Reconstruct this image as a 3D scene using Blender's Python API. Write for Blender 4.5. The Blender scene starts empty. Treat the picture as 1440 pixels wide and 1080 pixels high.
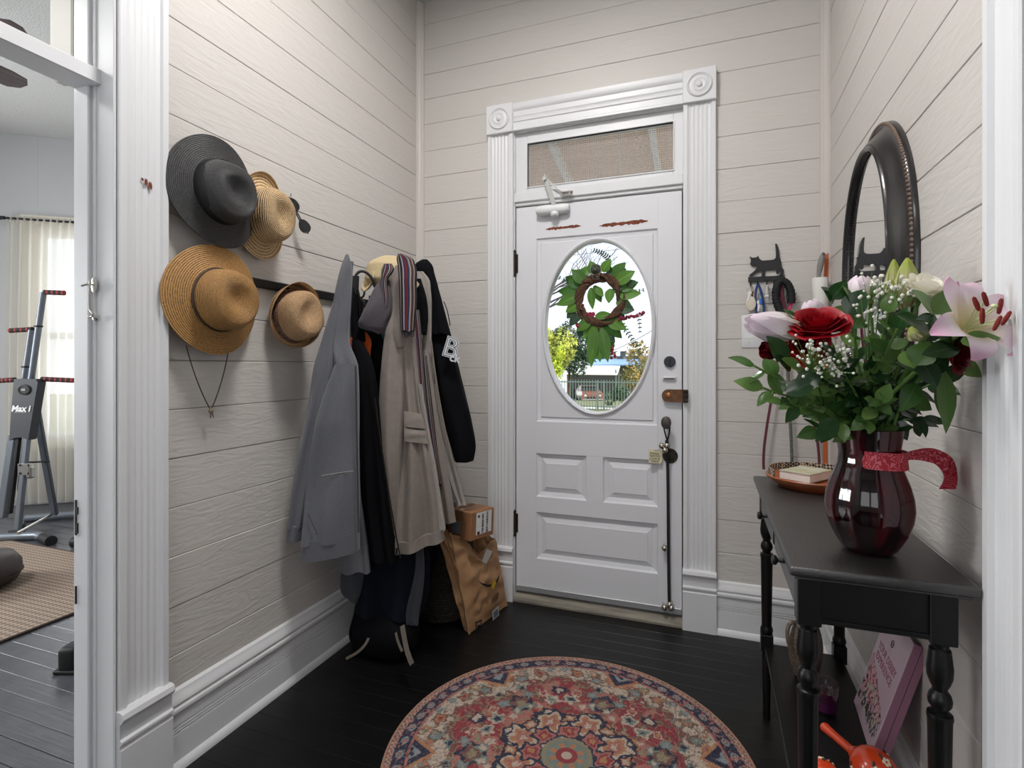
import bpy, bmesh, math, random
import numpy as np
from mathutils import Vector, Matrix, Euler
PI = math.pi
rnd = random.Random(7)
SC = bpy.context.scene
COL = SC.collection

# ---------------------------------------------------------------- camera, sky, lights, exposure
FPX = 753.45
YAW = math.atan(278 / 753.45)
CY, SY = math.cos(YAW), math.sin(YAW)
cam_d = bpy.data.cameras.new('camera'); cam = bpy.data.objects.new('camera', cam_d); COL.objects.link(cam)
cam.location = (0, 0, 1.25); cam.rotation_euler = (PI / 2, 0, YAW)
cam_d.sensor_fit = 'HORIZONTAL'; cam_d.sensor_width = 36; cam_d.lens = 36 * FPX / 1440
cam_d.shift_y = -25 / 1440; cam_d.clip_start = 0.02; cam_d.clip_end = 300
SC.camera = cam
SC.view_settings.view_transform = 'Standard'; SC.view_settings.look = 'None'
SC.view_settings.exposure = 0.0; SC.view_settings.gamma = 1; SC.view_settings.use_curve_mapping = False
W = bpy.data.worlds.new('sky'); SC.world = W; W.use_nodes = True
nt = W.node_tree; bg = nt.nodes['Background']
tc = nt.nodes.new('ShaderNodeTexCoord'); sx = nt.nodes.new('ShaderNodeSeparateXYZ'); cr = nt.nodes.new('ShaderNodeValToRGB')
nt.links.new(tc.outputs['Generated'], sx.inputs[0]); nt.links.new(sx.outputs[2], cr.inputs[0]); nt.links.new(cr.outputs[0], bg.inputs[0])
cr.color_ramp.elements[0].position = 0.0; cr.color_ramp.elements[0].color = (0.93, 0.95, 1, 1)
cr.color_ramp.elements[1].position = 0.6; cr.color_ramp.elements[1].color = (0.62, 0.78, 1, 1)
bg.inputs[1].default_value = 1.35

def light(name, kind, loc, rot, energy, color=(1, 1, 1), size=1.0, sizey=None):
    d = bpy.data.lights.new(name, kind); o = bpy.data.objects.new(name, d); COL.objects.link(o)
    o.location = loc; o.rotation_euler = rot; d.energy = energy; d.color = color
    if kind == 'AREA':
        d.size = size
        if sizey: d.shape = 'RECTANGLE'; d.size_y = sizey
        else: d.shape = 'DISK'
    if kind == 'SUN': d.angle = math.radians(1.0)
    return o
light('sun', 'SUN', (0, 10, 10), Euler((math.radians(48), 0, math.radians(62))), 4.6, (1, .93, .8))
light('entry_ceiling_lamp', 'AREA', (-0.62, 1.25, 3.28), (0, 0, 0), 38, (1, .985, .965), 0.45)
light('hall_fill_light', 'AREA', (-0.5, -0.9, 3.28), (0, 0, 0), 17, (1, .985, .96), 0.9)  # added fill behind the camera, no fixture there
light('side_room_window_light', 'AREA', (-6.2, 0.25, 1.75), (0, -PI / 2, 0), 155, (.96, .98, 1), 1.6, 1.3)
light('bay_window_light', 'AREA', (-5.75, 3.85, 1.6), Euler((PI / 2, 0, math.atan2(.606, .795) + PI)), 26, (.92, .96, 1), 1.0, 1.9)
light('front_room_fill_light', 'AREA', (-3.6, 0.2, 3.2), (0, 0, 0), 40, (1, .99, .97), 0.8)  # unseen fill added to brighten the front room and its curtain
light('rear_fill_light', 'AREA', (-.3, -2.9, 1.6), (PI / 2, 0, 0), 20, (.95, .97, 1), 1.6, 1.6)  # added fill from the rear, the wall there has no window

# ---------------------------------------------------------------- helpers
XL, YB, XR, ZC = -1.565, 2.70, 0.4925, 3.33
def Dp(px, py, d):                       # a point seen at a picture position, d metres into the scene
    a = (px - 720) / FPX; b = (515 - py) / FPX
    return Vector((d * (a * CY - SY), d * (a * SY + CY), 1.25 + d * b))
RT = Vector((CY, SY, 0)); FW = Vector((-SY, CY, 0)); UP = Vector((0, 0, 1))
MW = {}

def mat(name, col, rough=0.5, metal=0, spec=0.5, bump=None, var=None, trans=0, coat=0, emis=None, sheen=0, sss=0):
    """bump=(scale xyz or float, strength, distance, detail, distortion); var=(scale, amount[, color2])"""
    m = bpy.data.materials.new(name); m.use_nodes = True; n = m.node_tree; p = n.nodes['Principled BSDF']
    p.inputs['Base Color'].default_value = (*col, 1); p.inputs['Roughness'].default_value = rough
    p.inputs['Metallic'].default_value = metal; p.inputs['Specular IOR Level'].default_value = spec
    p.inputs['Transmission Weight'].default_value = trans; p.inputs['Coat Weight'].default_value = coat
    p.inputs['Sheen Weight'].default_value = sheen
    if sss: p.inputs['Subsurface Weight'].default_value = sss; p.inputs['Subsurface Radius'].default_value = (.01, .006, .004)
    if emis: p.inputs['Emission Color'].default_value = (*emis[:3], 1); p.inputs['Emission Strength'].default_value = emis[3]
    def noise(sc, det, dist=0):
        t = n.nodes.new('ShaderNodeTexCoord'); mp = n.nodes.new('ShaderNodeMapping'); k = n.nodes.new('ShaderNodeTexNoise')
        n.links.new(t.outputs['Object'], mp.inputs[0]); n.links.new(mp.outputs[0], k.inputs['Vector'])
        if not isinstance(sc, (int, float)): mp.inputs['Scale'].default_value = sc; k.inputs['Scale'].default_value = 1
        else: k.inputs['Scale'].default_value = sc
        k.inputs['Detail'].default_value = det; k.inputs['Distortion'].default_value = dist
        return k
    if bump:
        k = noise(bump[0], bump[3] if len(bump) > 3 else 3, bump[4] if len(bump) > 4 else 0)
        b = n.nodes.new('ShaderNodeBump'); b.inputs['Strength'].default_value = bump[1]; b.inputs['Distance'].default_value = bump[2]
        n.links.new(k.outputs[0], b.inputs['Height']); n.links.new(b.outputs[0], p.inputs['Normal'])
    if var:
        k = noise(var[0], 4); r = n.nodes.new('ShaderNodeValToRGB'); n.links.new(k.outputs[0], r.inputs[0]); n.links.new(r.outputs[0], p.inputs['Base Color'])
        c2 = var[2] if len(var) > 2 else [c * (1 - var[1]) for c in col]
        r.color_ramp.elements[0].position = .35; r.color_ramp.elements[1].position = .65
        r.color_ramp.elements[0].color = (*c2, 1); r.color_ramp.elements[1].color = (*col, 1)
    return m

def s2l(r, g, b):
    f = lambda v: (v / 255 / 12.92) if v < 11 else ((v / 255 + .055) / 1.055) ** 2.4
    return (f(r), f(g), f(b))

class B:
    def __init__(s): s.bm = bmesh.new(); s.uv = None
    def poly(s, verts, faces):
        vs = [s.bm.verts.new(v) for v in verts]
        for f in faces:
            try: s.bm.faces.new([vs[i] for i in f])
            except ValueError: pass
        return vs
    def box(s, c, d, rot=None, bevel=0, seg=1):
        b2 = bmesh.new(); bmesh.ops.create_cube(b2, size=1)
        for v in b2.verts: v.co = Vector((v.co.x * d[0], v.co.y * d[1], v.co.z * d[2]))
        if bevel: bmesh.ops.bevel(b2, geom=b2.edges[:], offset=bevel, segments=seg, affect='EDGES', profile=.5)
        M = Matrix.Translation(Vector(c))
        if rot is not None: M = M @ (rot.to_4x4() if isinstance(rot, Matrix) else Euler(rot).to_matrix().to_4x4())
        s.add(b2, M); return s
    def add(s, b2, M=None):
        if M is not None: b2.transform(M)
        idx = {}
        for v in b2.verts: idx[v] = s.bm.verts.new(v.co)
        for f in b2.faces:
            try: s.bm.faces.new([idx[v] for v in f.verts])
            except ValueError: pass
        b2.free(); return s
    def bar(s, a, b, w, h, up=UP, bevel=0):    # rectangular bar from a to b
        a, b = Vector(a), Vector(b); d = (b - a); L = d.length; d.normalize()
        x = d.cross(Vector(up));
        if x.length < 1e-4: x = d.cross(Vector((1, 0, 0)))
        x.normalize(); y = x.cross(d)
        R = Matrix((x, d, y)).transposed()
        s.box((a + b) / 2, (w, L, h), R, bevel); return s
    def rings(s, rings, caps=True, closed=False, uv=None):
        """rings: list of lists of points (same length). uv: function(i,j)->(u,v)"""
        R = [[s.bm.verts.new(p) for p in r] for r in rings]; n = len(R[0]); m = len(R)
        lay = None
        if uv: lay = s.bm.loops.layers.uv.verify()
        rr = range(m) if closed else range(m - 1)
        for i in rr:
            A, Bb = R[i], R[(i + 1) % m]
            for j in range(n):
                k = (j + 1) % n
                try: f = s.bm.faces.new((A[j], A[k], Bb[k], Bb[j]))
                except ValueError: continue
                if uv:
                    for lp, (ii, jj) in zip(f.loops, ((i, j), (i, j + 1), (i + 1, j + 1), (i + 1, j))): lp[lay].uv = uv(ii, jj)
        if caps and not closed:
            for r, fl in ((R[0], True), (R[-1], False)):
                try: s.bm.faces.new(list(reversed(r)) if fl else r)
                except ValueError: pass
        return s
    def grid(s, pts, uv=None, thick=0):
        """open sheet: pts[i][j]"""
        R = [[s.bm.verts.new(p) for p in r] for r in pts]; lay = s.bm.loops.layers.uv.verify() if uv else None
        for i in range(len(R) - 1):
            for j in range(len(R[0]) - 1):
                f = s.bm.faces.new((R[i][j], R[i][j + 1], R[i + 1][j + 1], R[i + 1][j]))
                if uv:
                    for lp, (ii, jj) in zip(f.loops, ((i, j), (i, j + 1), (i + 1, j + 1), (i + 1, j))): lp[lay].uv = uv(ii, jj)
        if thick:
            bmesh.ops.recalc_face_normals(s.bm, faces=s.bm.faces[:]); bmesh.ops.solidify(s.bm, geom=s.bm.faces[:], thickness=thick)
        return s
    def tube(s, pts, r, n=8, closed=False):
        pts = [Vector(p) for p in pts]; m = len(pts); rs = r if isinstance(r, (list, tuple)) else [r] * m
        rings = []; prev = None
        for i, p in enumerate(pts):
            if closed: t = pts[(i + 1) % m] - pts[i - 1]
            else: t = pts[min(i + 1, m - 1)] - pts[max(i - 1, 0)]
            if t.length < 1e-9: t = Vector((0, 0, 1))
            t.normalize()
            if prev is None:
                x = t.cross(UP)
                if x.length < .1: x = t.cross(Vector((1, 0, 0)))
            else: x = prev - t * prev.dot(t)
            x.normalize(); prev = x; y = t.cross(x)
            rings.append([p + (x * math.cos(a) + y * math.sin(a)) * rs[i] for a in [2 * PI * k / n for k in range(n)]])
        return s.rings(rings, caps=not closed, closed=closed)
    def lathe(s, prof, n=32, M=None, rf=None, caps=True, uv=False):
        """prof: list of (r,z); rf(theta, i) radius multiplier"""
        M = M or Matrix(); rings = []
        acc = [0]
        for i in range(1, len(prof)): acc.append(acc[-1] + math.hypot(prof[i][0] - prof[i - 1][0], prof[i][1] - prof[i - 1][1]))
        for i, (r, z) in enumerate(prof):
            rg = []
            for k in range(n):
                a = 2 * PI * k / n; q = max(r, 1e-5) * (rf(a, i) if rf else 1)
                rg.append(M @ Vector((q * math.cos(a), q * math.sin(a), z)))
            rings.append(rg)
        return s.rings(rings, caps=caps, uv=(lambda i, j: (j / n, acc[i])) if uv else None)
    def ell(s, c, r, n=16, m=10, R=None):
        pr = [(math.sin(PI * i / m), -math.cos(PI * i / m)) for i in range(m + 1)]
        M = Matrix.Translation(Vector(c)) @ ((R.to_4x4()) if R is not None else Matrix()) @ Matrix.Diagonal((*r, 1))
        return s.lathe(pr, n, M)
    def prism(s, poly, h, M=None):
        """2d polygon in local xy, extruded along +z by h"""
        M = M or Matrix(); n = len(poly)
        a = [s.bm.verts.new(M @ Vector((x, y, 0))) for x, y in poly]; b = [s.bm.verts.new(M @ Vector((x, y, h))) for x, y in poly]
        s.bm.faces.new(list(reversed(a))); s.bm.faces.new(b)
        for i in range(n): s.bm.faces.new((a[i], a[(i + 1) % n], b[(i + 1) % n], b[i]))
        return s
    def extr(s, prof, o, A, Bv, L):
        """profile (a,b) swept along vector L from origin o"""
        o, A, Bv, L = map(Vector, (o, A, Bv, L))
        a = [s.bm.verts.new(o + A * x + Bv * y) for x, y in prof]; b = [s.bm.verts.new(o + A * x + Bv * y + L) for x, y in prof]
        s.bm.faces.new(a); s.bm.faces.new(list(reversed(b))); n = len(prof)
        for i in range(n): s.bm.faces.new((a[i], b[i], b[(i + 1) % n], a[(i + 1) % n]))
        return s
    def slab(s, P, u0, u1, v0, v1, d0, d1, ch=.0015):
        """board: P(u,v,depth)->point; front at d1 with chamfered edges, back at d0"""
        q = [P(u0, v0, d0), P(u1, v0, d0), P(u1, v1, d0), P(u0, v1, d0)]
        e = d1 - ch * (1 if d1 > d0 else -1)
        q += [P(u0, v0, e), P(u1, v0, e), P(u1, v1, e), P(u0, v1, e)]
        q += [P(u0 + ch, v0 + ch, d1), P(u1 - ch, v0 + ch, d1), P(u1 - ch, v1 - ch, d1), P(u0 + ch, v1 - ch, d1)]
        F = [(0, 1, 5, 4), (1, 2, 6, 5), (2, 3, 7, 6), (3, 0, 4, 7), (4, 5, 9, 8), (5, 6, 10, 9), (6, 7, 11, 10), (7, 4, 8, 11), (8, 9, 10, 11), (3, 2, 1, 0)]
        s.poly(q, F); return s

def mobj(name, b, m, parent=None, ang=35, smooth=True, world=True, recalc=True):
    bm = b.bm if isinstance(b, B) else b
    if recalc: bmesh.ops.recalc_face_normals(bm, faces=bm.faces[:])
    if parent is not None and world: bm.transform(MW[parent.name].inverted())
    me = bpy.data.meshes.new(name); bm.to_mesh(me); bm.free()
    if smooth:
        me.polygons.foreach_set('use_smooth', [True] * len(me.polygons)); me.set_sharp_from_angle(angle=math.radians(ang))
    if m: me.materials.append(m)
    o = bpy.data.objects.new(name, me); COL.objects.link(o)
    if parent is not None: o.parent = parent; MW[o.name] = MW[parent.name]
    else: MW[o.name] = Matrix()
    return o
def tag(o, label=None, cat=None, group=None, kind=None):
    if label: o['label'] = label
    if cat: o['category'] = cat
    if group: o['group'] = group
    if kind: o['kind'] = kind
    return o
def thing(name, label, cat, loc=(0, 0, 0), group=None):
    o = bpy.data.objects.new(name, None); COL.objects.link(o); o.location = loc; o.empty_display_size = .05
    MW[o.name] = Matrix.Translation(Vector(loc)); return tag(o, label, cat, group)
def struct(name, label, b=None, m=None, parent=None, cat=None):
    if b is None:
        o = bpy.data.objects.new(name, None); COL.objects.link(o); MW[o.name] = Matrix(); o.empty_display_size = .05
    else: o = mobj(name, b, m, parent)
    o['kind'] = 'structure'
    if label: o['label'] = label
    if cat: o['category'] = cat
    return o
def text_bm(body, size, ext=0.0004, align='CENTER', shear=0, bold=0):
    c = bpy.data.curves.new('t', 'FONT'); c.body = body; c.size = size; c.extrude = ext; c.align_x = align; c.align_y = 'CENTER'; c.shear = shear; c.offset = bold
    c.resolution_u = 3
    o = bpy.data.objects.new('t', c); COL.objects.link(o)
    dg = bpy.context.evaluated_depsgraph_get(); me = o.evaluated_get(dg).to_mesh()
    b = bmesh.new(); b.from_mesh(me); o.evaluated_get(dg).to_mesh_clear()
    bpy.data.objects.remove(o); bpy.data.curves.remove(c); return b
def frame(o, x, y, z=None):
    x = Vector(x).normalized(); y = Vector(y); z = x.cross(y).normalized() if z is None else Vector(z).normalized(); y = z.cross(x)
    M = Matrix((x, y, z)).transposed().to_4x4(); M.translation = Vector(o); return M
def axis_frame(o, z, xhint=(0, 0, 1)):
    z = Vector(z).normalized(); x = Vector(xhint) - z * Vector(xhint).dot(z)
    if x.length < 1e-3: x = Vector((1, 0, 0)) - z * z.x
    x.normalize(); y = z.cross(x); M = Matrix((x, y, z)).transposed().to_4x4(); M.translation = Vector(o); return M
def lerp_rows(rows, n):
    rows = sorted(rows); ys = np.array([r[0] for r in rows], float); out = []
    t = np.linspace(ys[0], ys[-1], n)
    def pc(v):            # smooth monotone-ish interpolation
        v = np.array(v, float); k = np.gradient(v, ys) if len(ys) > 2 else np.array([(v[1] - v[0]) / (ys[1] - ys[0])] * 2)
        i = np.clip(np.searchsorted(ys, t) - 1, 0, len(ys) - 2); h = ys[i + 1] - ys[i]; u = (t - ys[i]) / h
        return (2 * u**3 - 3 * u**2 + 1) * v[i] + (u**3 - 2 * u**2 + u) * h * k[i] + (-2 * u**3 + 3 * u**2) * v[i + 1] + (u**3 - u**2) * h * k[i + 1]
    return list(zip(t, *[pc([r[c] for r in rows]) for c in range(1, len(rows[0]))]))

# ---------------------------------------------------------------- materials
WALLC = s2l(203, 198, 193)
def wallmat(name, sc):
    m = mat(name, WALLC, .5, bump=(sc, .55, .004, 5, 1.6)); return m
M_WALL_L = wallmat('greige_paint_boards_along_y', (38, 7, 38))
M_WALL_B = wallmat('greige_paint_boards_along_x', (7, 38, 38))
M_GAP = mat('dark_board_joint', s2l(104, 97, 90), .9)
M_TRIM = mat('white_trim_paint', s2l(221, 221, 223), .38, bump=(28, .10, .002, 3))
M_DOOR = mat('white_door_paint', s2l(222, 222, 226), .4, bump=((30, 30, 6), .15, .002, 3))
M_CORNER = mat('greige_corner_trim', s2l(203, 197, 191), .45, bump=(40, .3, .003, 3))
M_FLOOR = mat('black_painted_floor', s2l(17, 17, 18), .36, spec=.35, bump=((6, 60, 60), .25, .002, 4, .6), var=(9, .3))
M_FLOOR2 = mat('black_floor_with_glare', s2l(80, 82, 88), .34, spec=.8, bump=((5, 50, 50), .5, .002, 4, 1.0), var=(12, .3))  # same black floor paint, window glare put into a greyer base colour
M_BLACK = mat('black_satin_paint', s2l(13, 13, 14), .36, spec=.35, bump=((60, 8, 60), .12, .001, 3))
M_BLACKM = mat('black_metal', s2l(20, 20, 22), .45, metal=.0)
M_BRONZE = mat('dark_bronze_metal', s2l(62, 54, 48), .45, metal=.7, var=(60, .4))
M_BRASS = mat('worn_brass', s2l(116, 84, 60), .4, metal=.8, var=(80, .4))
M_STEEL = mat('steel', s2l(200, 196, 190), .28, metal=1)
M_GREYMET = mat('grey_powder_metal', s2l(120, 126, 134), .4, metal=.5)
M_RUBBER = mat('black_rubber', s2l(24, 24, 26), .6)
M_CEIL = mat('popcorn_ceiling', s2l(214, 214, 212), .9, bump=(120, .9, .006, 4))
M_PLAIN = mat('light_grey_wall_paint', s2l(200, 202, 203), .7, bump=(60, .1, .002))
M_RUST = mat('bare_brown_wood', s2l(132, 66, 40), .8, var=(90, .5))

def glass_mat(name, tint=(1, 1, 1), ior=1.35):
    m = bpy.data.materials.new(name); m.use_nodes = True; n = m.node_tree; n.nodes.clear()
    o = n.nodes.new('ShaderNodeOutputMaterial'); t = n.nodes.new('ShaderNodeBsdfTransparent'); g = n.nodes.new('ShaderNodeBsdfGlossy'); x = n.nodes.new('ShaderNodeMixShader')
    t.inputs[0].default_value = (*tint, 1); g.inputs['Roughness'].default_value = .02; f = n.nodes.new('ShaderNodeFresnel'); f.inputs[0].default_value = ior; ge = n.nodes.new('ShaderNodeNewGeometry'); iv = n.nodes.new('ShaderNodeMath'); iv.operation = 'SUBTRACT'; iv.inputs[0].default_value = 1; ml = n.nodes.new('ShaderNodeMath'); ml.operation = 'MULTIPLY'
    n.links.new(ge.outputs['Backfacing'], iv.inputs[1]); n.links.new(iv.outputs[0], ml.inputs[0]); n.links.new(f.outputs[0], ml.inputs[1]); n.links.new(ml.outputs[0], x.inputs[0]); n.links.new(t.outputs[0], x.inputs[1]); n.links.new(g.outputs[0], x.inputs[2]); n.links.new(x.outputs[0], o.inputs[0]); return m
M_GLASS = glass_mat('window_glass', (.97, .98, .98))

# ================================================================ SETTING
# ---- floor: black boards laid across the entry, and the front room beyond the doorway
sub = B(); sub.box((-2.9, .3, -.04), (7.6, 7.2, .04))
FL = struct('floor', 'black painted narrow board floor', sub, M_RUBBER)
yb = -1.25; k = 0
while yb < 2.70:
    y1 = min(yb + .0785, 2.70); g = .0003 + .0005 * rnd.random()
    b = B(); b.slab(lambda u, v, d: Vector((u, v, d)), -1.63, 1.7, yb + g / 2, y1 - g / 2, -.02, -.0005 * rnd.random(), .0006)
    mobj('floor_board', b, M_FLOOR, FL)
    b = B(); g = .002 + .002 * rnd.random()
    b.slab(lambda u, v, d: Vector((u, v, d)), -6.4, -1.632, yb + g / 2, y1 - g / 2, -.02, -.0008 * rnd.random(), .0006)
    mobj('floor_board', b, M_FLOOR2, FL)
    yb = y1
b = B(); b.box((-4.6, 3.30, -.012), (3.4, 1.18, .02)); mobj('floor_board', b, M_FLOOR2, FL)
# ---- ceiling
b = B(); b.box((-2.4, .3, ZC + .03), (8.4, 7.6, .06)); struct('ceiling', 'white textured ceiling', b, M_CEIL)

# ---- board walls
JO = [.042, .195, .347, .500, .656, .809, .962, 1.115, 1.267, 1.42, 1.573, 1.724, 1.877, 2.03, 2.182, 2.333, 2.49, 2.637, 2.782, 2.922, 3.065, 3.2, 3.33]
def boards(wall, P, u0, u1, m, zmin=0.0, zmax=3.33, jit=.0, joints=JO, proud=.0012):
    zs = [z for z in joints if zmin < z < zmax]; zs = [zmin] + zs + [zmax]
    for a, c in zip(zs[:-1], zs[1:]):
        g = .0004 + .0024 * rnd.random() ** 2
        b = B(); b.slab(P, u0, u1, a + g / 2, c - g / 2, -.02, (rnd.random() - .5) * 2 * proud, .002)
        mobj('board', b, m, wall)
b = B(); b.box((XL - .077, 1.875, 1.665), (.115, 1.64, 3.33)); WL = struct('wall_left', 'greige painted board wall with hats and coats', b, M_GAP)
boards(WL, lambda u, v, d: Vector((XL + d, u, v)), 1.10, 2.70, M_WALL_L)
b = B(); b.box((XR + .08, 1.91, 1.665), (.12, 1.62, 3.33)); WR = struct('wall_right', 'greige painted board wall with oval mirror', b, M_GAP)
JR = [.055, .207, .36, .514, .666, .82, .972, 1.12, 1.27, 1.415, 1.563, 1.716, 1.873, 2.025, 2.178, 2.328, 2.48, 2.642, 2.79, 2.94, 3.09, 3.24]
boards(WR, lambda u, v, d: Vector((XR - d, u, v)), 1.19, 2.70, M_WALL_L, joints=JR)
JB = [.072, .222, .375, .53, .685, .84, .99, 1.14, 1.24, 1.376, 1.536, 1.72, 1.872, 2.02, 2.173, 2.327, 2.475, 2.63, 2.773, 2.914, 3.056, 3.2]
DX0, DX1 = -.99, -.112           # door opening
b = B()
b.box((-1.325, YB + .082, 1.665), (.70, .12, 3.33)); b.box((.25, YB + .082, 1.665), (.70, .12, 3.33)); b.box(((DX0 + DX1) / 2, YB + .082, 3.03), (.92, .12, .8))
WB = struct('wall_back', 'greige painted board wall around the front door', b, M_GAP)
PBk = lambda u, v, d: Vector((u, YB - d, v))
boards(WB, PBk, XL, -1.10, M_WALL_B, zmax=2.63, joints=JB); boards(WB, PBk, 0.0, XR, M_WALL_B, zmax=2.63, joints=JB)
boards(WB, PBk, XL, XR, M_WALL_B, zmin=2.63, joints=JB)

# plain shells of the neighbouring rooms (front room, hall)
def wallbox(name, a, c, z0=0, z1=3.33, t=.1, m=M_PLAIN, label=None):
    b = B(); a = Vector((*a, 0)); c = Vector((*c, 0)); d = (c - a).normalized(); nrm = Vector((-d.y, d.x, 0))
    b.box((a + c) / 2 + nrm * t / 2 + UP * (z0 + z1) / 2, ((c - a).length, t, z1 - z0), Euler((0, 0, math.atan2(d.y, d.x))))
    return struct(name, label, b, m)
wallbox('wall_front_room_west', (-6.32, -3), (-6.32, 2.62), label='light grey wall of the front room')
wallbox('wall_hall_south', (1.8, -3.05), (-6.3, -3.05), label='plain wall behind')
wallbox('wall_hall_east', (1.75, 2.7), (1.75, -3), label='plain wall of the side room')
wallbox('wall_side_room_north', (.6, 2.68), (1.8, 2.68), label='plain north wall of the side room')
wallbox('wall_front_room_north', (-3.65, 2.70), (-1.68, 2.70), label='grey front wall of the front room')
wallbox('wall_bay_north', (-4.83, 3.73), (-4.2, 3.73), label='bay wall'); wallbox('wall_bay_east', (-4.2, 3.74), (-3.6, 2.72), label='bay wall')
b = B(); b.box((XL - .077, -1.45, 1.665), (.155, 3.1, 3.33)); struct('wall_hall_west', 'plain hall wall', b, M_PLAIN)
b = B(); b.box((XR + .08, -1.45, 1.665), (.155, 3.1, 3.33)); struct('wall_hall_side', 'plain hall wall', b, M_PLAIN)
# bay wall with the curtained window (parts of wall around an opening)
BA = Vector((-6.32, 2.59, 0)); BD = Vector((.795, .606, 0)).normalized(); BN = Vector((-BD.y, BD.x, 0))
def bay(u, z, d=0): return BA + BD * u + BN * d + UP * z
b = B()
for u0, u1, z0, z1 in ((0, .78, 0, 3.33), (1.62, 1.90, 0, 3.33), (.78, 1.62, 0, .62), (.78, 1.62, 2.50, 3.33)):
    b.slab(lambda u, v, d: bay(u, v, -d), u0, u1, z0, z1, -.12, 0, .001)
struct('wall_bay_west', 'light grey angled bay wall', b, M_PLAIN)
b = B()
for u0, u1, z0, z1 in ((.67, .79, .55, 2.5), (1.61, 1.72, .55, 2.5), (.65, 1.74, 2.47, 2.61), (.63, 1.76, .50, .58)):
    b.slab(lambda u, v, d: bay(u, v, -d), u0, u1, z0, z1, -.08, .022, .003)
WN = struct('window_1', 'tall sash window behind sheer curtain', b, mat('cream_window_trim', s2l(236, 231, 218), .5))
b = B()
for u0, u1, z0, z1 in ((.79, .84, .58, 2.47), (1.56, 1.61, .58, 2.47), (.84, 1.56, .58, .64), (.84, 1.56, 1.50, 1.56), (.84, 1.56, 2.42, 2.47)):
    b.slab(lambda u, v, d: bay(u, v, -d), u0, u1, z0, z1, -.06, -.03, .002)
mobj('sash', b, M_TRIM, WN)
for z0, z1 in ((.64, 1.50), (1.56, 2.42)):
    b = B(); b.slab(lambda u, v, d: bay(u, v, -d), .84, 1.56, z0, z1, -.05, -.046, .0005); mobj('pane', b, M_GLASS, WN)

# ---- baseboards (moulded profile: depth a, height z)
def base_prof():
    p = [(0, 0), (.034, 0), (.034, .006), (.030, .020), (.021, .028), (.021, .108)]
    for z in (.112, .122, .132): p += [(.021, z), (.016, z + .0015), (.016, z + .0045), (.021, z + .006)]
    p += [(.021, .172), (.026, .176), (.029, .184), (.027, .192), (.020, .197), (.020, .202), (.025, .206), (.023, .218), (.016, .226), (.012, .240), (0, .246)]
    return p
b = B(); b.extr(base_prof(), (XL, 1.16, 0), (1, 0, 0), (0, 0, 1), (0, 1.54, 0)); struct('baseboard_left', 'white moulded baseboard under the coats', b, M_TRIM)
b = B(); b.extr(base_prof(), (XL, YB, 0), (0, -1, 0), (0, 0, 1), (.45, 0, 0)); struct('baseboard_back_left', 'white moulded baseboard left of the front door', b, M_TRIM)
b = B(); b.extr(base_prof(), (.024, YB, 0), (0, -1, 0), (0, 0, 1), (XR - .024, 0, 0)); struct('baseboard_back_right', 'white moulded baseboard right of the front door', b, M_TRIM)
b = B(); b.extr(base_prof(), (XR, 1.207, 0), (-1, 0, 0), (0, 0, 1), (0, 1.493, 0)); struct('baseboard_right', 'white moulded baseboard behind the console table', b, M_TRIM)

# ---- corner trims
for nm, x, sgn in (('trim_corner_left', XL, 1), ('trim_corner_right', XR, -1)):
    b = B(); b.extr([(0, 0), (.034, 0), (.034, .008), (.026, .014), (.022, .022), (.014, .026), (.008, .034), (0, .034)], (x, YB, .245), (sgn, 0, 0), (0, -1, 0), (0, 0, 3.08))
    struct(nm, 'narrow painted corner moulding', b, M_CORNER)

# ---- casings
def flute_prof(w, t=.026, n=5, lo=.017):
    p = [(0, 0), (0, t - .003), (.003, t), (.020, t), (.024, lo + .003)]
    a, c = .026, w - .026; k = n * 6
    for i in range(k + 1):
        x = a + (c - a) * i / k; p.append((x, lo + .0034 * (.5 + .5 * math.cos(2 * PI * n * i / k)) - .0005))
    p += [(w - .024, lo + .003), (w - .020, t), (w - .003, t), (w, t - .003), (w, 0)]
    return p
def plinth(b, P, u0, u1, h=.287, t=.038):
    """P(u,z,d)"""
    pr = [(0, 0), (t, 0), (t, h - .105), (t - .004, h - .1), (t - .004, h - .093), (t + .003, h - .087), (t + .003, h - .08), (t - .005, h - .075), (t - .005, h - .035), (t + .002, h - .03), (t + .010, h - .018), (t + .006, h - .004), (t - .004, h), (0, h)]
    a = [P(u0, z, d) for d, z in pr]; c = [P(u1, z, d) for d, z in pr]
    n = len(pr); q = [b.bm.verts.new(v) for v in a]; r = [b.bm.verts.new(v) for v in c]
    b.bm.faces.new(q); b.bm.faces.new(list(reversed(r)))
    for i in range(n): b.bm.faces.new((q[i], r[i], r[(i + 1) % n], q[(i + 1) % n]))
def rosette(b, cx, cz, w=.150, t=.040, y=YB):
    b.box((cx, y - t / 2, cz), (w, t, w + .005), bevel=.003)
    M = axis_frame((cx, y - t, cz), (0, -1, 0))
    b.lathe([(.058, -.004), (.058, .004), (.053, .008), (.048, .004), (.044, .001), (.034, .002), (.028, .007), (.022, .004), (.014, .003), (.013, .009), (.008, .013), (0, .014)], 36, M)
TD = struct('trim_door_casing', 'white fluted casing with corner rosettes around the front door')
for nm, x0 in (('left', -1.129), ('right', -.119)):
    b = B(); b.extr(flute_prof(.147), (x0, YB, .28), (1, 0, 0), (0, -1, 0), (0, 0, 2.22)); mobj('pilaster', b, M_TRIM, TD)
    b = B(); plinth(b, PBk, x0 - .002, x0 + .149); mobj('plinth_block', b, M_TRIM, TD)
    b = B(); rosette(b, x0 + .0735, 2.572); mobj('rosette_block', b, M_TRIM, TD)
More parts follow.
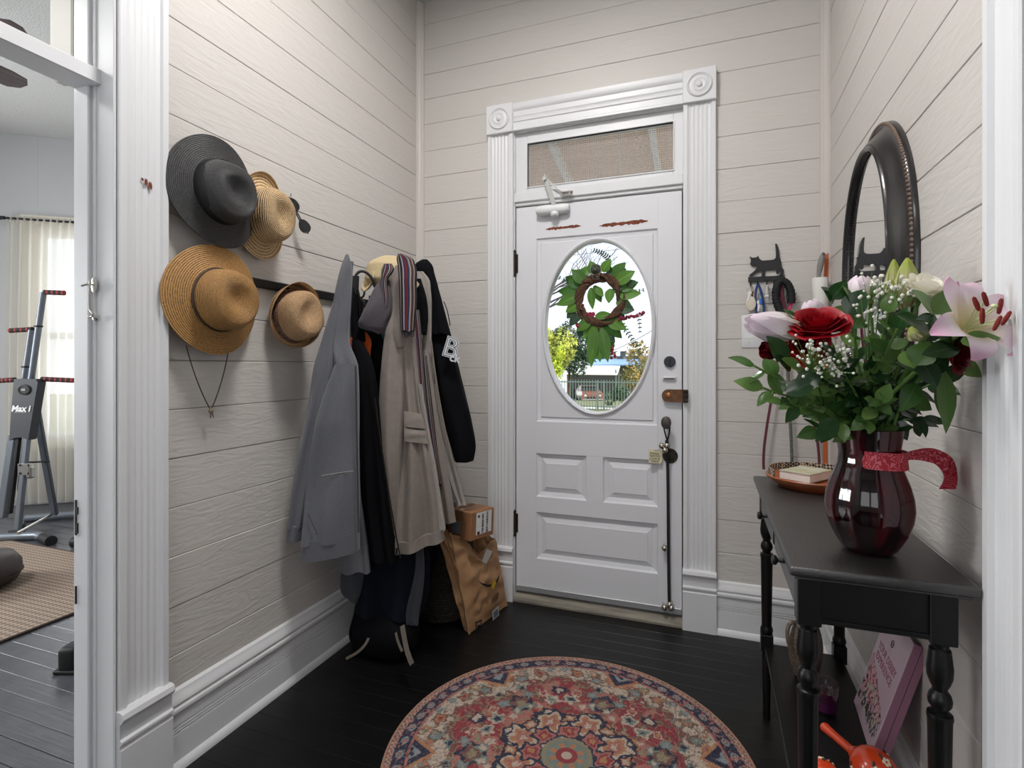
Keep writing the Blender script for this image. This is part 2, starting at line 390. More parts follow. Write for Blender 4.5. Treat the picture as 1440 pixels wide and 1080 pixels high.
b = B(); hp = [(0, 0), (.030, 0), (.030, .010), (.024, .016), (.022, .045), (.027, .050), (.022, .056), (.022, .07), (.026, .076), (.021, .082), (.021, .105), (.028, .112), (.031, .124), (.031, .145), (0, .145)]
b.extr(hp, (-.981, YB, 2.500), (0, -1, 0), (0, 0, 1), (.864, 0, 0)); mobj('head_casing', b, M_TRIM, TD)
# jamb lining, transom bar
b = B()
b.box((-.986, YB + .06, 1.25), (.014, .13, 2.5)); b.box((-.112, YB + .06, 1.25), (.014, .13, 2.5)); b.box((-.55, YB + .06, 2.502), (.88, .13, .014))
mobj('jamb', b, M_TRIM, TD)
b = B(); b.box((-.121, YB + .075, 1.08), (.026, .03, 2.06)); b.box((-.978, YB + .075, 1.08), (.026, .03, 2.06)); mobj('door_stop', b, M_RUBBER, TD)
b = B(); b.box((-.549, YB + .05, 2.128), (.858, .10, .046), bevel=.004); b.box((-.549, YB - .002, 2.148), (.86, .02, .05), bevel=.004); mobj('transom_bar', b, M_TRIM, TD)
# ---- transom window with insect mesh
b = B(); X0, X1, Z0, Z1 = -.979, -.119, 2.172, 2.494
gx0, gx1, gz0, gz1 = -.912, -.166, 2.205, 2.437
for u0, u1, z0, z1 in ((X0, gx0, Z0, Z1), (gx1, X1, Z0, Z1), (gx0, gx1, Z0, gz0), (gx0, gx1, gz1, Z1)): b.slab(PBk, u0, u1, z0, z1, -.05, -.012, .002)
for u0, u1, z0, z1 in ((gx0 - .006, gx0, gz0 - .006, gz1 + .006), (gx1, gx1 + .006, gz0 - .006, gz1 + .006), (gx0, gx1, gz0 - .006, gz0), (gx0, gx1, gz1, gz1 + .006)): b.slab(PBk, u0, u1, z0, z1, -.03, -.007, .001)
W2 = struct('window_2', 'white framed transom window above the front door', b, M_TRIM)
b = B(); b.box(((gx0 + gx1) / 2, YB + .032, (gz0 + gz1) / 2), (gx1 - gx0 + .004, .004, gz1 - gz0 + .004)); mobj('pane', b, M_GLASS, W2)
b = B(); nx, nz = 66, 21
for i in range(nx + 1): x = gx0 + (gx1 - gx0) * i / nx; b.box((x, YB + .050, (gz0 + gz1) / 2), (.0016, .0012, gz1 - gz0))
for i in range(nz + 1): z = gz0 + (gz1 - gz0) * i / nz; b.box(((gx0 + gx1) / 2, YB + .0515, z), (gx1 - gx0, .0012, .0016))
ms = mobj('wire_mesh', b, mat('galvanised_wire', s2l(176, 164, 166), .6), W2, smooth=False); ms['kind'] = 'stuff'

# ---- the front door
DF = YB + .008                    # face of the door
b = B(); PD = lambda u, v, d: Vector((u, DF - d, v))
dx0, dx1, dz0, dz1 = -.974, -.126, .052, 2.098
px0, px1 = -.862, -.238; TH = -.045
def rail(u0, u1, z0, z1): b.slab(PD, u0, u1, z0, z1, TH, 0, .001)
rail(dx0, px0, dz0, dz1); rail(px1, dx1, dz0, dz1); rail(px0, px1, dz0, .232); rail(px0, px1, .478, .560); rail(px0, px1, .790, .958); rail(px0, px1, 1.925, dz1); rail(-.592, -.508, .560, .790)
DR = struct('door_1', 'white panelled front door with an oval glass', b, M_DOOR)
def raised(u0, u1, z0, z1):
    q = []; L = [(0, 0), (.006, -.010), (.020, -.014), (.026, -.016), (.050, -.009), (.052, -.0065)]
    rg = [[PD(u0 + i, z0 + i, d), PD(u1 - i, z0 + i, d), PD(u1 - i, z1 - i, d), PD(u0 + i, z1 - i, d)] for i, d in L]
    b2 = B(); b2.rings(rg, caps=False); b2.bm.faces.new([b2.bm.verts.new(v) for v in rg[-1]]); return b2
for a in ((px0, px1, .232, .478), (px0, -.592, .560, .790), (-.508, px1, .560, .790)): mobj('door_panel', raised(*a), M_DOOR, DR, ang=12, recalc=True)
# oval panel
ocx, ocz, oa, ob = -.540, 1.452, .272, .436
def oval(k, da, d, n=64): return [PD(ocx + (oa + da) * math.cos(2 * PI * i / n), ocz + (ob + da) * math.sin(2 * PI * i / n), d) for i in range(n)]
def rect_ring(i0, d, n=64):
    out = []; u0, u1, z0, z1 = px0 + i0, px1 - i0, .958 + i0, 1.925 - i0
    for i in range(n):
        a = 2 * PI * i / n; x, y = math.cos(a), math.sin(a); hx = (u1 - u0) / 2; hz = (z1 - z0) / 2; cx, cz = (u0 + u1) / 2, (z0 + z1) / 2
        t = min(hx / abs(x) if abs(x) > 1e-6 else 1e9, hz / abs(y) if abs(y) > 1e-6 else 1e9)
        out.append(PD(cx + x * t, cz + y * t, d))
    # snap nearest samples to the corners
    for cu, cz in ((u0, z0), (u1, z0), (u1, z1), (u0, z1)):
        c = PD(cu, cz, d); j = min(range(n), key=lambda q: (out[q] - c).length); out[j] = c
    return out
b = B(); b.rings([rect_ring(0, 0), rect_ring(.006, -.008), rect_ring(.022, -.011), rect_ring(.026, -.004), oval(0, .020, -.004), oval(0, .018, .004), oval(0, .010, .010), oval(0, .002, .006), oval(0, 0, -.004), oval(0, 0, -.045)], caps=False)
mobj('oval_panel', b, M_DOOR, DR, ang=25)
b = B(); b.bm.faces.new([b.bm.verts.new(v) for v in oval(0, .004, -.020)]); b.bm.faces.new([b.bm.verts.new(v) for v in reversed(oval(0, .004, -.024))])
gl = mobj('oval_glass', b, M_GLASS, DR, smooth=False)
# sweep + threshold
b = B(); b.box(((dx0 + dx1) / 2, DF - .004, .066), (dx1 - dx0, .008, .030), bevel=.002)
for x in (-.83, -.62, -.40, -.185): b.lathe([(.004, 0), (.004, .002), (0, .003)], 10, axis_frame((x, DF - .008, .066), (0, -1, 0)))
mobj('door_sweep', b, mat('dull_aluminium', s2l(176, 176, 178), .45, metal=.6), DR)
b = B(); b.extr([(0, 0), (.055, 0), (.055, .010), (.030, .036), (0, .040)], (-.979, YB + .03, 0), (0, -1, 0), (0, 0, 1), (.86, 0, 0)); b.box((-.55, YB + .08, .02), (.86, .1, .04))
mobj('threshold', b, mat('worn_threshold_wood', s2l(150, 142, 128), .7, var=((4, 40, 40), .5)), TD)
for z in (1.80, .41):                                   # butt hinges
    b = B(); b.tube([(-.981, DF - .012, z - .058), (-.981, DF - .012, z + .058)], .0085, 12)
    b.lathe([(.010, 0), (.010, .008), (.004, .014), (0, .016)], 12, Matrix.Translation((-.981, DF - .012, z + .058))); b.lathe([(.010, 0), (.010, -.008), (.004, -.014), (0, -.016)], 12, Matrix.Translation((-.981, DF - .012, z - .058)))
    b.box((-.972, DF - .003, z), (.016, .004, .10)); mobj('hinge', b, M_BRONZE, DR)
# worn strips of bare wood above the oval
def chips(x0, x1, z0, z1, h, seed, P=PD):
    r = random.Random(seed); b = B(); n = 26; top, bot = [], []
    for i in range(n + 1):
        t = i / n; x = x0 + (x1 - x0) * t; z = z0 + (z1 - z0) * t; e = min(1, 6 * t + .2, 6 * (1 - t) + .2)
        top.append(P(x, z + h * e * (.5 + .5 * r.random()), .0006)); bot.append(P(x, z - h * e * (.3 + .7 * r.random()), .0006))
    b.grid([top, bot]); return b
mobj('worn_paint_strip', chips(-.810, -.622, 1.970, 1.972, .010, 1), M_RUST, DR, smooth=False)['label'] = 'bare brown strip in the white paint'
mobj('worn_paint_strip', chips(-.525, -.285, 1.962, 1.966, .012, 2), M_RUST, DR, smooth=False)['label'] = 'bare brown strip in the white paint'
# locks
b = B(); b.lathe([(.027, 0), (.027, .010), (.024, .013), (0, .013)], 32, axis_frame((-.182, DF, 1.272), (0, -1, 0))); b.box((-.182, DF - .018, 1.272), (.009, .014, .034), bevel=.003)
mobj('deadbolt_turn', b, mat('slate_black_metal', s2l(52, 54, 62), .45, metal=.3), DR)
b = B(); b.box((-.183, DF - .004, 1.192), (.066, .008, .018), bevel=.002); b.box((-.183, DF - .010, 1.194), (.052, .006, .006), bevel=.0015)
mobj('chain_track', b, mat('white_painted_metal', s2l(214, 214, 216), .4), DR)
b = B(); b.box((-.183, DF - .0135, 1.190), (.050, .002, .003)); mobj('chain_slot', b, M_BRONZE, DR)
b = B()
out = [(-.030 + .028 * math.cos(a) - .012, .030 * math.sin(a)) for a in np.linspace(PI / 2, 3 * PI / 2, 14)] + [(.028, -.030), (.028, .030)]
b.prism(out, .024, axis_frame((-.148, DF, 1.108), (0, -1, 0), (1, 0, 0)) @ Matrix.Diagonal((1, -1, 1, 1)))
rl = mobj('rim_lock', b, M_BRASS, DR)
b = B(); b.lathe([(.014, 0), (.013, .004), (.006, .007), (0, .007)], 20, axis_frame((-.186, DF - .024, 1.110), (0, -1, 0))); mobj('lock_cylinder', b, mat('copper_lock_face', s2l(178, 122, 78), .35, metal=.8), rl)
b = B(); b.box((-.108, YB - .034, 1.108), (.024, .02, .062), bevel=.003)
for z in (1.085, 1.108, 1.131): b.box((-.104, YB - .046, z), (.020, .010, .012), bevel=.003)
mobj('lock_keeper', b, M_BRONZE, DR)
b = B(); M = axis_frame((-.195, DF, .972), (0, -1, 0))
b.lathe([(.013, -.002), (.013, .008), (.008, .014), (.008, .034), (.016, .040), (.025, .050), (.027, .058), (.024, .066), (.012, .071), (0, .072)], 28, M @ Matrix.Rotation(.15, 4, 'Y'), rf=lambda a, i: 1 + .12 * math.cos(2 * a) if i > 3 else 1)
mobj('door_knob', b, mat('dark_brown_knob', s2l(66, 58, 54), .5, var=(50, .3)), DR)
b = B(); b.lathe([(.036, 0), (.036, .003), (.033, .006), (.022, .006), (.020, .009), (.012, .010), (0, .010)], 32, axis_frame((-.180, DF, .815), (0, -1, 0))); b.box((-.182, DF - .012, .815), (.008, .008, .020), bevel=.002)
mobj('keyhole_rose', b, M_BRONZE, DR)
# door closer with folded arm
b = B()
pr = [(.0, -.090), (.016, -.088), (.024, -.076), (.026, -.06), (.026, .06), (.024, .076), (.016, .088), (0, .090)]
b.lathe(pr, 20, axis_frame((-.765, DF - .024, 2.064), (1, 0, 0), (0, 0, 1)), rf=lambda a, i: .92 + .08 * abs(math.cos(a)))
b.lathe([(.022, 0), (.022, .012), (.016, .020), (0, .022)], 20, axis_frame((-.752, DF - .030, 2.042), (0, -.3, -1)))
b.box((-.765, DF - .006, 2.064), (.15, .016, .05), bevel=.004)
dc = mobj('door_closer', b, mat('white_closer_enamel', s2l(228, 229, 230), .3), DR)
b = B(); pe = Vector((-.800, DF - .052, 2.228))
b.bar((-.752, DF - .04, 2.078), pe, .024, .004, up=(0, 1, 0), bevel=.001); b.tube([pe + Vector((0, .012, -.010)), pe + Vector((0, -.012, -.010))], .010, 12); b.ell(pe + Vector((0, 0, .004)), (.009, .010, .014), 12, 8)
b.bar(pe, (-.735, DF - .035, 2.162), .009, .005, up=(0, 1, 0)); b.tube([(-.735, DF - .035, 2.162), (-.715, DF - .030, 2.145)], .004, 8)
mobj('closer_arm', b, mat('pale_grey_arm', s2l(196, 196, 192), .35, metal=.4), dc)
b = B(); b.box((-.690, DF - .028, 2.146), (.062, .020, .006), bevel=.001); b.box((-.690, DF - .028, 2.126), (.062, .020, .006), bevel=.001); b.tube([(-.712, DF - .03, 2.126), (-.712, DF - .03, 2.15)], .006, 10); b.tube([(-.674, DF - .03, 2.126), (-.674, DF - .03, 2.15)], .006, 10)
b.box((-.690, DF - .012, 2.136), (.066, .006, .03))
mobj('arm_bracket', b, M_STEEL, dc)

# ---- left doorway: casing, jamb, transom rail
TLc = struct('trim_left_doorway', 'white fluted casing and jamb of the wide doorway on the left')
b = B(); b.extr(flute_prof(.147, .028), (XL, 1.018, .28), (0, 1, 0), (1, 0, 0), (0, 0, 3.05)); mobj('pilaster', b, M_TRIM, TLc)
PLw = lambda u, v, d: Vector((XL + d, u, v))
b = B(); plinth(b, PLw, 1.014, 1.168, .290, .040); mobj('plinth_block', b, M_TRIM, TLc)
b = B(); b.box((XL - .075, 1.024, 1.665), (.165, .022, 3.33), bevel=.002); b.box((-1.668, 1.008, 1.665), (.055, .014, 3.33), bevel=.003)
b.box((-1.628, 1.0115, 1.665), (.010, .006, 3.33), bevel=.002); b.box((-1.553, 1.0115, 1.665), (.018, .008, 3.33), bevel=.003); mobj('jamb', b, M_TRIM, TLc)
b = B(); b.box((XL - .075, .105, 1.665), (.165, .03, 3.33), bevel=.002); mobj('jamb', b, M_TRIM, TLc)
b = B(); b.box((-1.632, .56, 2.062), (.055, .91, .044), bevel=.003); b.box((-1.675, .56, 2.056), (.05, .91, .030), bevel=.003); mobj('transom_bar', b, M_TRIM, TLc)
# worn paint on the casing, dark strike on the jamb
b = B()
for (y, z, w, h) in ((1.085, 1.792, .004, .010), (1.096, 1.787, .005, .022), (1.108, 1.781, .006, .024)):
    b.add(chips(y - w, y + w, z, z - .002, h * .6, int(y * 999), lambda u, v, d: Vector((XL + .0235 + d, u, v))).bm)
mobj('chipped_paint', b, M_RUST, TLc, smooth=False)
b = B(); b.box((-1.690, 1.000, .82), (.006, .004, .10)); b.box((-1.686, .9995, .79), (.010, .004, .03)); b.box((-1.685, .9995, .84), (.009, .003, .02)); b.box((-1.69, .9995, .60), (.004, .004, .05)); mobj('strike_plate', b, M_RUBBER, TLc)
# open transom panel edge above the rail
b = B(); b.box((-1.78, 1.045, 2.72), (.12, .034, 1.24), bevel=.004); b.box((-1.782, 1.02, 2.72), (.10, .014, 1.22), bevel=.004); mobj('transom_sash', b, mat('cream_transom_paint', s2l(218, 214, 203), .5), TLc)
# gate hook
b = B(); hx, hy = -1.617, 1.004
b.lathe([(.011, 0), (.011, .003), (.006, .005), (0, .005)], 16, axis_frame((hx, hy, 1.478), (0, -1, 0)) @ Matrix.Diagonal((1.9, 1, 1, 1)))
b.tube([(hx - .002, hy, 1.478), (hx - .004, hy - .016, 1.478), (hx - .022, hy - .02, 1.474)], .003, 8)
b.tube([(hx, hy - .012, 1.486), (hx, hy - .014, 1.45), (hx - .002, hy - .012, 1.41), (hx + .006, hy - .012, 1.402), (hx + .012, hy - .012, 1.396), (hx + .010, hy - .012, 1.388), (hx - .004, hy - .012, 1.385), (hx - .016, hy - .010, 1.388)], .0032, 8)
b.lathe([(.009, 0), (.007, .004), (0, .005)], 14, axis_frame((hx + .002, hy, 1.386), (0, -1, 0)))
tag(mobj('gate_hook', b, M_STEEL), 'small steel hook and eye latch on the white doorway jamb', 'latch')

# ---- right doorway casing
TR = struct('trim_right_doorway', 'white fluted casing at the right edge')
b = B(); b.extr(flute_prof(.128, .030, 5), (XR, 1.079, 0), (0, 1, 0), (-1, 0, 0), (0, 0, 3.33)); mobj('pilaster', b, M_TRIM, TR)
b = B(); b.box((XR + .075, 1.082, 1.665), (.165, .022, 3.33), bevel=.002); mobj('jamb', b, M_TRIM, TR)
b = B(); b.box((XR + .075, .105, 1.665), (.165, .03, 3.33), bevel=.002); mobj('jamb', b, M_TRIM, TR)

# ================================================================ HATS ON THE LEFT WALL
def straw_mat(name, c1, c2, pitch, rough=.65, bump=.6, sheen=0):
    """braided straw: fine rings along the sewn rows (uv v = metres along the profile)"""
    m = bpy.data.materials.new(name); m.use_nodes = True; n = m.node_tree; p = n.nodes['Principled BSDF']; p.inputs['Roughness'].default_value = rough
    u = n.nodes.new('ShaderNodeUVMap'); sp = n.nodes.new('ShaderNodeSeparateXYZ'); n.links.new(u.outputs[0], sp.inputs[0])
    mu = n.nodes.new('ShaderNodeMath'); mu.operation = 'MULTIPLY'; mu.inputs[1].default_value = 2 * PI / pitch; n.links.new(sp.outputs[1], mu.inputs[0])
    sn = n.nodes.new('ShaderNodeMath'); sn.operation = 'SINE'; n.links.new(mu.outputs[0], sn.inputs[0])
    mx = n.nodes.new('ShaderNodeMath'); mx.operation = 'MULTIPLY_ADD'; mx.inputs[1].default_value = .5; mx.inputs[2].default_value = .5; n.links.new(sn.outputs[0], mx.inputs[0])
    t = n.nodes.new('ShaderNodeTexCoord'); nz = n.nodes.new('ShaderNodeTexNoise'); nz.inputs['Scale'].default_value = 160; nz.inputs['Detail'].default_value = 3; n.links.new(t.outputs['Object'], nz.inputs['Vector'])
    ad = n.nodes.new('ShaderNodeMath'); ad.operation = 'MULTIPLY_ADD'; ad.inputs[1].default_value = 1.4; n.links.new(nz.outputs[0], ad.inputs[0]); n.links.new(mx.outputs[0], ad.inputs[2])
    r = n.nodes.new('ShaderNodeValToRGB'); r.color_ramp.elements[0].color = (*c2, 1); r.color_ramp.elements[1].color = (*c1, 1); r.color_ramp.elements[0].position = .45; r.color_ramp.elements[1].position = 1.0
    sc = n.nodes.new('ShaderNodeMath'); sc.operation = 'MULTIPLY'; sc.inputs[1].default_value = .72; n.links.new(ad.outputs[0], sc.inputs[0]); n.links.new(sc.outputs[0], r.inputs[0]); n.links.new(r.outputs[0], p.inputs['Base Color'])
    b = n.nodes.new('ShaderNodeBump'); b.inputs['Strength'].default_value = bump; b.inputs['Distance'].default_value = .0025; n.links.new(ad.outputs[0], b.inputs['Height']); n.links.new(b.outputs[0], p.inputs['Normal'])
    return m

def make_hat(name, label, M, brim, m, cr=(.078, .092), ch=.105, droop=.012, wave=.012, wph=0, dent=.035, pinch=.16, top=.72, bandm=None, bandh=.024, pph=0, curl=0, group='hats on the left wall'):
    """M: hat frame (z = out of the crown, x = up the wall). brim=(half size x, half size y)"""
    t = thing(name, label, 'hat', M.translation, group)
    N = 72
    def brimpt(a, k, dz=0):                  # k 0..1 from crown to edge
        cx, cy = cr[0] * math.cos(a), cr[1] * math.sin(a); ex, ey = brim[0] * math.cos(a), brim[1] * math.sin(a)
        z = -droop * k * k + wave * k * k * math.sin(2 * a + wph) + .010 * (1 - k) ** 3 + curl * max(0, (k - .55)) ** 2 * (1 + .7 * math.cos(a + wph))
        return M @ Vector((cx + (ex - cx) * k, cy + (ey - cy) * k, z + dz))
    b = B(); K = [i / 12 for i in range(13)]; L = (brim[0] + brim[1] - cr[0] - cr[1]) / 2
    rg = [[brimpt(2 * PI * j / N, k) for j in range(N)] for k in K] + [[brimpt(2 * PI * j / N, k, -.003) for j in range(N)] for k in reversed(K)]
    acc = [k * L for k in K] + [k * L for k in reversed(K)]
    b.rings(rg, caps=False, uv=lambda i, j: (j / N, acc[min(i, len(acc) - 1)])); mobj('brim', b, m, t, ang=60)
    b = B(); rings = []; acc = []
    def ctop(a, f):                           # crown surface: f 0..1 side, 1..2 top
        if f <= 1:
            q = 1 - (1 - top) * (f ** 3.0); z = ch * (1 - (1 - f) ** 1.7)
        else:
            e = f - 1; q = top * (1 - e); rim = .016 * math.sin(min(1, e * 3.2) * PI) if e < .3125 else 0
            z = ch - dent * (e * e * (3 - 2 * e))
        x, y = cr[0] * q * math.cos(a), cr[1] * q * math.sin(a)
        u, v = x * math.cos(pph) + y * math.sin(pph), -x * math.sin(pph) + y * math.cos(pph)
        pk = pinch * max(0, min(1, z / ch)) * max(0, u / cr[0]) * 1.4          # front pinch
        v *= (1 - pk); z -= .012 * max(0, u / cr[0]) ** 2 * (z / ch) if z > 0 else 0
        if f > 1: z += dent * .55 * (abs(v) / (cr[1] * top)) ** 1.3 * min(1, (f - 1) * 3)            # teardrop crease
        x, y = u * math.cos(pph) - v * math.sin(pph), u * math.sin(pph) + v * math.cos(pph)
        return M @ Vector((x, y, z + .006))
    fs = [i / 14 for i in range(15)] + [1 + i / 16 for i in range(1, 16)] + [1.985]
    for f in fs: rings.append([ctop(2 * PI * j / N, f) for j in range(N)]); acc.append(f * .10)
    b.rings(rings, caps=True, uv=lambda i, j: (j / N, acc[min(i, len(acc) - 1)])); mobj('crown', b, m, t, ang=70)
    if bandm:
        b = B(); rg = []
        for dz, e in ((-.004, 1.012), (0, 1.03), (bandh / 2, 1.035), (bandh, 1.02), (bandh + .002, 1.0)):
            rg.append([M @ Vector((cr[0] * (e - .10 * max(0, dz) / ch) * math.cos(a), cr[1] * (e - .10 * max(0, dz) / ch) * math.sin(a), .008 + dz)) for a in [2 * PI * j / N for j in range(N)]])
        b.rings(rg, caps=False); mobj('hat_band', b, bandm, t, ang=60)
    return t, brimpt, M
def hatM(px, py, x, tilt=(0, 0), roll=0):      # brim centre seen at px,py, x metres along the room
    r = Dp(px, py, 1) - Vector((0, 0, 1.25)); q = r * (x / r.x); q.z += 1.25
    z = Vector((1, tilt[0], tilt[1])).normalized(); return axis_frame(q, z, (0, 0, 1)) @ Matrix.Rotation(roll, 4, 'Z')
M_HBLK = straw_mat('black_paper_straw', s2l(74, 73, 74), s2l(22, 22, 24), .0050, .5, .7)
M_HTAN = straw_mat('tan_straw', s2l(188, 142, 84), s2l(112, 76, 38), .0058, .6, .7)
M_HNAT = straw_mat('natural_braided_straw', s2l(214, 184, 142), s2l(140, 104, 66), .0085, .7, .9)
M_HFED = straw_mat('light_brown_straw', s2l(206, 170, 128), s2l(128, 92, 60), .0062, .7, .8)
M_BAND_N = mat('black_ribbon', s2l(16, 17, 21), .6, bump=(300, .3, .001))
M_CORD = mat('dark_brown_leather_cord', s2l(58, 42, 34), .6)
tB, bpt, MB_ = make_hat('wide_brim_hat', 'wide black straw hat with black ribbon band, topmost at the doorway side', hatM(309, 271, -1.508, (-.02, .02), .35), (.180, .166), M_HBLK, cr=(.102, .098), ch=.072, wave=.016, wph=2.4, dent=.026, pinch=.22, top=.72, bandm=M_BAND_N, bandh=.034, pph=.5)
b = B(); b.box((-.004, -.104, .028), (.030, .010, .036), bevel=.003); b.bm.transform(MB_); mobj('ribbon_bow', b, M_BAND_N, tB)
tN, _, _ = make_hat('straw_fedora', 'natural braided straw hat tucked half behind the wide black hat', hatM(369, 304, -1.530, (-.02, -.02)), (.158, .108), M_HNAT, cr=(.100, .076), ch=.095, wave=.012, wph=1.2, dent=.022, pinch=.2, top=.72, pph=.6, curl=.06)
tT, bpt, MT = make_hat('wide_brim_hat', 'tan straw hat with thin leather chin cord hanging below the black hat', hatM(307, 422, -1.506, (-.02, .0)), (.178, .177), M_HTAN, cr=(.100, .098), ch=.086, wave=.012, wph=2.0, dent=.022, pinch=.12, top=.74, pph=.7, droop=.014)
b = B(); N = 40; b.tube([MT @ Vector((.101 * math.cos(2 * PI * j / N), .101 * math.sin(2 * PI * j / N), .014)) for j in range(N)], .0036, 8, closed=True)
b.tube([MT @ Vector(v) for v in ((.004, -.100, .016), (.02, -.116, .018), (.010, -.122, .012))], .0024, 6); b.ell(MT @ Vector((.004, -.104, .016)), (.005, .007, .007), 10, 8); mobj('hat_band', b, M_CORD, tT)
def bez(P, n=16):
    P = [Vector(p) for p in P]; out = []
    for i in range(n + 1):
        q = P[:]; t = i / n
        while len(q) > 1: q = [q[k].lerp(q[k + 1], t) for k in range(len(q) - 1)]
        out.append(q[0])
    return out
kb = Dp(297, 576, 1.68); kb.x = -1.535
def wl(px, py, x=-1.53):
    r = Dp(px, py, 1) - Vector((0, 0, 1.25)); q = r * (x / r.x); q.z += 1.25; return q
b = B(); b.tube(bez([wl(262, 486, -1.515), wl(270, 520), wl(284, 556), wl(295, 574)]), .0018, 6); b.tube(bez([wl(322, 486, -1.515), wl(318, 520), wl(306, 556), wl(298, 574)]), .0018, 6)
b.tube([wl(297, 578), wl(296, 588)], .0016, 5); b.tube([wl(298, 578), wl(300, 587)], .0016, 5); mobj('chin_cord', b, M_CORD, tT)
b = B(); b.ell(wl(297, 578), (.008, .008, .010), 14, 10); mobj('cord_bead', b, mat('horn_bead', s2l(150, 134, 108), .4, var=(200, .5)), tT)
tF, _, MF = make_hat('straw_fedora', 'small narrow-brim straw fedora with dark patterned band beside the grey hoodie', hatM(410, 446, -1.510, (-.25, .10)), (.122, .098), M_HFED, cr=(.098, .082), ch=.112, wave=.010, wph=.6, dent=.022, pinch=.24, top=.72, bandm=mat('patterned_brown_band', s2l(60, 44, 42), .7, var=(150, .6, s2l(150, 118, 104))), bandh=.034, pph=-.5, curl=.22, droop=-.004)

# sunglasses hanging on the wall behind the straw hat
t = thing('sunglasses', 'dark sunglasses hanging folded on the wall beside the natural straw hat', 'sunglasses', wl(420, 300, -1.55))
M_LENS = mat('dark_lens', s2l(40, 40, 42), .12, spec=.7)
o0 = wl(412, 288, -1.528); o1 = wl(428, 318, -1.512); ax = (o1 - o0).normalized(); nrm = Vector((.72, -.68, .1)); nrm = (nrm - ax * nrm.dot(ax)).normalized()
for o in (o0, o1):
    Mg = frame(o, ax, nrm.cross(ax), None); shp = [(.026 * math.cos(a) * (1 if abs(math.cos(a)) > .2 else .98), (.019 + .004 * math.cos(a)) * math.sin(a)) for a in [2 * PI * i / 24 for i in range(24)]]
    b = B(); b.prism(shp, .0025, Mg); mobj('lens', b, M_LENS, t)
    b = B(); b.tube([Mg @ Vector((x, y, .001)) for x, y in shp], .0026, 6, closed=True); mobj('rim', b, M_BLACKM, t)
b = B(); b.tube([o0 + ax * .024, (o0 + o1) / 2 + nrm * .004, o1 - ax * .024], .0025, 6)
mobj('bridge', b, M_BLACKM, t)
for o, sg in ((o0, -1), (o1, 1)):
    b = B(); e = o + ax * .030 * sg; b.tube([e, e - nrm * .012, e - nrm * .016 - ax * .09 * sg - UP * .004], .0024, 6); mobj('temple', b, M_BLACKM, t)
b = B(); b.tube([wl(409, 276, -1.563), wl(409, 276, -1.53), wl(409, 272, -1.525)], .002, 6); mobj('nail', b, M_STEEL, t)

# ================================================================ COAT RACK AND GARMENTS
t = thing('coat_rack', 'black wooden rail with metal coat hooks along the left wall', 'coat rack', (XL, 1.9, 1.555))
b = B(); b.box((XL + .009, 1.89, 1.555), (.018, 1.28, .032), bevel=.003); mobj('rail', b, M_BLACK, t)
def hook(y):
    b = B(); x = XL + .018
    b.box((x + .003, y, 1.555), (.006, .022, .075), bevel=.002)
    b.tube(bez([(x, y, 1.575), (x + .03, y, 1.56), (x + .060, y, 1.555), (x + .060, y, 1.60), (x + .048, y, 1.605)]), .005, 8); b.ell((x + .048, y, 1.605), (.008,) * 3, 10, 8)
    b.tube(bez([(x, y, 1.535), (x + .02, y, 1.50), (x + .055, y, 1.50), (x + .052, y, 1.545)]), .0045, 8); b.ell((x + .052, y, 1.547), (.007,) * 3, 10, 8)
    return b
for y in (1.97, 2.08, 2.20, 2.34, 2.46): mobj('hook', hook(y), M_BLACKM, t)
for y, z in ((1.315, 1.53), (1.63, 1.545)): b = B(); b.tube([(XL + .015, y, z), (XL + .05, y, z + .006)], .006, 8); mobj('peg', b, M_BLACKM, t)

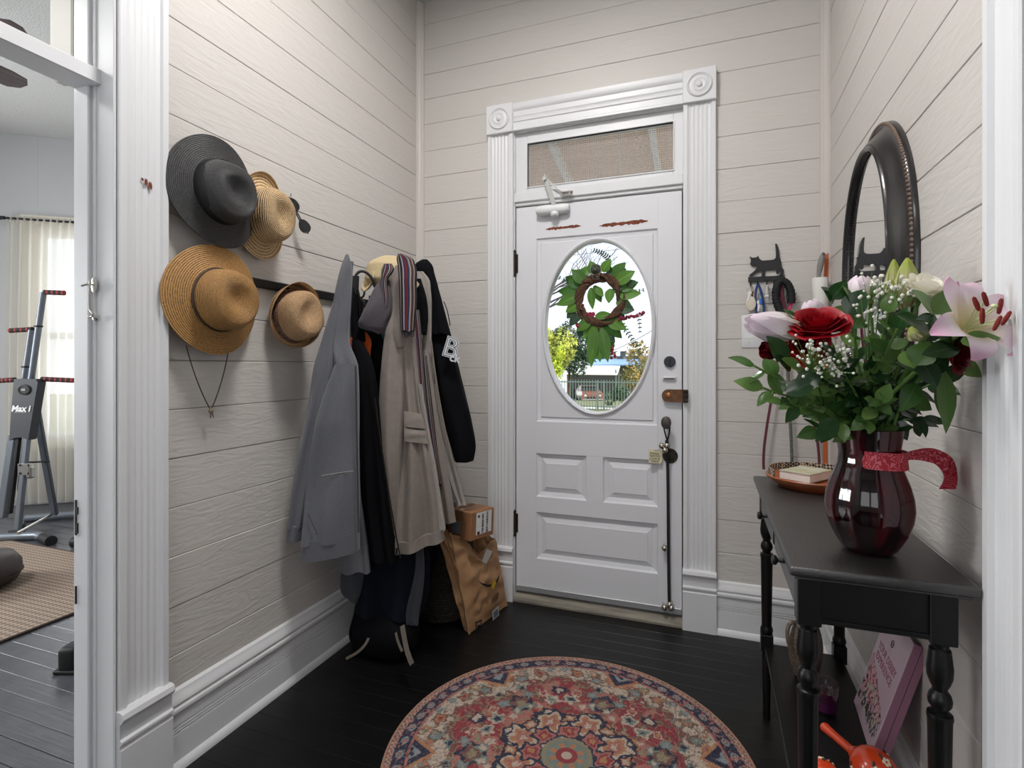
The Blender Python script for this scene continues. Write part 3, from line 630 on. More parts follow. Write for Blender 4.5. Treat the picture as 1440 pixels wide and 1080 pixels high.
def cloth_mat(name, c, rough=.9, weave=900, bump=.35, var=None, sheen=.1, crease=0):
    m = mat(name, c, rough, spec=.12, bump=((crease, crease, crease * .35) if crease else weave, bump, .004 if crease else .0006, 4, .8 if crease else 0), var=var or (250, .18), sheen=sheen); return m
def garment(name, rows, d, thick, m, parent, nf=5, amp=.008, seed=0, ph=None, hem=.0, n=44, lean=0, uvw=None, cut=.0, taper_top=True, rip=.004):
    """hanging cloth: rows (picture y, left x, right x) give its outline d metres into the room; a closed loft with real thickness and folds"""
    r = random.Random(seed); R = lerp_rows(rows, n); NS = 56; rings = []
    ph = [r.random() * 6.28 for _ in range(6)]; fq = [nf * (.8 + .5 * r.random()), nf * 1.9, nf * .5]
    for i, (py, xl, xr) in enumerate(R):
        t = i / (n - 1) if n != 10 else .96 + .04 * i / (n - 1); dd = d + lean * t; a = Dp(xl, py, dd); c = Dp(xr, py, dd); ctr = (a + c) / 2; hw = (c - a).length / 2
        ring = []; grow = .25 + .75 * min(1, t * 1.6); th = thick * (.45 + .55 * min(1, t * 3)) if taper_top else thick
        th = min(th, hw * 1.6)
        for k in range(NS):
            an = 2 * PI * k / NS; cu, su = math.cos(an), math.sin(an)
            u = math.copysign(abs(cu) ** .85, cu); v = math.copysign(abs(su) ** .75, su)
            f = (math.sin(fq[0] * u * 1.7 + ph[0] + .9 * math.sin(2.1 * t + ph[3])) + .5 * math.sin(fq[1] * u + ph[1] + 1.7 * t) + .55 * math.sin(fq[2] * u + 5 * t + ph[2]) + .35 * math.sin(9 * t + 2.6 * u + ph[4]))
            g_ = (1 - 2 * abs(math.sin(fq[0] * .85 * u + 1.6 * t + ph[4] + .5 * math.sin(4 * t)))) * .8 + (1 - 2 * abs(math.sin(fq[1] * .6 * u - 2.3 * t + ph[1]))) * .35
            f += g_ * (.4 + .6 * t)
            p = ctr + RT * (hw * u) + FW * (th / 2 * v + amp * grow * f * (1 if su <= 0 else .5) * (1 - .5 * abs(u) ** 6))
            p.z += -hem * (1 if rip == 0 else max(0, t - .5) / .5) * (u) + rip * math.sin(6 * u + ph[5]) * max(0, t - .9) * 10
            if p.x < XL + .022: p.x = XL + .022 + .3 * (p.x - XL - .022) * 0
            ring.append(p)
        rings.append(ring)
    b = B(); b.rings(rings, caps=True, uv=uvw or (lambda i, j: (-math.cos(2 * PI * j / NS) * .5 + .5, i / (n - 1))))
    o = mobj(name, b, m, parent, ang=50); return o
GRP = 'garments on the coat rack'
M_GREY = cloth_mat('heather_grey_fleece', s2l(110, 111, 117), var=(420, .28), sheen=.25)
M_GREY2 = cloth_mat('heather_grey_rib', s2l(104, 105, 111), var=(420, .28), sheen=.25)
M_BLKC = cloth_mat('black_fabric', s2l(13, 14, 18), .85, sheen=0)
M_NAVY = cloth_mat('navy_wool', s2l(22, 25, 35), .95, sheen=0)
M_KHAKI = cloth_mat('khaki_cotton', s2l(140, 130, 123), .75, bump=.7, var=(40, .08), crease=34)
M_KHAKI2 = cloth_mat('light_khaki_cotton', s2l(158, 151, 145), .75, bump=.5, var=(40, .08), crease=40)
M_ORNG = cloth_mat('orange_fabric', s2l(196, 88, 40), .8)
M_PURP = cloth_mat('grey_violet_knit', s2l(92, 86, 92), .9)
M_CHAR = cloth_mat('charcoal_fabric', s2l(70, 72, 78), .9)
M_CAPC = cloth_mat('beige_canvas', s2l(206, 186, 148), .85)
M_DKGRN = cloth_mat('teal_lining', s2l(52, 72, 74), .9); M_RUSTC = cloth_mat('rust_lining', s2l(120, 66, 44), .9)

def gthing(name, label, px, py, d, cat): return thing(name, label, cat, Dp(px, py, d), GRP)
# grey zip hoodie
t = gthing('hooded_sweatshirt', 'heather grey zip hoodie hanging nearest to the doorway', 488, 365, 2.12, 'hoodie')
garment('back_panel', [(560, 462, 506), (640, 470, 507), (700, 474, 509), (745, 474, 516), (804, 478, 521)], 2.20, .05, M_GREY, t, 3, .006, 3)
garment('hood', [(358, 486, 490), (372, 481, 494), (400, 474, 494), (440, 467, 492), (480, 464, 491), (515, 468, 503), (530, 474, 504)], 2.09, .12, M_GREY, t, 2.5, .008, 5)
garment('hood', [(368, 489, 497), (400, 486, 495), (440, 482, 492), (480, 482, 492)], 2.16, .06, M_GREY2, t, 2, .003, 6)
garment('sleeve', [(425, 468, 476), (460, 458, 474), (490, 449, 470), (510, 443, 470), (560, 435, 464), (600, 427, 456), (680, 413, 440), (740, 406, 428)], 2.06, .09, M_GREY, t, 2.5, .006, 8)
garment('cuff', [(738, 406, 427), (748, 405, 426), (760, 404, 424)], 2.055, .085, M_GREY2, t, 2, .003, 9, n=10)
garment('front_panel', [(512, 472, 503), (535, 464, 504), (580, 450, 504), (640, 439, 504), (690, 432, 505), (758, 426, 505)], 2.05, .11, M_GREY, t, 3.2, .012, 11, hem=-.016)
garment('hem_band', [(752, 426, 505), (766, 425, 505), (780, 424, 505)], 2.045, .112, M_GREY2, t, 3, .004, 11, n=10, hem=-.020, rip=0)
b = B(); b.tube([Dp(500 + i * .5, 515 + i * 26, 2.0) for i in range(10)], .0035, 6); mobj('zipper', b, M_CHAR, t)
b = B(); b.tube([Dp(452, 669, 1.992), Dp(470, 666, 1.985), Dp(497, 662, 1.992)], .0016, 5); mobj('pocket_seam', b, M_KHAKI2, t)
b = B(); b.tube([Dp(433, 722, 1.992), Dp(446, 752, 1.986)], .0016, 5); mobj('pocket_seam', b, M_CHAR, t)
# black jacket with orange lining
t = gthing('jacket', 'black zip jacket with a patch of orange lining between grey hoodie and khaki coat', 500, 380, 2.26, 'jacket')
garment('body', [(478, 495, 508), (500, 496, 520), (560, 503, 532), (650, 506, 542), (720, 508, 550), (786, 521, 557)], 2.21, .09, M_BLKC, t, 3, .007, 21)
garment('collar', [(388, 495, 500), (410, 495, 505), (440, 494, 511), (480, 495, 516)], 2.26, .05, M_BLKC, t, 3, .004, 22)
garment('lining', [(464, 507, 512), (474, 494, 520), (500, 500, 521), (530, 508, 521), (565, 512, 522)], 2.255, .03, M_ORNG, t, 2, .004, 23)
b = B(); b.tube([Dp(527 + i * 3.2 + (i ** 2) * .09, 560 + i * 25, 2.16) for i in range(10)], .003, 6); b.box(Dp(558, 776, 2.15), (.006, .006, .03)); mobj('zipper', b, M_BRONZE, t)
# shoulder bag straps / black bag on hook
t = gthing('shoulder_bag', 'slim black bag with a looped black handle on the hook behind the grey hoodie', 505, 400, 2.3, 'bag')
garment('body', [(440, 497, 512), (470, 505, 536), (520, 512, 538), (580, 514, 538), (640, 516, 540)], 2.33, .05, M_BLKC, t, 2, .003, 25)
b = B(); b.tube(bez([Dp(500, 388, 2.25), Dp(508, 372, 2.26), Dp(526, 388, 2.27), Dp(527, 404, 2.28)], 14), .006, 8); b.tube(bez([Dp(502, 412, 2.25), Dp(506, 420, 2.26), Dp(520, 440, 2.28)], 8), .006, 8); mobj('handle', b, M_RUBBER, t)
b = B(); b.bar(Dp(500, 388, 2.25), Dp(496, 480, 2.26), .03, .006, up=FW); mobj('strap', b, M_RUBBER, t)
# grey violet knit beanie / hood
t = gthing('knit_hood', 'grey violet knitted hood or cap left of the khaki coat', 525, 405, 2.24, 'cap')
garment('body', [(392, 536, 546), (405, 527, 550), (425, 518, 552), (445, 509, 550), (456, 505, 545), (462, 508, 543), (469, 530, 541)], 2.22, .10, M_PURP, t, 2, .005, 31)
# rust and teal jacket edge
t = gthing('jacket', 'rust and teal jacket seen only as a sliver left of the khaki coat', 534, 470, 2.40, 'jacket')
garment('body', [(455, 530, 545), (520, 526, 545), (600, 524, 545), (660, 530, 548)], 2.40, .04, M_RUSTC, t, 2, .004, 33); garment('lining', [(470, 535, 550), (560, 531, 548), (620, 530, 546)], 2.375, .03, M_DKGRN, t, 2, .004, 34)
# beige cap
t = gthing('canvas_cap', 'beige canvas cap on the coat rack behind the scarf', 540, 385, 2.36, 'cap')
garment('crown', [(361, 537, 560), (368, 523, 565), (380, 516, 568), (394, 515, 566), (400, 518, 560)], 2.36, .13, M_CAPC, t, 1.5, .004, 36, n=24)
b = B(); Mb = axis_frame(Dp(522, 396, 2.33), (RT * -.5 - FW * .4 + UP * .2), UP); b.lathe([(.0, 0), (.040, .004), (.052, .014), (.050, .017), (.038, .008), (0, .004)], 24, Mb); mobj('brim', b, M_CAPC, t)
# khaki jacket
t = gthing('hooded_jacket', 'khaki cotton hooded jacket with buttoned flap pocket in front of the rack', 560, 380, 2.28, 'jacket')
garment('inner_panel', [(520, 590, 606), (560, 596, 612), (640, 606, 625), (700, 612, 636), (733, 614, 641)], 2.36, .06, M_KHAKI, t, 3, .007, 40)
garment('hood', [(374, 556, 568), (386, 550, 572), (402, 546, 574), (440, 544, 576), (470, 542, 582), (488, 545, 583)], 2.25, .11, M_KHAKI, t, 2.6, .008, 41)
garment('sleeve', [(455, 544, 566), (480, 540, 570), (520, 536, 570), (600, 533, 569), (660, 536, 566), (720, 545, 563), (752, 551, 561)], 2.23, .09, M_KHAKI, t, 2.6, .008, 42)
garment('front_panel', [(462, 558, 583), (500, 562, 586), (540, 565, 590), (600, 567, 600), (660, 563, 611), (720, 558, 621), (766, 556, 624)], 2.235, .10, M_KHAKI, t, 3.4, .011, 43, hem=-.030)
garment('hem_band', [(752, 556, 623), (760, 556, 624), (768, 556, 625)], 2.23, .107, M_KHAKI, t, 3.2, .008, 43, n=10, hem=-.030, rip=0)
garment('pocket_flap', [(580, 568, 593), (590, 568, 596), (601, 568, 599)], 2.185, .018, M_KHAKI, t, 2, .002, 45, n=12, hem=.006, rip=0)
garment('pocket_flap', [(604, 568, 599), (612, 568, 601), (622, 568, 603)], 2.183, .018, M_KHAKI, t, 2, .002, 46, n=12, hem=.006, rip=0)
garment('storm_flap', [(540, 588, 593), (600, 596, 603), (660, 605, 614), (700, 611, 620), (745, 618, 627)], 2.20, .022, M_KHAKI2, t, 1.5, .003, 47)
b = B(); b.tube([Dp(581, 768, 2.19), Dp(584, 776, 2.19), Dp(588, 774, 2.19), Dp(587, 768, 2.19)], .0018, 6); mobj('drawcord', b, M_KHAKI2, t)
# striped scarf
def stripe_mat(name):
    m = bpy.data.materials.new(name); m.use_nodes = True; n = m.node_tree; p = n.nodes['Principled BSDF']; p.inputs['Roughness'].default_value = .95
    u = n.nodes.new('ShaderNodeUVMap'); sp = n.nodes.new('ShaderNodeSeparateXYZ'); r = n.nodes.new('ShaderNodeValToRGB'); r.color_ramp.interpolation = 'CONSTANT'
    n.links.new(u.outputs[0], sp.inputs[0]); n.links.new(sp.outputs[0], r.inputs[0]); n.links.new(r.outputs[0], p.inputs['Base Color'])
    cs = [(30, 30, 36), (40, 39, 44), (150, 138, 126), (92, 44, 46), (44, 42, 50), (112, 98, 74), (158, 154, 152), (64, 72, 100), (36, 38, 62), (104, 32, 40), (84, 28, 40), (44, 36, 74), (160, 156, 158), (60, 58, 66), (22, 22, 28), (34, 34, 42), (150, 142, 130), (52, 30, 40), (34, 30, 42)]
    e = r.color_ramp.elements; e.remove(e[1])
    for i, c in enumerate(cs):
        k = e[0] if i == 0 else e.new(i / len(cs)); k.color = (*s2l(*c), 1)
    t = n.nodes.new('ShaderNodeTexCoord'); nz = n.nodes.new('ShaderNodeTexNoise'); nz.inputs['Scale'].default_value = 500; n.links.new(t.outputs['Object'], nz.inputs['Vector'])
    b = n.nodes.new('ShaderNodeBump'); b.inputs['Strength'].default_value = .5; b.inputs['Distance'].default_value = .002; n.links.new(nz.outputs[0], b.inputs['Height']); n.links.new(b.outputs[0], p.inputs['Normal'])
    return m
M_SCARF = stripe_mat('multicolour_stripes')
t = gthing('scarf', 'multicolour striped knit scarf draped over the khaki jacket', 570, 360, 2.18, 'scarf')
garment('front_tail', [(357, 560, 566), (362, 558, 578), (372, 559, 584), (400, 561, 586), (430, 562, 586), (452, 563, 584), (466, 564, 583)], 2.165, .035, M_SCARF, t, 3, .005, 51)
garment('side_tail', [(436, 578, 590), (480, 583, 594), (540, 588, 598), (600, 591, 604), (660, 597, 610), (705, 604, 614)], 2.285, .04, M_SCARF, t, 2, .004, 52)
garment('side_tail', [(500, 590, 600), (560, 593, 607), (620, 602, 614), (680, 610, 622)], 2.335, .03, M_SCARF, t, 2, .004, 55)
garment('loop', [(371, 540, 551), (378, 537, 554), (392, 536, 546), (420, 538, 546), (432, 540, 545)], 2.19, .03, M_SCARF, t, 2, .002, 53)
b = B()
for i in range(16):
    x = 565 + i * 1.15; b.tube([Dp(x, 465, 2.15), Dp(x + rnd.uniform(-1, 1), 473 + rnd.uniform(-2, 2), 2.148)], .0014, 4)
f = mobj('fringe', b, M_SCARF, t); f['kind'] = 'stuff'
# grey jacket with fleece collar
t = gthing('zip_jacket', 'light grey zip jacket with black inside, between khaki coat and black hoodie', 592, 390, 2.45, 'jacket')
garment('body', [(540, 598, 614), (600, 604, 626), (640, 610, 637), (700, 620, 653), (709, 624, 656)], 2.47, .07, M_KHAKI2, t, 3, .006, 61)
garment('collar', [(382, 583, 595), (390, 584, 602), (410, 590, 606), (450, 595, 607), (480, 594, 607), (560, 600, 613)], 2.45, .05, M_KHAKI2, t, 2, .006, 62)
garment('lining', [(392, 582, 592), (420, 580, 600), (450, 583, 602), (470, 588, 600)], 2.41, .03, M_BLKC, t, 2, .003, 63)
garment('lining', [(560, 598, 606), (620, 606, 620), (680, 620, 634), (706, 628, 644)], 2.42, .03, M_PURP, t, 2, .004, 64)
b = B(); b.tube(bez([Dp(606, 480, 2.40), Dp(614, 560, 2.41), Dp(632, 640, 2.42), Dp(650, 706, 2.43)], 14), .005, 6); mobj('zipper', b, M_KHAKI, t)
b = B(); b.poly([Dp(583, 391, 2.385), Dp(590, 400, 2.385), Dp(584, 408, 2.385), Dp(583.2, 409, 2.39)], [(0, 1, 2, 3)]); b.bm.normal_update(); bmesh.ops.solidify(b.bm, geom=b.bm.faces[:], thickness=.002); mobj('care_label', b, M_CAPC, t)
# black hoodie by the door
t = gthing('hooded_sweatshirt', 'black hoodie with white letters on the chest hanging nearest the front door', 598, 370, 2.5, 'hoodie')
garment('hood', [(365, 594, 601), (370, 586, 606), (385, 588, 611), (410, 596, 618), (440, 600, 626), (470, 603, 634)], 2.50, .10, M_BLKC, t, 2, .006, 71)
garment('body', [(430, 600, 623), (470, 603, 634), (520, 606, 646), (560, 612, 656), (600, 620, 665), (630, 628, 668), (645, 632, 667)], 2.53, .13, M_BLKC, t, 3, .012, 72)
garment('sleeve', [(500, 612, 638), (540, 618, 649), (600, 628, 665), (630, 636, 669), (648, 640, 666)], 2.475, .08, M_BLKC, t, 2.4, .007, 73)
b = B(); b.tube(bez([Dp(624, 424, 2.45), Dp(630, 436, 2.45), Dp(633, 458, 2.45)], 8), .0022, 6); mobj('drawcord', b, M_BLKC, t)
M_WHT = mat('white_print', s2l(214, 216, 222), .7); M_BPR = mat('black_print', s2l(24, 25, 30), .7)
tl = (RT * .42 - UP * .9).normalized()
Mt = frame(Dp(634, 490, 2.40), RT * .93 - UP * .28, UP * .93 + RT * .28)
for body, size, off, ex, m_ in (('B', .125, .004, .0010, M_WHT), ('B', .125, .0006, .0016, M_BPR), ('B', .125, -.0022, .0022, M_WHT)):
    g = text_bm(body, size, ex, bold=off); b = B(); b.add(g, Mt); mobj('letter_print', b, m_, t, smooth=False)
g = text_bm('ck', .05, .0026, bold=.0012); b = B(); b.add(g, frame(Dp(639.5, 504, 2.398), RT * .97 - UP * .2, UP * .97 + RT * .2)); mobj('letter_print', b, M_WHT, t, smooth=False)
# long navy coat and black trousers hanging lowest
t = gthing('overcoat', 'long navy coat hanging lowest under the black jacket, grey lining on its right', 550, 760, 2.32, 'coat')
garment('body', [(600, 520, 575), (700, 512, 590), (760, 506, 600), (800, 504, 604), (840, 501, 600), (862, 500, 592)], 2.31, .12, M_NAVY, t, 3.5, .012, 81, hem=.012)
garment('lining', [(768, 585, 595), (800, 584, 597), (830, 578, 595), (860, 570, 590), (877, 572, 588)], 2.27, .04, M_CHAR, t, 2, .004, 82)
t = gthing('trousers', 'black trousers hanging behind and below the navy coat', 545, 800, 2.42, 'trousers')
garment('leg', [(700, 515, 560), (800, 508, 552), (860, 498, 548), (900, 493, 545), (906, 496, 545)], 2.40, .09, M_BLKC, t, 2.5, .008, 84); garment('leg', [(700, 560, 600), (800, 552, 596), (860, 545, 588), (898, 540, 580)], 2.42, .09, M_BLKC, t, 2.5, .008, 85)
t = gthing('jacket', 'charcoal jacket corner poking out under the grey hoodie by the baseboard', 495, 770, 2.28, 'jacket')
garment('body', [(700, 490, 520), (780, 483, 514), (815, 479, 512), (835, 482, 507), (847, 494, 503)], 2.24, .05, M_CHAR, t, 2, .004, 86)
t = gthing('jacket', 'dark navy jacket hanging behind the khaki coat over the basket', 605, 700, 2.5, 'jacket')
garment('body', [(560, 590, 612), (660, 594, 622), (740, 596, 622), (790, 597, 616), (825, 592, 606)], 2.50, .08, M_NAVY, t, 2.5, .006, 87)

# ================================================================ ON THE FLOOR BY THE COATS
# woven basket
M_WICK = mat('dark_woven_seagrass', s2l(62, 54, 46), .8, bump=(180, .6, .003, 3), var=(120, .7, s2l(20, 18, 17)))
bc = Vector((-1.275, 2.43, 0))
t = thing('woven_basket', 'dark coiled seagrass basket on the floor behind the paper bag', 'basket', bc)
b = B(); prf = [(0, .004), (.13, .004)]
for i in range(27):
    z = .010 + i * .0148; r = .135 + .020 * math.sin(min(1, z / .4) * PI * .75)
    for q in range(5): a = q / 5; prf.append((r + .0055 * math.sin(PI * a), z + .0148 * a))
prf += [(prf[-1][0] - .012, prf[-1][1]), (.125, .05), (0, .05)]
b.lathe(prf, 64, Matrix.Translation(bc), rf=lambda a, i: 1 + (.010 * math.sin(26 * a + (i // 5) * PI) if 2 < i < 136 else 0)); mobj('body', b, M_WICK, t, ang=60)
for sg in (-1, 1): b = B(); b.tube(bez([bc + Vector((.14 * sg, -.05, .38)), bc + Vector((.17 * sg, -.03, .46)), bc + Vector((.17 * sg, .03, .46)), bc + Vector((.14 * sg, .05, .38))], 12), .008, 8); mobj('handle', b, M_WICK, t)
# black bag with straps lying under the trousers
t = thing('backpack', 'black bag on the floor under the hanging trousers with grey straps', 'bag', (-1.30, 1.98, 0), None)
b = B(); rg = []
for i in range(15):
    k = i / 14; z = .008 + .20 * k; q = math.sin(PI * (.12 + .80 * k)) ** .5
    rg.append([Vector((-1.32 + .145 * q * math.copysign(abs(math.cos(a)) ** .7, math.cos(a)) + .006 * math.sin(7 * a + 4 * k), 2.00 + .10 * q * math.copysign(abs(math.sin(a)) ** .7, math.sin(a)), z)) for a in [2 * PI * j / 40 for j in range(40)]])
b.rings(rg); mobj('body', b, M_BLKC, t, ang=60)
M_STRAP = mat('grey_webbing', s2l(96, 88, 80), .85, bump=(500, .4, .001))
def strapmesh(P, w, nrm, th=.003):
    q = bez(P, 16); b = B(); pts = []
    for i, p in enumerate(q):
        tg = (q[min(i + 1, 16)] - q[max(i - 1, 0)]).normalized(); sd = tg.cross(Vector(nrm)).normalized(); pts.append([p - sd * w / 2, p, p + sd * w / 2])
    b.grid(pts, thick=th); return b
mobj('strap', strapmesh([Dp(566, 880, 2.16), Dp(570, 905, 2.10), Dp(572, 918, 2.06), Dp(580, 934, 2.035)], .020, -FW), M_STRAP, t)
mobj('strap', strapmesh([Dp(557, 890, 2.15), Dp(560, 905, 2.10), Dp(566, 916, 2.08)], .010, -FW), M_STRAP, t)
mobj('strap', strapmesh([Dp(518, 898, 2.14), Dp(512, 912, 2.08), Dp(500, 920, 2.05), Dp(486, 926, 2.03)], .010, -FW), M_STRAP, t)
# paper bag
M_KRAFT = mat('brown_kraft_paper', s2l(168, 128, 90), .75, bump=(22, .45, .006, 4, 1.2), var=(10, .14))
M_INK = mat('black_ink', s2l(30, 28, 28), .7); M_LBL = mat('white_label_paper', s2l(214, 214, 212), .6); M_YEL = mat('yellow_sticker', s2l(222, 190, 48), .6)
t = thing('paper_bag', 'crumpled brown paper bag with a black smile mark leaning by the door casing', 'paper bag', (-1.05, 2.42, 0))
Abt = [Vector((-1.045, 2.262, .004)), Vector((-.985, 2.612, .004)), Vector((-1.090, 2.640, .004)), Vector((-1.092, 2.292, .004))]
Atp = [Dp(636, 752, 2.47), Dp(697, 758, 2.77), Dp(660, 738, 2.84), Dp(615, 749, 2.47)]
b = B(); rg = []; r_ = random.Random(4)
from mathutils import noise as mnoise
for i in range(41):
    k = i / 40; q = [Abt[j].lerp(Atp[j], k) for j in range(4)]; ring = []
    for j in range(4):
        for m_ in range(18):
            u = m_ / 18; p = q[j].lerp(q[(j + 1) % 4], u)
            nrm = (q[(j + 1) % 4] - q[j]).cross(UP).normalized()
            bul = (.020 if j == 0 else -.012 if j == 3 else .01) * math.sin(PI * u) * math.sin(PI * min(1, k * 1.05))
            crk = .006 * math.sin(9 * u + 7 * k + j) * math.sin(5 * k + 3 * j + 4 * u) * (k + .15) + .005 * math.sin(23 * k + 5 * u * (j + 1)) * k
            e_ = min(1, 5 * u, 5 * (1 - u)); crk += (.020 * (.5 - abs(mnoise.noise(p * 13 + Vector((3, 1, 2))))) * (.3 + k) + .010 * mnoise.noise(p * 26)) * (.35 + .65 * e_) * min(1, 8 * k) - .006
            p = p + nrm * (bul + crk)
            if j == 0: p.z -= .075 * math.exp(-((u - .55) / .22) ** 2) * max(0, k - .7) / .3
            if j == 3: p.z += .02 * math.sin(PI * u) * k
            ring.append(p)
    rg.append(ring)
b.rings(rg, caps=False); b.bm.faces.new([b.bm.verts.new(p) for p in rg[0]]); mobj('body', b, M_KRAFT, t, ang=28)
nF = (Abt[1] - Abt[0]).cross(Atp[0] - Abt[0]).normalized()
if nF.dot(FW) > 0: nF = -nF
def onface(px, py, off=.022, P0=Abt[0], n=None):
    n = n or nF; dirv = Dp(px, py, 1) - Vector((0, 0, 1.25)); o = Vector((0, 0, 1.25)); k = (P0 + n * off - o).dot(n) / dirv.dot(n); return o + dirv * k
def decal(name, pxs, m, parent, off=.022, **kw):
    b = B(); b.bm.faces.new([b.bm.verts.new(onface(x, y, off, **kw)) for x, y in pxs]); bmesh.ops.solidify(b.bm, geom=b.bm.faces[:], thickness=.0012); return mobj(name, b, m, parent, smooth=False)
sm = [(672, 816), (678, 820), (686, 822.5), (692, 821.5), (698, 816.5), (702, 808), (703.5, 800)]; lo = [(702, 812), (699, 820), (693, 824.5), (686, 825.5), (678, 822.5)]
decal('printed_smile', sm + lo[0:1] + lo[1:], M_INK, t, .028)
decal('paper_label', [(684, 772), (693, 775), (684, 793), (677.5, 790)], M_LBL, t, .034)
decal('sticker', [(695, 815), (698, 819), (694, 829), (690.5, 825)], M_YEL, t, .030)
decal('shipping_label', [(692, 860), (701, 851), (702, 865), (693, 873)], M_LBL, t, .014); decal('printed_block', [(694, 861.5), (700, 855.5), (700.6, 864), (694.6, 869.5)], mat('faded_blue_ink', s2l(120, 130, 146), .7), t, .0165)
for k in range(5): decal('printed_bars', [(691.5 + k * 2, 842 - k * 2.2), (692.6 + k * 2, 841 - k * 2.2), (692.6 + k * 2, 849 - k * 1.6), (691.5 + k * 2, 850 - k * 1.6)], M_INK, t, .023)
for q in ([(668.5, 875), (677.5, 871), (677.5, 873), (669, 877)], [(668.5, 875), (670, 874.4), (671, 889.5), (669.6, 890)], [(676.2, 872), (677.6, 871.2), (677.4, 884), (676, 885)], [(669.6, 888.5), (677, 882.5), (677, 884.5), (669.7, 890.5)], [(671.5, 880), (675.5, 878), (675.5, 883), (671.8, 886)]): decal('printed_mark', q, M_INK, t, .012)
# cardboard box on the bag
M_CARD = mat('cardboard', s2l(150, 104, 70), .8, bump=(60, .2, .001), var=(14, .12))
t = thing('cardboard_box', 'small cardboard parcel with white shipping label on top of the paper bag', 'box', Dp(664, 750, 2.6))
N0 = Dp(661.5, 762, 2.50); e1 = Dp(694, 750, 2.64) - N0; e1.z = 0; l1 = e1.length; e1.normalize(); e2 = Vector((-e1.y, e1.x, 0)); l2 = .150; hb = .132
tilt = Matrix.Rotation(.05, 3, e2)
e1t = tilt @ e1; ez = tilt @ UP
Mx = Matrix((e1t, e2, ez)).transposed().to_4x4(); Mx.translation = N0
b = B(); b.box((l1 / 2, l2 / 2, hb / 2), (l1, l2, hb), bevel=.003); b.bm.transform(Mx); mobj('body', b, M_CARD, t)
b = B(); b.box((.04 + .055, -.0008, hb * .56), (l1 * .66, .0012, hb * .78)); b.bm.transform(Mx); mobj('shipping_label', b, M_LBL, t)
b = B(); rr = random.Random(3)
for cx, z0, z1 in ((.085, .028, .115), (.118, .025, .118)):
    z = z0
    while z < z1: h = .0015 + .004 * rr.random(); b.box((cx, -.0018, z + h / 2), (.014, .0008, h)); z += h + .002 + .003 * rr.random()
b.box((.055, -.0018, .108), (.012, .0008, .012)); b.box((.055, -.0018, .030), (.016, .0008, .014)); b.bm.transform(Mx); mobj('printed_bars', b, M_INK, t)
b = B(); b.box((.0, l2 * .5, hb * .5), (.0016, .05, hb * 1.0)); b.box((l1 * .5, l2 * .5, hb + .0004), (l1, .05, .0012)); b.bm.transform(Mx); mobj('packing_tape', b, mat('brown_tape', s2l(140, 100, 70), .25), t)
b = B(); b.box((-.001, l2 * .62, hb * .40), (.0014, .06, .06)); b.bm.transform(Mx); mobj('side_label', b, mat('grey_label', s2l(120, 124, 134), .6), t)

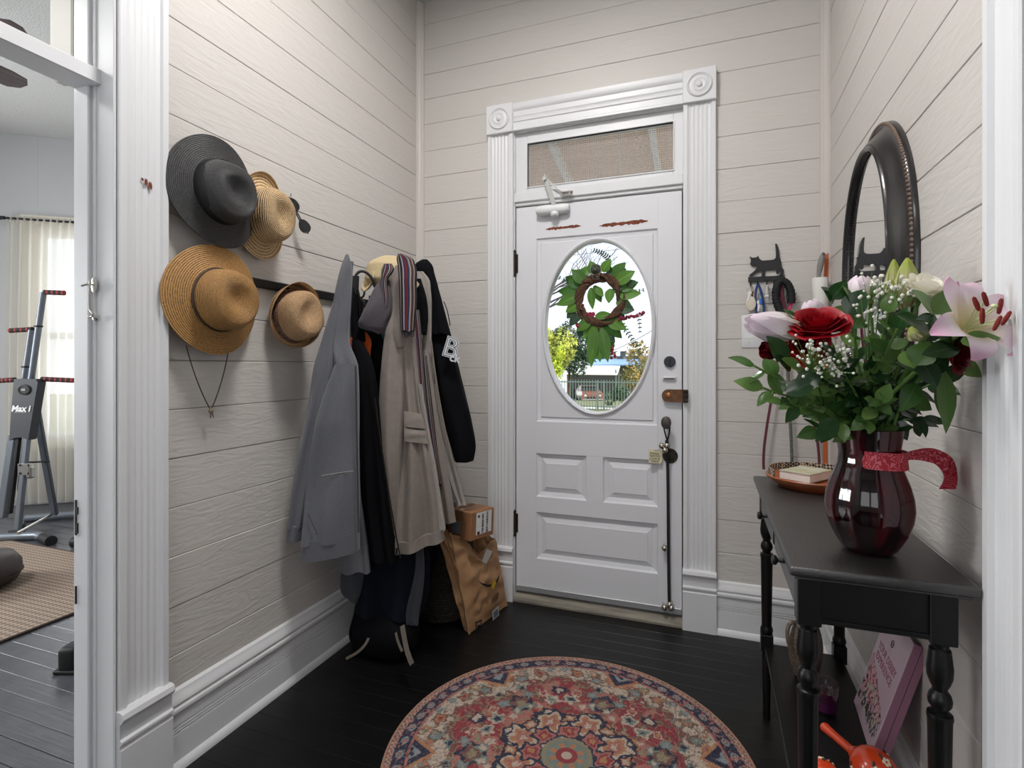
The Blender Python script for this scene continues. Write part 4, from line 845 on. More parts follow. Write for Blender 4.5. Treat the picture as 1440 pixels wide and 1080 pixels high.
# ================================================================ ROUND RUG
RC = (-.428, 1.663); RR = .578
t = thing('round_rug', 'round faded red, cream and navy oriental rug on the black floor', 'rug', (RC[0], RC[1], 0))
def rug_mesh():
    na, nr = 620, 190
    rad = np.concatenate([np.linspace(0, RR, nr), [RR + .002, RR + .002]]); zz = np.concatenate([np.full(nr, .009), [.006, .0005]])
    th = np.linspace(0, 2 * PI, na, endpoint=False); Rg, Th = np.meshgrid(rad, th, indexing='ij')
    X = Rg * np.cos(Th); Y = Rg * np.sin(Th); Zr = np.repeat(zz[:, None], na, 1)
    co = np.stack([X, Y, Zr], -1).reshape(-1, 3); n0 = len(rad)
    i, j = np.meshgrid(np.arange(n0 - 1), np.arange(na), indexing='ij'); j2 = (j + 1) % na
    q = np.stack([i * na + j, (i + 1) * na + j, (i + 1) * na + j2, i * na + j2], -1).reshape(-1, 4)
    me = bpy.data.meshes.new('pile'); me.vertices.add(len(co)); me.vertices.foreach_set('co', co.ravel()); me.loops.add(q.size); me.loops.foreach_set('vertex_index', q.ravel())
    me.polygons.add(len(q)); me.polygons.foreach_set('loop_start', np.arange(0, q.size, 4)); me.update(); me.validate()
    # ---- woven pattern
    g = np.random.RandomState(5); r = np.clip(Rg / RR, 0, 1).ravel(); a = (Th.ravel() + .20); x = r * np.cos(a); y = r * np.sin(a)
    C = dict(cream=(198, 180, 162), red=(148, 58, 66), navy=(46, 50, 70), teal=(122, 138, 130), org=(184, 128, 92), pink=(176, 110, 102), br=(120, 84, 76), sky=(140, 150, 156), oli=(150, 138, 110))
    col = np.zeros((len(r), 3)); P = {k: np.array(v, float) for k, v in C.items()}
    lat = g.rand(64, 64)
    def vnoise(u, v):
        iu, iv = np.floor(u).astype(int), np.floor(v).astype(int); fu, fv = u - iu, v - iv; fu = fu * fu * (3 - 2 * fu); fv = fv * fv * (3 - 2 * fv)
        L = lambda p, q_: lat[p % 64, q_ % 64]
        return (L(iu, iv) * (1 - fu) + L(iu + 1, iv) * fu) * (1 - fv) + (L(iu, iv + 1) * (1 - fu) + L(iu + 1, iv + 1) * fu) * fv
    n1 = vnoise(x * 14 + 30, y * 14 + 30); n2 = vnoise(x * 34 + 60, y * 34 + 50); n3 = vnoise(x * 70 + 90, y * 70 + 90)
    wob = (n2 - .5) * .05 + (n3 - .5) * .03
    col[:] = P['cream']
    def put(mask, c): col[mask] = P[c]
    def folded(n, off=0):                          # coordinates in one of n mirrored sectors
        s = 2 * PI / n; u = (a + off + s / 2) % s - s / 2; return r * np.cos(u), np.abs(r * np.sin(u)), u
    def motif(n, rc, ac, rad_, cols, sq=1.0, mirror=True):
        X_, Y_, u = folded(n); cx, cy = rc * math.cos(ac), rc * math.sin(ac)
        dd = np.sqrt(((X_ - cx) * sq) ** 2 + (Y_ - cy) ** 2); an = np.arctan2(Y_ - cy, X_ - cx); dd = dd * (1 + .18 * np.cos(5 * an)) + wob * .5
        for k, c in enumerate(cols): put(dd < rad_ * (1 - k / len(cols)), c)
    # flowers in the cream field
    for rc, ac, rd, cs in ((.80, .16, .045, ('br', 'org', 'red')), (.76, .34, .05, ('br', 'teal', 'sky')), (.83, .30, .035, ('oli', 'org', 'cream')), (.70, .24, .035, ('br', 'red', 'cream')), (.845, .06, .03, ('teal', 'sky')), (.72, .06, .04, ('br', 'teal', 'org')), (.79, .44, .035, ('org', 'pink')), (.66, .40, .03, ('teal', 'navy'))): motif(6, rc, ac, rd, cs)
    sc = np.abs(vnoise(x * 26 + 10, y * 26 + 10) - .5) < .035; put(sc & (r > .55), 'br')
    sc = np.abs(vnoise(x * 20 + 70, y * 20 + 10) - .5) < .03; put(sc & (r > .55), 'teal')
    # red star
    rs = .665 + .055 * np.cos(6 * a) + .035 * np.abs(np.cos(12 * a)) + wob * .9
    star = r < rs; put(star, 'red'); put(np.abs(r - rs) < .008, 'br')
    m_ = star & (n2 > .66); put(m_, 'br'); m_ = star & (n1 > .70); put(m_, 'pink'); m_ = star & (np.abs(vnoise(x * 30, y * 30 + 20) - .5) < .05); put(m_, 'oli')
    for rc, ac, rd, cs in ((.52, .52, .085, ('navy', 'br', 'oli')), (.50, .12, .045, ('cream', 'teal', 'navy')), (.44, .30, .045, ('pink', 'cream')), (.57, .20, .03, ('cream', 'red', 'org')), (.47, .42, .03, ('teal', 'cream')), (.58, .36, .03, ('teal', 'sky')), (.60, .02, .04, ('navy', 'cream'))): motif(6, rc, ac, rd, cs)
    # centre medallion
    rm = .335 + .07 * np.abs(np.cos(4 * a)) ** 3 + wob * .4
    put(r < rm + .022, 'org'); put(r < rm + .012, 'navy'); put(r < rm - .012, 'teal')
    put((r < rm - .012) & (n2 > .64), 'cream')
    for rc, ac, rd, cs in ((.285, 0, .105, ('navy', 'cream', 'org', 'pink', 'cream')), (.20, PI / 8, .07, ('navy', 'pink', 'red', 'org')), (.32, PI / 8, .05, ('navy', 'org', 'cream'))): motif(8, rc, ac, rd, cs)
    put(r < .14, 'oli'); put(r < .12, 'teal'); put((r < .10) & (np.cos(8 * a) > 0), 'org'); put(r < .06, 'red'); put(r < .03, 'cream')
    # navy darts round the field
    X_, Y_, u = folded(6, PI / 6); dart = (X_ - .73) > Y_ * 1.1; dd = (X_ - .72) - Y_ * 1.1
    put((dd > 0) & (r < .885) & (r > .66), 'org'); put((dd > .03) & (r < .885) & (r > .66), 'navy'); put((dd > .085) & (r < .885) & (n2 > .42), 'sky')
    # borders
    put(r > .872, 'pink'); put((r > .872) & (n3 > .6), 'br'); put(r > .885, 'navy')
    s = 2 * PI / 52; uu = (a % s) / s - .5; dd = np.sqrt((uu * s * .92 / .030) ** 2 + ((r - .923) / .022) ** 2); put((dd < 1) & (r > .885), 'sky'); put((dd < .55) & (r > .885), 'br'); put((dd < .25) & (r > .885), 'cream')
    put((r > .885) & (r < .958) & (n3 > .74), 'pink'); put(r > .958, 'pink'); put((r > .958) & (n3 > .5), 'br'); put((r > .958) & ((np.floor(a * 90) + np.floor(r * 120)) % 3 == 0), 'cream'); put((r > .992), 'br')
    # worn flecks
    keys = list(P); w = g.rand(len(r)); alt = np.array([P[keys[k]] for k in g.randint(0, len(keys), len(r))]); amt = np.where(w < .38, g.rand(len(r)) * .55, 0)[:, None]
    col = col * (1 - amt) + alt * amt; col *= (1 + (g.rand(len(r), 1) - .5) * .22); col = col * .90 + 12
    lin = np.clip(col / 255, 0, 1); lin = np.where(lin < .04045, lin / 12.92, ((lin + .055) / 1.055) ** 2.4) * .9
    at = me.color_attributes.new('weave', 'FLOAT_COLOR', 'POINT'); at.data.foreach_set('color', np.concatenate([lin, np.ones((len(lin), 1))], 1).astype(np.float32).ravel()); return me
me = rug_mesh(); m = mat('rug_pile', (.4, .3, .3), .95, spec=.15, bump=(420, .6, .003)); n = m.node_tree; vc = n.nodes.new('ShaderNodeVertexColor'); vc.layer_name = 'weave'; n.links.new(vc.outputs[0], n.nodes['Principled BSDF'].inputs['Base Color']); me.materials.append(m)
o = bpy.data.objects.new('pile', me); COL.objects.link(o); o.parent = t
b = B(); b.tube([(RC[0] + (RR + .001) * math.cos(2 * PI * i / 120), RC[1] + (RR + .001) * math.sin(2 * PI * i / 120), .005) for i in range(120)], .0055, 8, closed=True); mobj('bound_edge', b, mat('rug_binding', s2l(140, 78, 74), .95, var=(200, .5, s2l(176, 150, 124))), t)

# ================================================================ CONSOLE TABLE
TX0, TX1, TY0, TY1, TZ = .150, .4605, 1.197, 2.150, .850
M_TOP = mat('black_wood_top', s2l(38, 35, 34), .40, spec=1, bump=((220, 24, 220), .5, .0016, 4, .8))
t = thing('console_table', 'black console table with turned legs and two drawers against the right wall', 'table', ((TX0 + TX1) / 2, (TY0 + TY1) / 2, 0))
b = B(); b.box(((TX0 + TX1) / 2, (TY0 + TY1) / 2, TZ - .010), (TX1 - TX0, TY1 - TY0, .020), bevel=.006, seg=3); b.box(((TX0 + TX1) / 2, (TY0 + TY1) / 2, TZ - .0235), (TX1 - TX0 - .018, TY1 - TY0 - .018, .008), bevel=.003); mobj('table_top', b, M_TOP, t, ang=40)
lx0, lx1, ly0, ly1 = TX0 + .040, TX1 - .046, TY0 + .052, TY1 - .050
def leg_bm(x, y):
    b = B(); b.box((x, y, .775), (.044, .044, .105), bevel=.002); M = Matrix.Translation((x, y, 0))
    pr = [(.019, .724), (.0145, .716), (.0145, .711), (.0175, .708), (.0185, .700), (.0195, .690), (.0215, .672), (.0205, .655), (.0165, .642), (.0125, .634), (.0125, .629), (.0175, .622), (.0200, .612), (.0190, .602), (.0135, .594), (.0130, .589), (.0205, .585), (.0215, .578), (.0200, .572), (.0195, .55), (.0165, .335), (.0160, .330), (.0195, .322), (.0210, .314), (.0190, .306), (.0150, .302)]
    b.lathe(pr, 24, M); b.box((x, y, .272), (.040, .040, .058), bevel=.002)
    b.lathe([(.014, .243), (.0165, .237), (.014, .229), (.0165, .222), (.0155, .20), (.0115, .03), (.013, .02), (.012, 0)], 20, M); return b
for x, y in ((lx0, ly0), (lx1, ly0), (lx0, ly1), (lx1, ly1)): mobj('leg', leg_bm(x, y), M_BLACK, t, ang=30)
b = B()
for y in (ly0 - .006, ly1 + .006):
    b.box(((lx0 + lx1) / 2, y, .778), (lx1 - lx0, .016, .096)); b.box(((lx0 + lx1) / 2, y - (.010 if y < 1.5 else -.010), .734), (lx1 - lx0 - .040, .006, .010), bevel=.002)
b.box((lx1 + .006, (ly0 + ly1) / 2, .778), (.016, ly1 - ly0, .096)); b.box((lx0 - .002, (ly0 + ly1) / 2, .816), (.016, ly1 - ly0, .020)); b.box((lx0 - .002, (ly0 + ly1) / 2, .732), (.018, ly1 - ly0, .012), bevel=.002); b.box((lx0 - .002, (ly0 + ly1) / 2, .775), (.016, .03, .09))
mobj('apron', b, M_BLACK, t)
M_DRW = mat('black_drawer_front', s2l(30, 30, 33), .28, bump=((60, 8, 60), .2, .001, 3))
for ya, yb2 in ((ly0 + .024, (ly0 + ly1) / 2 - .016), ((ly0 + ly1) / 2 + .016, ly1 - .024)):
    b = B(); b.box((lx0 - .012, (ya + yb2) / 2, .772), (.016, yb2 - ya, .064), bevel=.003); d = mobj('drawer', b, M_DRW, t)
    b = B(); b.lathe([(.006, 0), (.005, .006), (.0045, .012), (.011, .016), (.0125, .021), (.010, .026), (0, .028)], 18, axis_frame((lx0 - .020, (ya + yb2) / 2, .772), (-1, 0, 0))); mobj('knob', b, M_BLACKM, d)
b = B(); b.box(((lx0 + lx1) / 2, (ly0 + ly1) / 2, .252), (lx1 - lx0 + .016, ly1 - ly0 + .016, .016), bevel=.003); mobj('shelf', b, M_BLACK, t)

# ---- on the table: tray with notepad and collar
M_TRAY = mat('orange_brown_wood', s2l(176, 96, 56), .38, bump=((8, 60, 60), .2, .001), var=((6, 30, 30), .35), coat=.3)
tc_ = Vector((.325, 2.015, TZ))
t = thing('wooden_tray', 'round turned wooden tray at the far end of the console table', 'tray', tc_)
b = B(); b.lathe([(0, .0), (.105, 0), (.112, .006), (.128, .016), (.142, .026), (.146, .034), (.143, .038), (.137, .036), (.122, .022), (.108, .016), (0, .015)], 56, Matrix.Translation(tc_)); mobj('body', b, M_TRAY, t, ang=40)
t = thing('notepad', 'thick white notepad with pale patterned cover lying in the wooden tray', 'notepad', tc_ + Vector((0, 0, .02)))
nb = [Vector((.203, 2.05, 0)), Vector((.268, 1.985, 0))]
Mn = Matrix.Translation((.305, 2.045, TZ + .0345)) @ Matrix.Rotation(-.62, 4, 'Z')
b = B(); b.box((0, 0, 0), (.10, .145, .026)); b.bm.transform(Mn); mobj('pages', b, mat('white_paper_edges', s2l(232, 230, 224), .8, bump=((5, 5, 900), .4, .001)), t)
b = B(); b.box((0, 0, .0138), (.104, .15, .0018)); b.bm.transform(Mn); mobj('cover', b, mat('pale_printed_cover', s2l(198, 196, 186), .5, var=(26, .3, s2l(176, 170, 120))), t)
t = thing('patterned_collar', 'black and yellow patterned strap curled along the back of the wooden tray', 'strap', tc_ + Vector((0, 0, .03)))
m = bpy.data.materials.new('black_yellow_zigzag'); m.use_nodes = True; n = m.node_tree; p = n.nodes['Principled BSDF']; ck = n.nodes.new('ShaderNodeTexChecker'); tcn = n.nodes.new('ShaderNodeTexCoord'); mp = n.nodes.new('ShaderNodeMapping'); mp.inputs['Rotation'].default_value = (.6, .7, .8)
ck.inputs['Scale'].default_value = 130; ck.inputs['Color1'].default_value = (.02, .02, .02, 1); ck.inputs['Color2'].default_value = (.55, .42, .30, 1); n.links.new(tcn.outputs['Object'], mp.inputs[0]); n.links.new(mp.outputs[0], ck.inputs[0]); n.links.new(ck.outputs[0], p.inputs[0]); p.inputs['Roughness'].default_value = .8
b = B(); pts = []
for i in range(40):
    a = PI * .28 + PI * .86 * i / 39; pts.append([tc_ + Vector((.137 * math.cos(a), .137 * math.sin(a), z)) for z in (.034, .046, .058)])
b.grid(pts, thick=.003); mobj('strap_band', b, m, t)

# ---- red glass vase
vc_ = Vector((.322, 1.352, TZ))
t = thing('glass_vase', 'dark red ribbed glass vase standing on the console table', 'vase', vc_)
M_RGL = bpy.data.materials.new('ruby_glass'); M_RGL.use_nodes = True; n = M_RGL.node_tree; p = n.nodes['Principled BSDF']
p.inputs['Base Color'].default_value = (.075, .004, .010, 1); p.inputs['Roughness'].default_value = .04; p.inputs['Coat Weight'].default_value = .12; p.inputs['Coat Roughness'].default_value = .05; p.inputs['Transmission Weight'].default_value = .2; p.inputs['IOR'].default_value = 1.5
tcn = n.nodes.new('ShaderNodeTexCoord'); mp = n.nodes.new('ShaderNodeMapping'); nz = n.nodes.new('ShaderNodeTexNoise'); mp.inputs['Scale'].default_value = (26, 26, 3); nz.inputs['Scale'].default_value = 1; r = n.nodes.new('ShaderNodeValToRGB')
n.links.new(tcn.outputs['Object'], mp.inputs[0]); n.links.new(mp.outputs[0], nz.inputs['Vector']); n.links.new(nz.outputs[0], r.inputs[0]); n.links.new(r.outputs[0], p.inputs['Base Color'])
r.color_ramp.elements[0].position = .45; r.color_ramp.elements[0].color = (.007, .0008, .0015, 1); r.color_ramp.elements[1].position = .72; r.color_ramp.elements[1].color = (.105, .005, .010, 1)
VS = .90
vp = [(0, .003), (.040, .002), (.050, .004), (.058, .012), (.068, .028), (.080, .050), (.089, .075), (.0925, .10), (.090, .125), (.083, .150), (.073, .175), (.066, .192), (.0635, .205), (.0635, .215), (.065, .228), (.068, .245), (.0705, .262), (.071, .266), (.068, .267), (.062, .215), (.060, .205), (.070, .175), (.087, .12), (.086, .09), (.066, .035), (0, .02)]
b = B(); vp = [(r * VS, z) for r, z in vp]
b = B(); b.lathe(vp, 96, Matrix.Translation(vc_), rf=lambda a, i: 1 + (.012 * math.cos(12 * a) if 3 < i < 13 else .004 * math.cos(12 * a) if i < 18 else 0)); mobj('body', b, M_RGL, t, ang=60)
M_RIB = mat('red_patterned_ribbon', s2l(168, 20, 42), .5, bump=(170, .3, .001)); n = M_RIB.node_tree; p = n.nodes['Principled BSDF']
tcn = n.nodes.new('ShaderNodeTexCoord'); vo = n.nodes.new('ShaderNodeTexVoronoi'); vo.inputs['Scale'].default_value = 62; vo.feature = 'DISTANCE_TO_EDGE'; wv = n.nodes.new('ShaderNodeTexWave'); wv.wave_type = 'RINGS'; wv.inputs['Scale'].default_value = 75; wv.inputs['Distortion'].default_value = 14; wv.inputs['Detail'].default_value = 1
r = n.nodes.new('ShaderNodeValToRGB'); r.color_ramp.elements[0].position = .72; r.color_ramp.elements[0].color = (*s2l(164, 18, 40), 1); r.color_ramp.elements[1].position = .86; r.color_ramp.elements[1].color = (*s2l(206, 100, 112), 1)
n.links.new(tcn.outputs['Object'], wv.inputs['Vector']); n.links.new(wv.outputs[0], r.inputs[0]); n.links.new(r.outputs[0], p.inputs[0])
t = thing('ribbon', 'red paisley patterned ribbon tied round the neck of the vase', 'ribbon', vc_ + Vector((0, 0, .2)))
b = B(); b.lathe([(r * VS, z) for r, z in [(.0685, .186), (.0705, .187), (.068, .205), (.0675, .215), (.0685, .2225), (.0665, .223)]], 64, Matrix.Translation(vc_) @ Matrix.Rotation(.04, 4, 'Y'), caps=False); mobj('band', b, M_RIB, t, ang=60)
kn = vc_ + RT * .061 - FW * .012 + Vector((0, 0, .204))
b = B(); b.ell(kn, (.010, .010, .013), 14, 10); mobj('knot', b, M_RIB, t)
def ribbon(P, ws, ups, n=22):
    q = bez(P, n); U = bez(ups, n); b = B(); pts = []
    for i, p_ in enumerate(q):
        w = ws[0] + (ws[1] - ws[0]) * min(1, i / n * 2.5); u = U[i].normalized(); pts.append([p_ + u * (w * k) + FW * .002 * math.sin(i * .7 + k * 4) for k in (-.5, -.17, .17, .5)])
    b.grid(pts, thick=.0012); return b
mobj('tail', ribbon([kn, kn + RT * .03 + UP * .012, kn + RT * .085 + UP * .020 - FW * .01, kn + RT * .105 - UP * .015 - FW * .02, kn + RT * .082 - UP * .062 - FW * .02], (.014, .032), (UP, UP + RT * .2, UP * .8 + RT * .6, RT * .9 + UP * .5, RT)), M_RIB, t, ang=70)
mobj('tail', ribbon([kn + FW * .01, kn + RT * .012 - UP * .02 + FW * .03, kn + RT * .02 - UP * .045 + FW * .05, kn + RT * .03 - UP * .062 + FW * .05], (.014, .026), (RT, RT, RT + UP * .3, RT + UP)), M_RIB, t, ang=70)

# ---- on the shelf: book, candle glass, beaded slipper, maracas
SZ = .260
t = thing('book', 'pink book with a derby cover leaning against the wall on the console shelf', 'book', (.42, 1.70, SZ))
Pb, Qb = Vector((.388, 1.832, SZ + .002)), Vector((.372, 1.592, SZ + .002))          # bottom edge of the cover
eu = (Qb - Pb); wB = eu.length; eu.normalize(); ev = Vector((.30, 0, 1)); ev = (ev - eu * ev.dot(eu)).normalized(); en = eu.cross(ev).normalized()
if en.x > 0: en = -en
hB = .315; dB = .034
Mk = Matrix((eu, ev, en)).transposed().to_4x4(); Mk.translation = Pb + Vector((.012, 0, 0))
M_PINK = mat('pink_cover', s2l(216, 190, 204), .35); M_PINKD = mat('mauve_spine', s2l(160, 112, 134), .4)
b = B(); b.box((wB / 2, hB / 2, 0), (wB, hB, .003), bevel=.001); b.bm.transform(Mk); mobj('front_cover', b, M_PINK, t)
b = B(); b.box((wB / 2, hB / 2, -dB), (wB, hB, .003), bevel=.001); b.box((wB - .0015, hB / 2, -dB * .28), (.003, hB, dB * .50)); b.box((wB - .0015, hB / 2, -dB * .78), (.003, hB, dB * .42)); b.bm.transform(Mk); mobj('spine', b, M_PINKD, t)
b = B(); b.box((wB / 2 - .004, hB / 2 - .001, -dB / 2), (wB - .012, hB - .008, dB - .004)); b.bm.transform(Mk); mobj('pages', b, mat('page_block', s2l(150, 128, 124), .8, bump=((4, 4, 4), .1, .001)), t)
M_TXT = mat('mauve_lettering', s2l(172, 98, 128), .6)
for k, (body, yy) in enumerate((('YOUR DERBY', .205), ('EXPERIENCE', .177))):
    b = B(); g = text_bm(body, .030, .0002, bold=.0002); b.add(g, Mk @ Matrix.Translation((wB * .50, yy, .0018))); mobj('title', b, M_TXT, t, smooth=False)
b = B(); b.tube([Mk @ Vector((wB * .50 + .009 * math.cos(2 * PI * i / 20), .250 + .009 * math.sin(2 * PI * i / 20), .0018)) for i in range(20)], .0012, 5, closed=True); b.add(text_bm('o', .012, .0002), Mk @ Matrix.Translation((wB * .50, .250, .0018)))
for k in range(2): b.box((0, 0, 0), (.05 - k * .01, .0012, .0004)) if False else b.add(text_bm('. . . . . . .' if k else '. . . . .', .010, .0002), Mk @ Matrix.Translation((wB * .5, .235 - k * .006, .0018)))
mobj('emblem', b, mat('plum_ink', s2l(70, 48, 66), .6), t, smooth=False)
def splat(n, seed, cols):                          # printed painterly patch of small strokes
    r = random.Random(seed)
    for ci, (m_, cnt, y0, y1) in enumerate(cols):
        b = B()
        for _ in range(cnt):
            x = .012 + r.random() * (wB - .03); y = y0 + (y1 - y0) * r.random(); top = .075 + .09 * (1 - x / wB) + .008
            if y > top: y = y0 + (y - y0) * .6
            if y > top: continue
            s_ = .002 + .006 * r.random(); a0 = r.random() * 6; b.bm.faces.new([b.bm.verts.new(Mk @ Vector((x + s_ * math.cos(a0 + q * 1.26) * (.6 + .6 * r.random()), y + s_ * 1.3 * math.sin(a0 + q * 1.26) * (.6 + .6 * r.random()), .0019 + .00012 * ci + .00001 * (_ % 8)))) for q in range(5)])
        o_ = mobj('printed_picture', b, m_, t, smooth=False); o_['kind'] = 'stuff'
splat(0, 3, ((mat('print_grey', s2l(176, 168, 176), .5), 420, .03, .185), (mat('print_charcoal', s2l(66, 60, 66), .5), 300, .035, .13), (mat('print_rose', s2l(206, 90, 116), .5), 130, .075, .19), (mat('print_cream', s2l(214, 200, 186), .5), 130, .03, .16), (mat('print_pale_pink', s2l(222, 170, 186), .5), 90, .06, .18)))
cg = Vector((.312, 1.745, SZ))
t = thing('candle_glass', 'clear glass with purple candle wax on the console shelf behind the near leg', 'candle', cg)
b = B(); b.lathe([(0, .0), (.026, 0), (.028, .004), (.031, .075), (.033, .090), (.0315, .090), (.0295, .075), (.0265, .012), (0, .011)], 36, Matrix.Translation(cg)); mobj('glass', b, glass_mat('clear_glass', (.90, .88, .91), 1.75), t)
b = B(); b.lathe([(0, .0125), (.0262, .0125), (.0272, .038), (0, .0385)], 32, Matrix.Translation(cg)); mobj('wax', b, mat('purple_wax', s2l(96, 24, 84), .35, sss=.2), t)
b = B(); b.lathe([(.0273, .0385), (.0293, .066), (.0, .066)], 32, Matrix.Translation(cg)); mobj('wax_residue', b, glass_mat('pinkish_wax_film', (.80, .62, .74), 1.9), t)
t = thing('beaded_purse', 'small taupe beaded purse standing on the shelf end behind the near leg', 'purse', (.295, 1.925, SZ))
M_BEAD = mat('taupe_beads', s2l(134, 116, 98), .5, bump=(220, .9, .004, 2), var=(260, .6, s2l(60, 50, 44)))
b = B(); pc = Vector((.288, 1.93, SZ)); rg = []
for i in range(40):
    k = i / 39; z = .004 + .172 * k; q = (math.sin(PI * (.16 + .70 * k)) ** .6); w = .052 * q; 
    rg.append([pc + RT * (w * math.cos(a) * (1 + .03 * math.sin(20 * a))) + FW * (.028 * q * math.sin(a)) + UP * (z + .002 * math.sin(14 * a) * (i % 2)) for a in [2 * PI * j / 48 for j in range(48)]])
b.rings(rg); mobj('body', b, M_BEAD, t, ang=80)
b = B(); b.tube(bez([pc + RT * -.03 + UP * .17, pc + RT * -.075 + UP * .19 - FW * .01, pc + RT * -.075 + UP * .12 - FW * .02, pc + RT * -.05 + UP * .08 - FW * .02], 14), .006, 8); mobj('handle', b, M_BEAD, t)
M_MAR = mat('orange_red_lacquer', s2l(206, 66, 28), .25, coat=.5); M_MARD = mat('painted_flower_white', s2l(230, 216, 190), .4); M_MARG = mat('painted_leaf_dark', s2l(40, 50, 40), .4)
V3 = lambda x, y, z: Vector((x, y, z))
def maraca(label, c, hd, rad):
    c = Vector(c); hd = Vector(hd).normalized(); t = thing('maraca', label, 'maraca', c, 'maracas on the console shelf'); M = axis_frame(c, hd)
    b = B(); pr = [(rad * math.sin(PI * i / 18) * (1 if i < 12 else 1), -rad * 1.12 * math.cos(PI * i / 18)) for i in range(17)]; pr += [(.016, rad * 1.14), (.012, rad * 1.22), (.011, rad * 1.30)]
    b.lathe(pr, 36, M); mobj('gourd', b, M_MAR, t, ang=60)
    b = B(); b.lathe([(.010, rad * 1.2), (.010, rad * 2.2), (.012, rad * 2.9), (.009, rad * 3.0), (0, rad * 3.02)], 18, M); mobj('handle', b, M_MAR, t)
    for k in range(7):
        a = k * .9; el = (-.5, .1, .45)[k % 3]; d = Vector((math.cos(a) * math.cos(el), math.sin(a) * math.cos(el), math.sin(el) * 1.1)); o_ = M @ (d * rad * 1.01); nn = (M.to_3x3() @ d).normalized(); Mf = axis_frame(o_, nn); b = B()
        for q in range(5): b.ell(Mf @ Vector((.006 * math.cos(q * 1.257), .006 * math.sin(q * 1.257), -.001)), (.0042, .0042, .002), 8, 5, Mf.to_3x3())
        mobj('painted_flower', b, M_MARD, t)
        b = B(); b.ell(Mf @ Vector((.013, .004, -.0015)), (.007, .003, .002), 8, 5, Mf.to_3x3()); b.ell(Mf @ Vector((-.012, -.006, -.0015)), (.006, .003, .002), 8, 5, Mf.to_3x3()); mobj('painted_leaf', b, M_MARG, t)
    return t
g0 = Dp(1230, 1086, 1.247); g0.z = SZ + .050; maraca('larger orange red maraca nearest the wall on the console shelf', g0, V3(-.62, .78, .10), .047)
g1 = Dp(1158, 1092, 1.235); g1.z = SZ + .041; maraca('orange red maraca beside the near front leg on the shelf', g1, V3(.30, -.95, -.05), .038)

# ================================================================ OVAL MIRROR ON THE RIGHT WALL
MC = Vector((XR, 1.915, 1.540)); ma, mb = .240, .360
t = thing('oval_mirror', 'oval mirror in a dark bronze frame with beaded rims on the right wall', 'mirror', MC)
def mring(e, p, n=96, k0=0): return [MC + Vector((-p, (ma + e) * math.cos(2 * PI * (i + k0) / n), (mb + e) * math.sin(2 * PI * (i + k0) / n))) for i in range(n)]
M_FRM = mat('dark_bronze_frame', s2l(44, 42, 42), .28, metal=.35, coat=.3)
prof = [(-.006, .036), (-.003, .050), (.002, .056), (.008, .058), (.013, .054), (.015, .048), (.019, .050), (.023, .047), (.028, .042), (.036, .034), (.046, .024), (.056, .018), (.062, .016), (.064, .018), (.068, .019), (.072, .016), (.0735, .011), (.0755, .005), (.0755, 0.0), (0, 0.0)]
b = B(); b.rings([mring(e, p) for e, p in prof], closed=True); mobj('frame', b, M_FRM, t, ang=40)
b = B(); b.bm.faces.new([b.bm.verts.new(v) for v in mring(.002, .040)]); b.bm.faces.new([b.bm.verts.new(v) for v in reversed(mring(.002, .034))])
mobj('mirror_glass', b, mat('silvered_glass', (.92, .92, .92), .01, metal=1), t, smooth=False)
def beads(e, p, r, n, m_):
    b = B()
    for q in mring(e, p, n): b.lathe([(r * math.sin(PI * i / 4), -r * math.cos(PI * i / 4)) for i in range(5)], 6, Matrix.Translation(q))
    return mobj('beading', b, m_, t)
for o in (beads(-.004, .047, .0036, 210, M_FRM), beads(.0700, .0180, .0050, 200, mat('highlighted_bronze_beads', s2l(150, 128, 116), .3, metal=.6))): o['kind'] = 'stuff'  # outer beads: bronze lightened, their highlights put into the colour

# ================================================================ KEY RACK, LEASHES, SWITCH
yk = YB - .006
t = thing('key_rack', 'black metal key rack with a walking cat silhouette beside the mirror corner', 'key rack', (.24, YB, 1.66))
catp = [(420,78),(428,76),(436,82),(447,110),(454,150),(458,190),(468,220),(474,240),(474,270),(484,286),(494,300),(493,322),(486,350),(452,352),(458,338),(467,322),(462,314),(452,316),(449,326),(440,332),(430,326),(426,312),(430,296),(412,298),(395,301),(340,304),(334,320),(336,352),(302,352),(308,332),(308,310),(296,310),(280,316),(252,334),(226,352),(200,352),(201,342),(210,334),(238,312),(258,292),(264,276),(262,264),(250,268),(236,268),(222,264),(212,256),(209,244),(214,226),(216,210),(210,198),(202,187),(214,188),(226,196),(244,194),(264,192),(270,184),(276,179),(282,190),(288,203),(300,214),(312,220),(340,218),(372,216),(404,212),(420,202),(426,190),(427,160),(425,130)]
def kp(cx, cy):                                     # outline point -> wall position (x,z)
    q = Dp(1020 + cx / 6, 330 + cy / 6, 1) - Vector((0, 0, 1.25)); k = yk / q.y; return (q.x * k, q.z * k + 1.25)
def on_back(px, py, d=.03):
    q = Dp(px, py, 1) - Vector((0, 0, 1.25)); k = (YB - d) / q.y; v = q * k; v.z += 1.25; return v
Mkb = Matrix(((1, 0, 0, 0), (0, 0, -1, yk), (0, 1, 0, 0), (0, 0, 0, 1)))
b = B(); b.prism([kp(*p) for p in catp], .004, Mkb); mobj('cat_silhouette', b, M_BLACKM, t, smooth=False)
b = B(); b.prism([kp(193, 358), kp(500, 345), kp(500, 392), kp(193, 403)], .004, Mkb); mobj('bar', b, M_BLACKM, t, smooth=False)
for cx in (212, 272, 348, 410, 470):
    x, z = kp(cx, 402 - (cx - 193) * .035); b = B(); b.tube([(x, yk - .003, z + .006), (x, yk - .003, z - .012), (x, yk - .010, z - .019), (x, yk - .018, z - .014), (x, yk - .020, z - .006)], .0032, 8); mobj('hook', b, M_BLACKM, t)
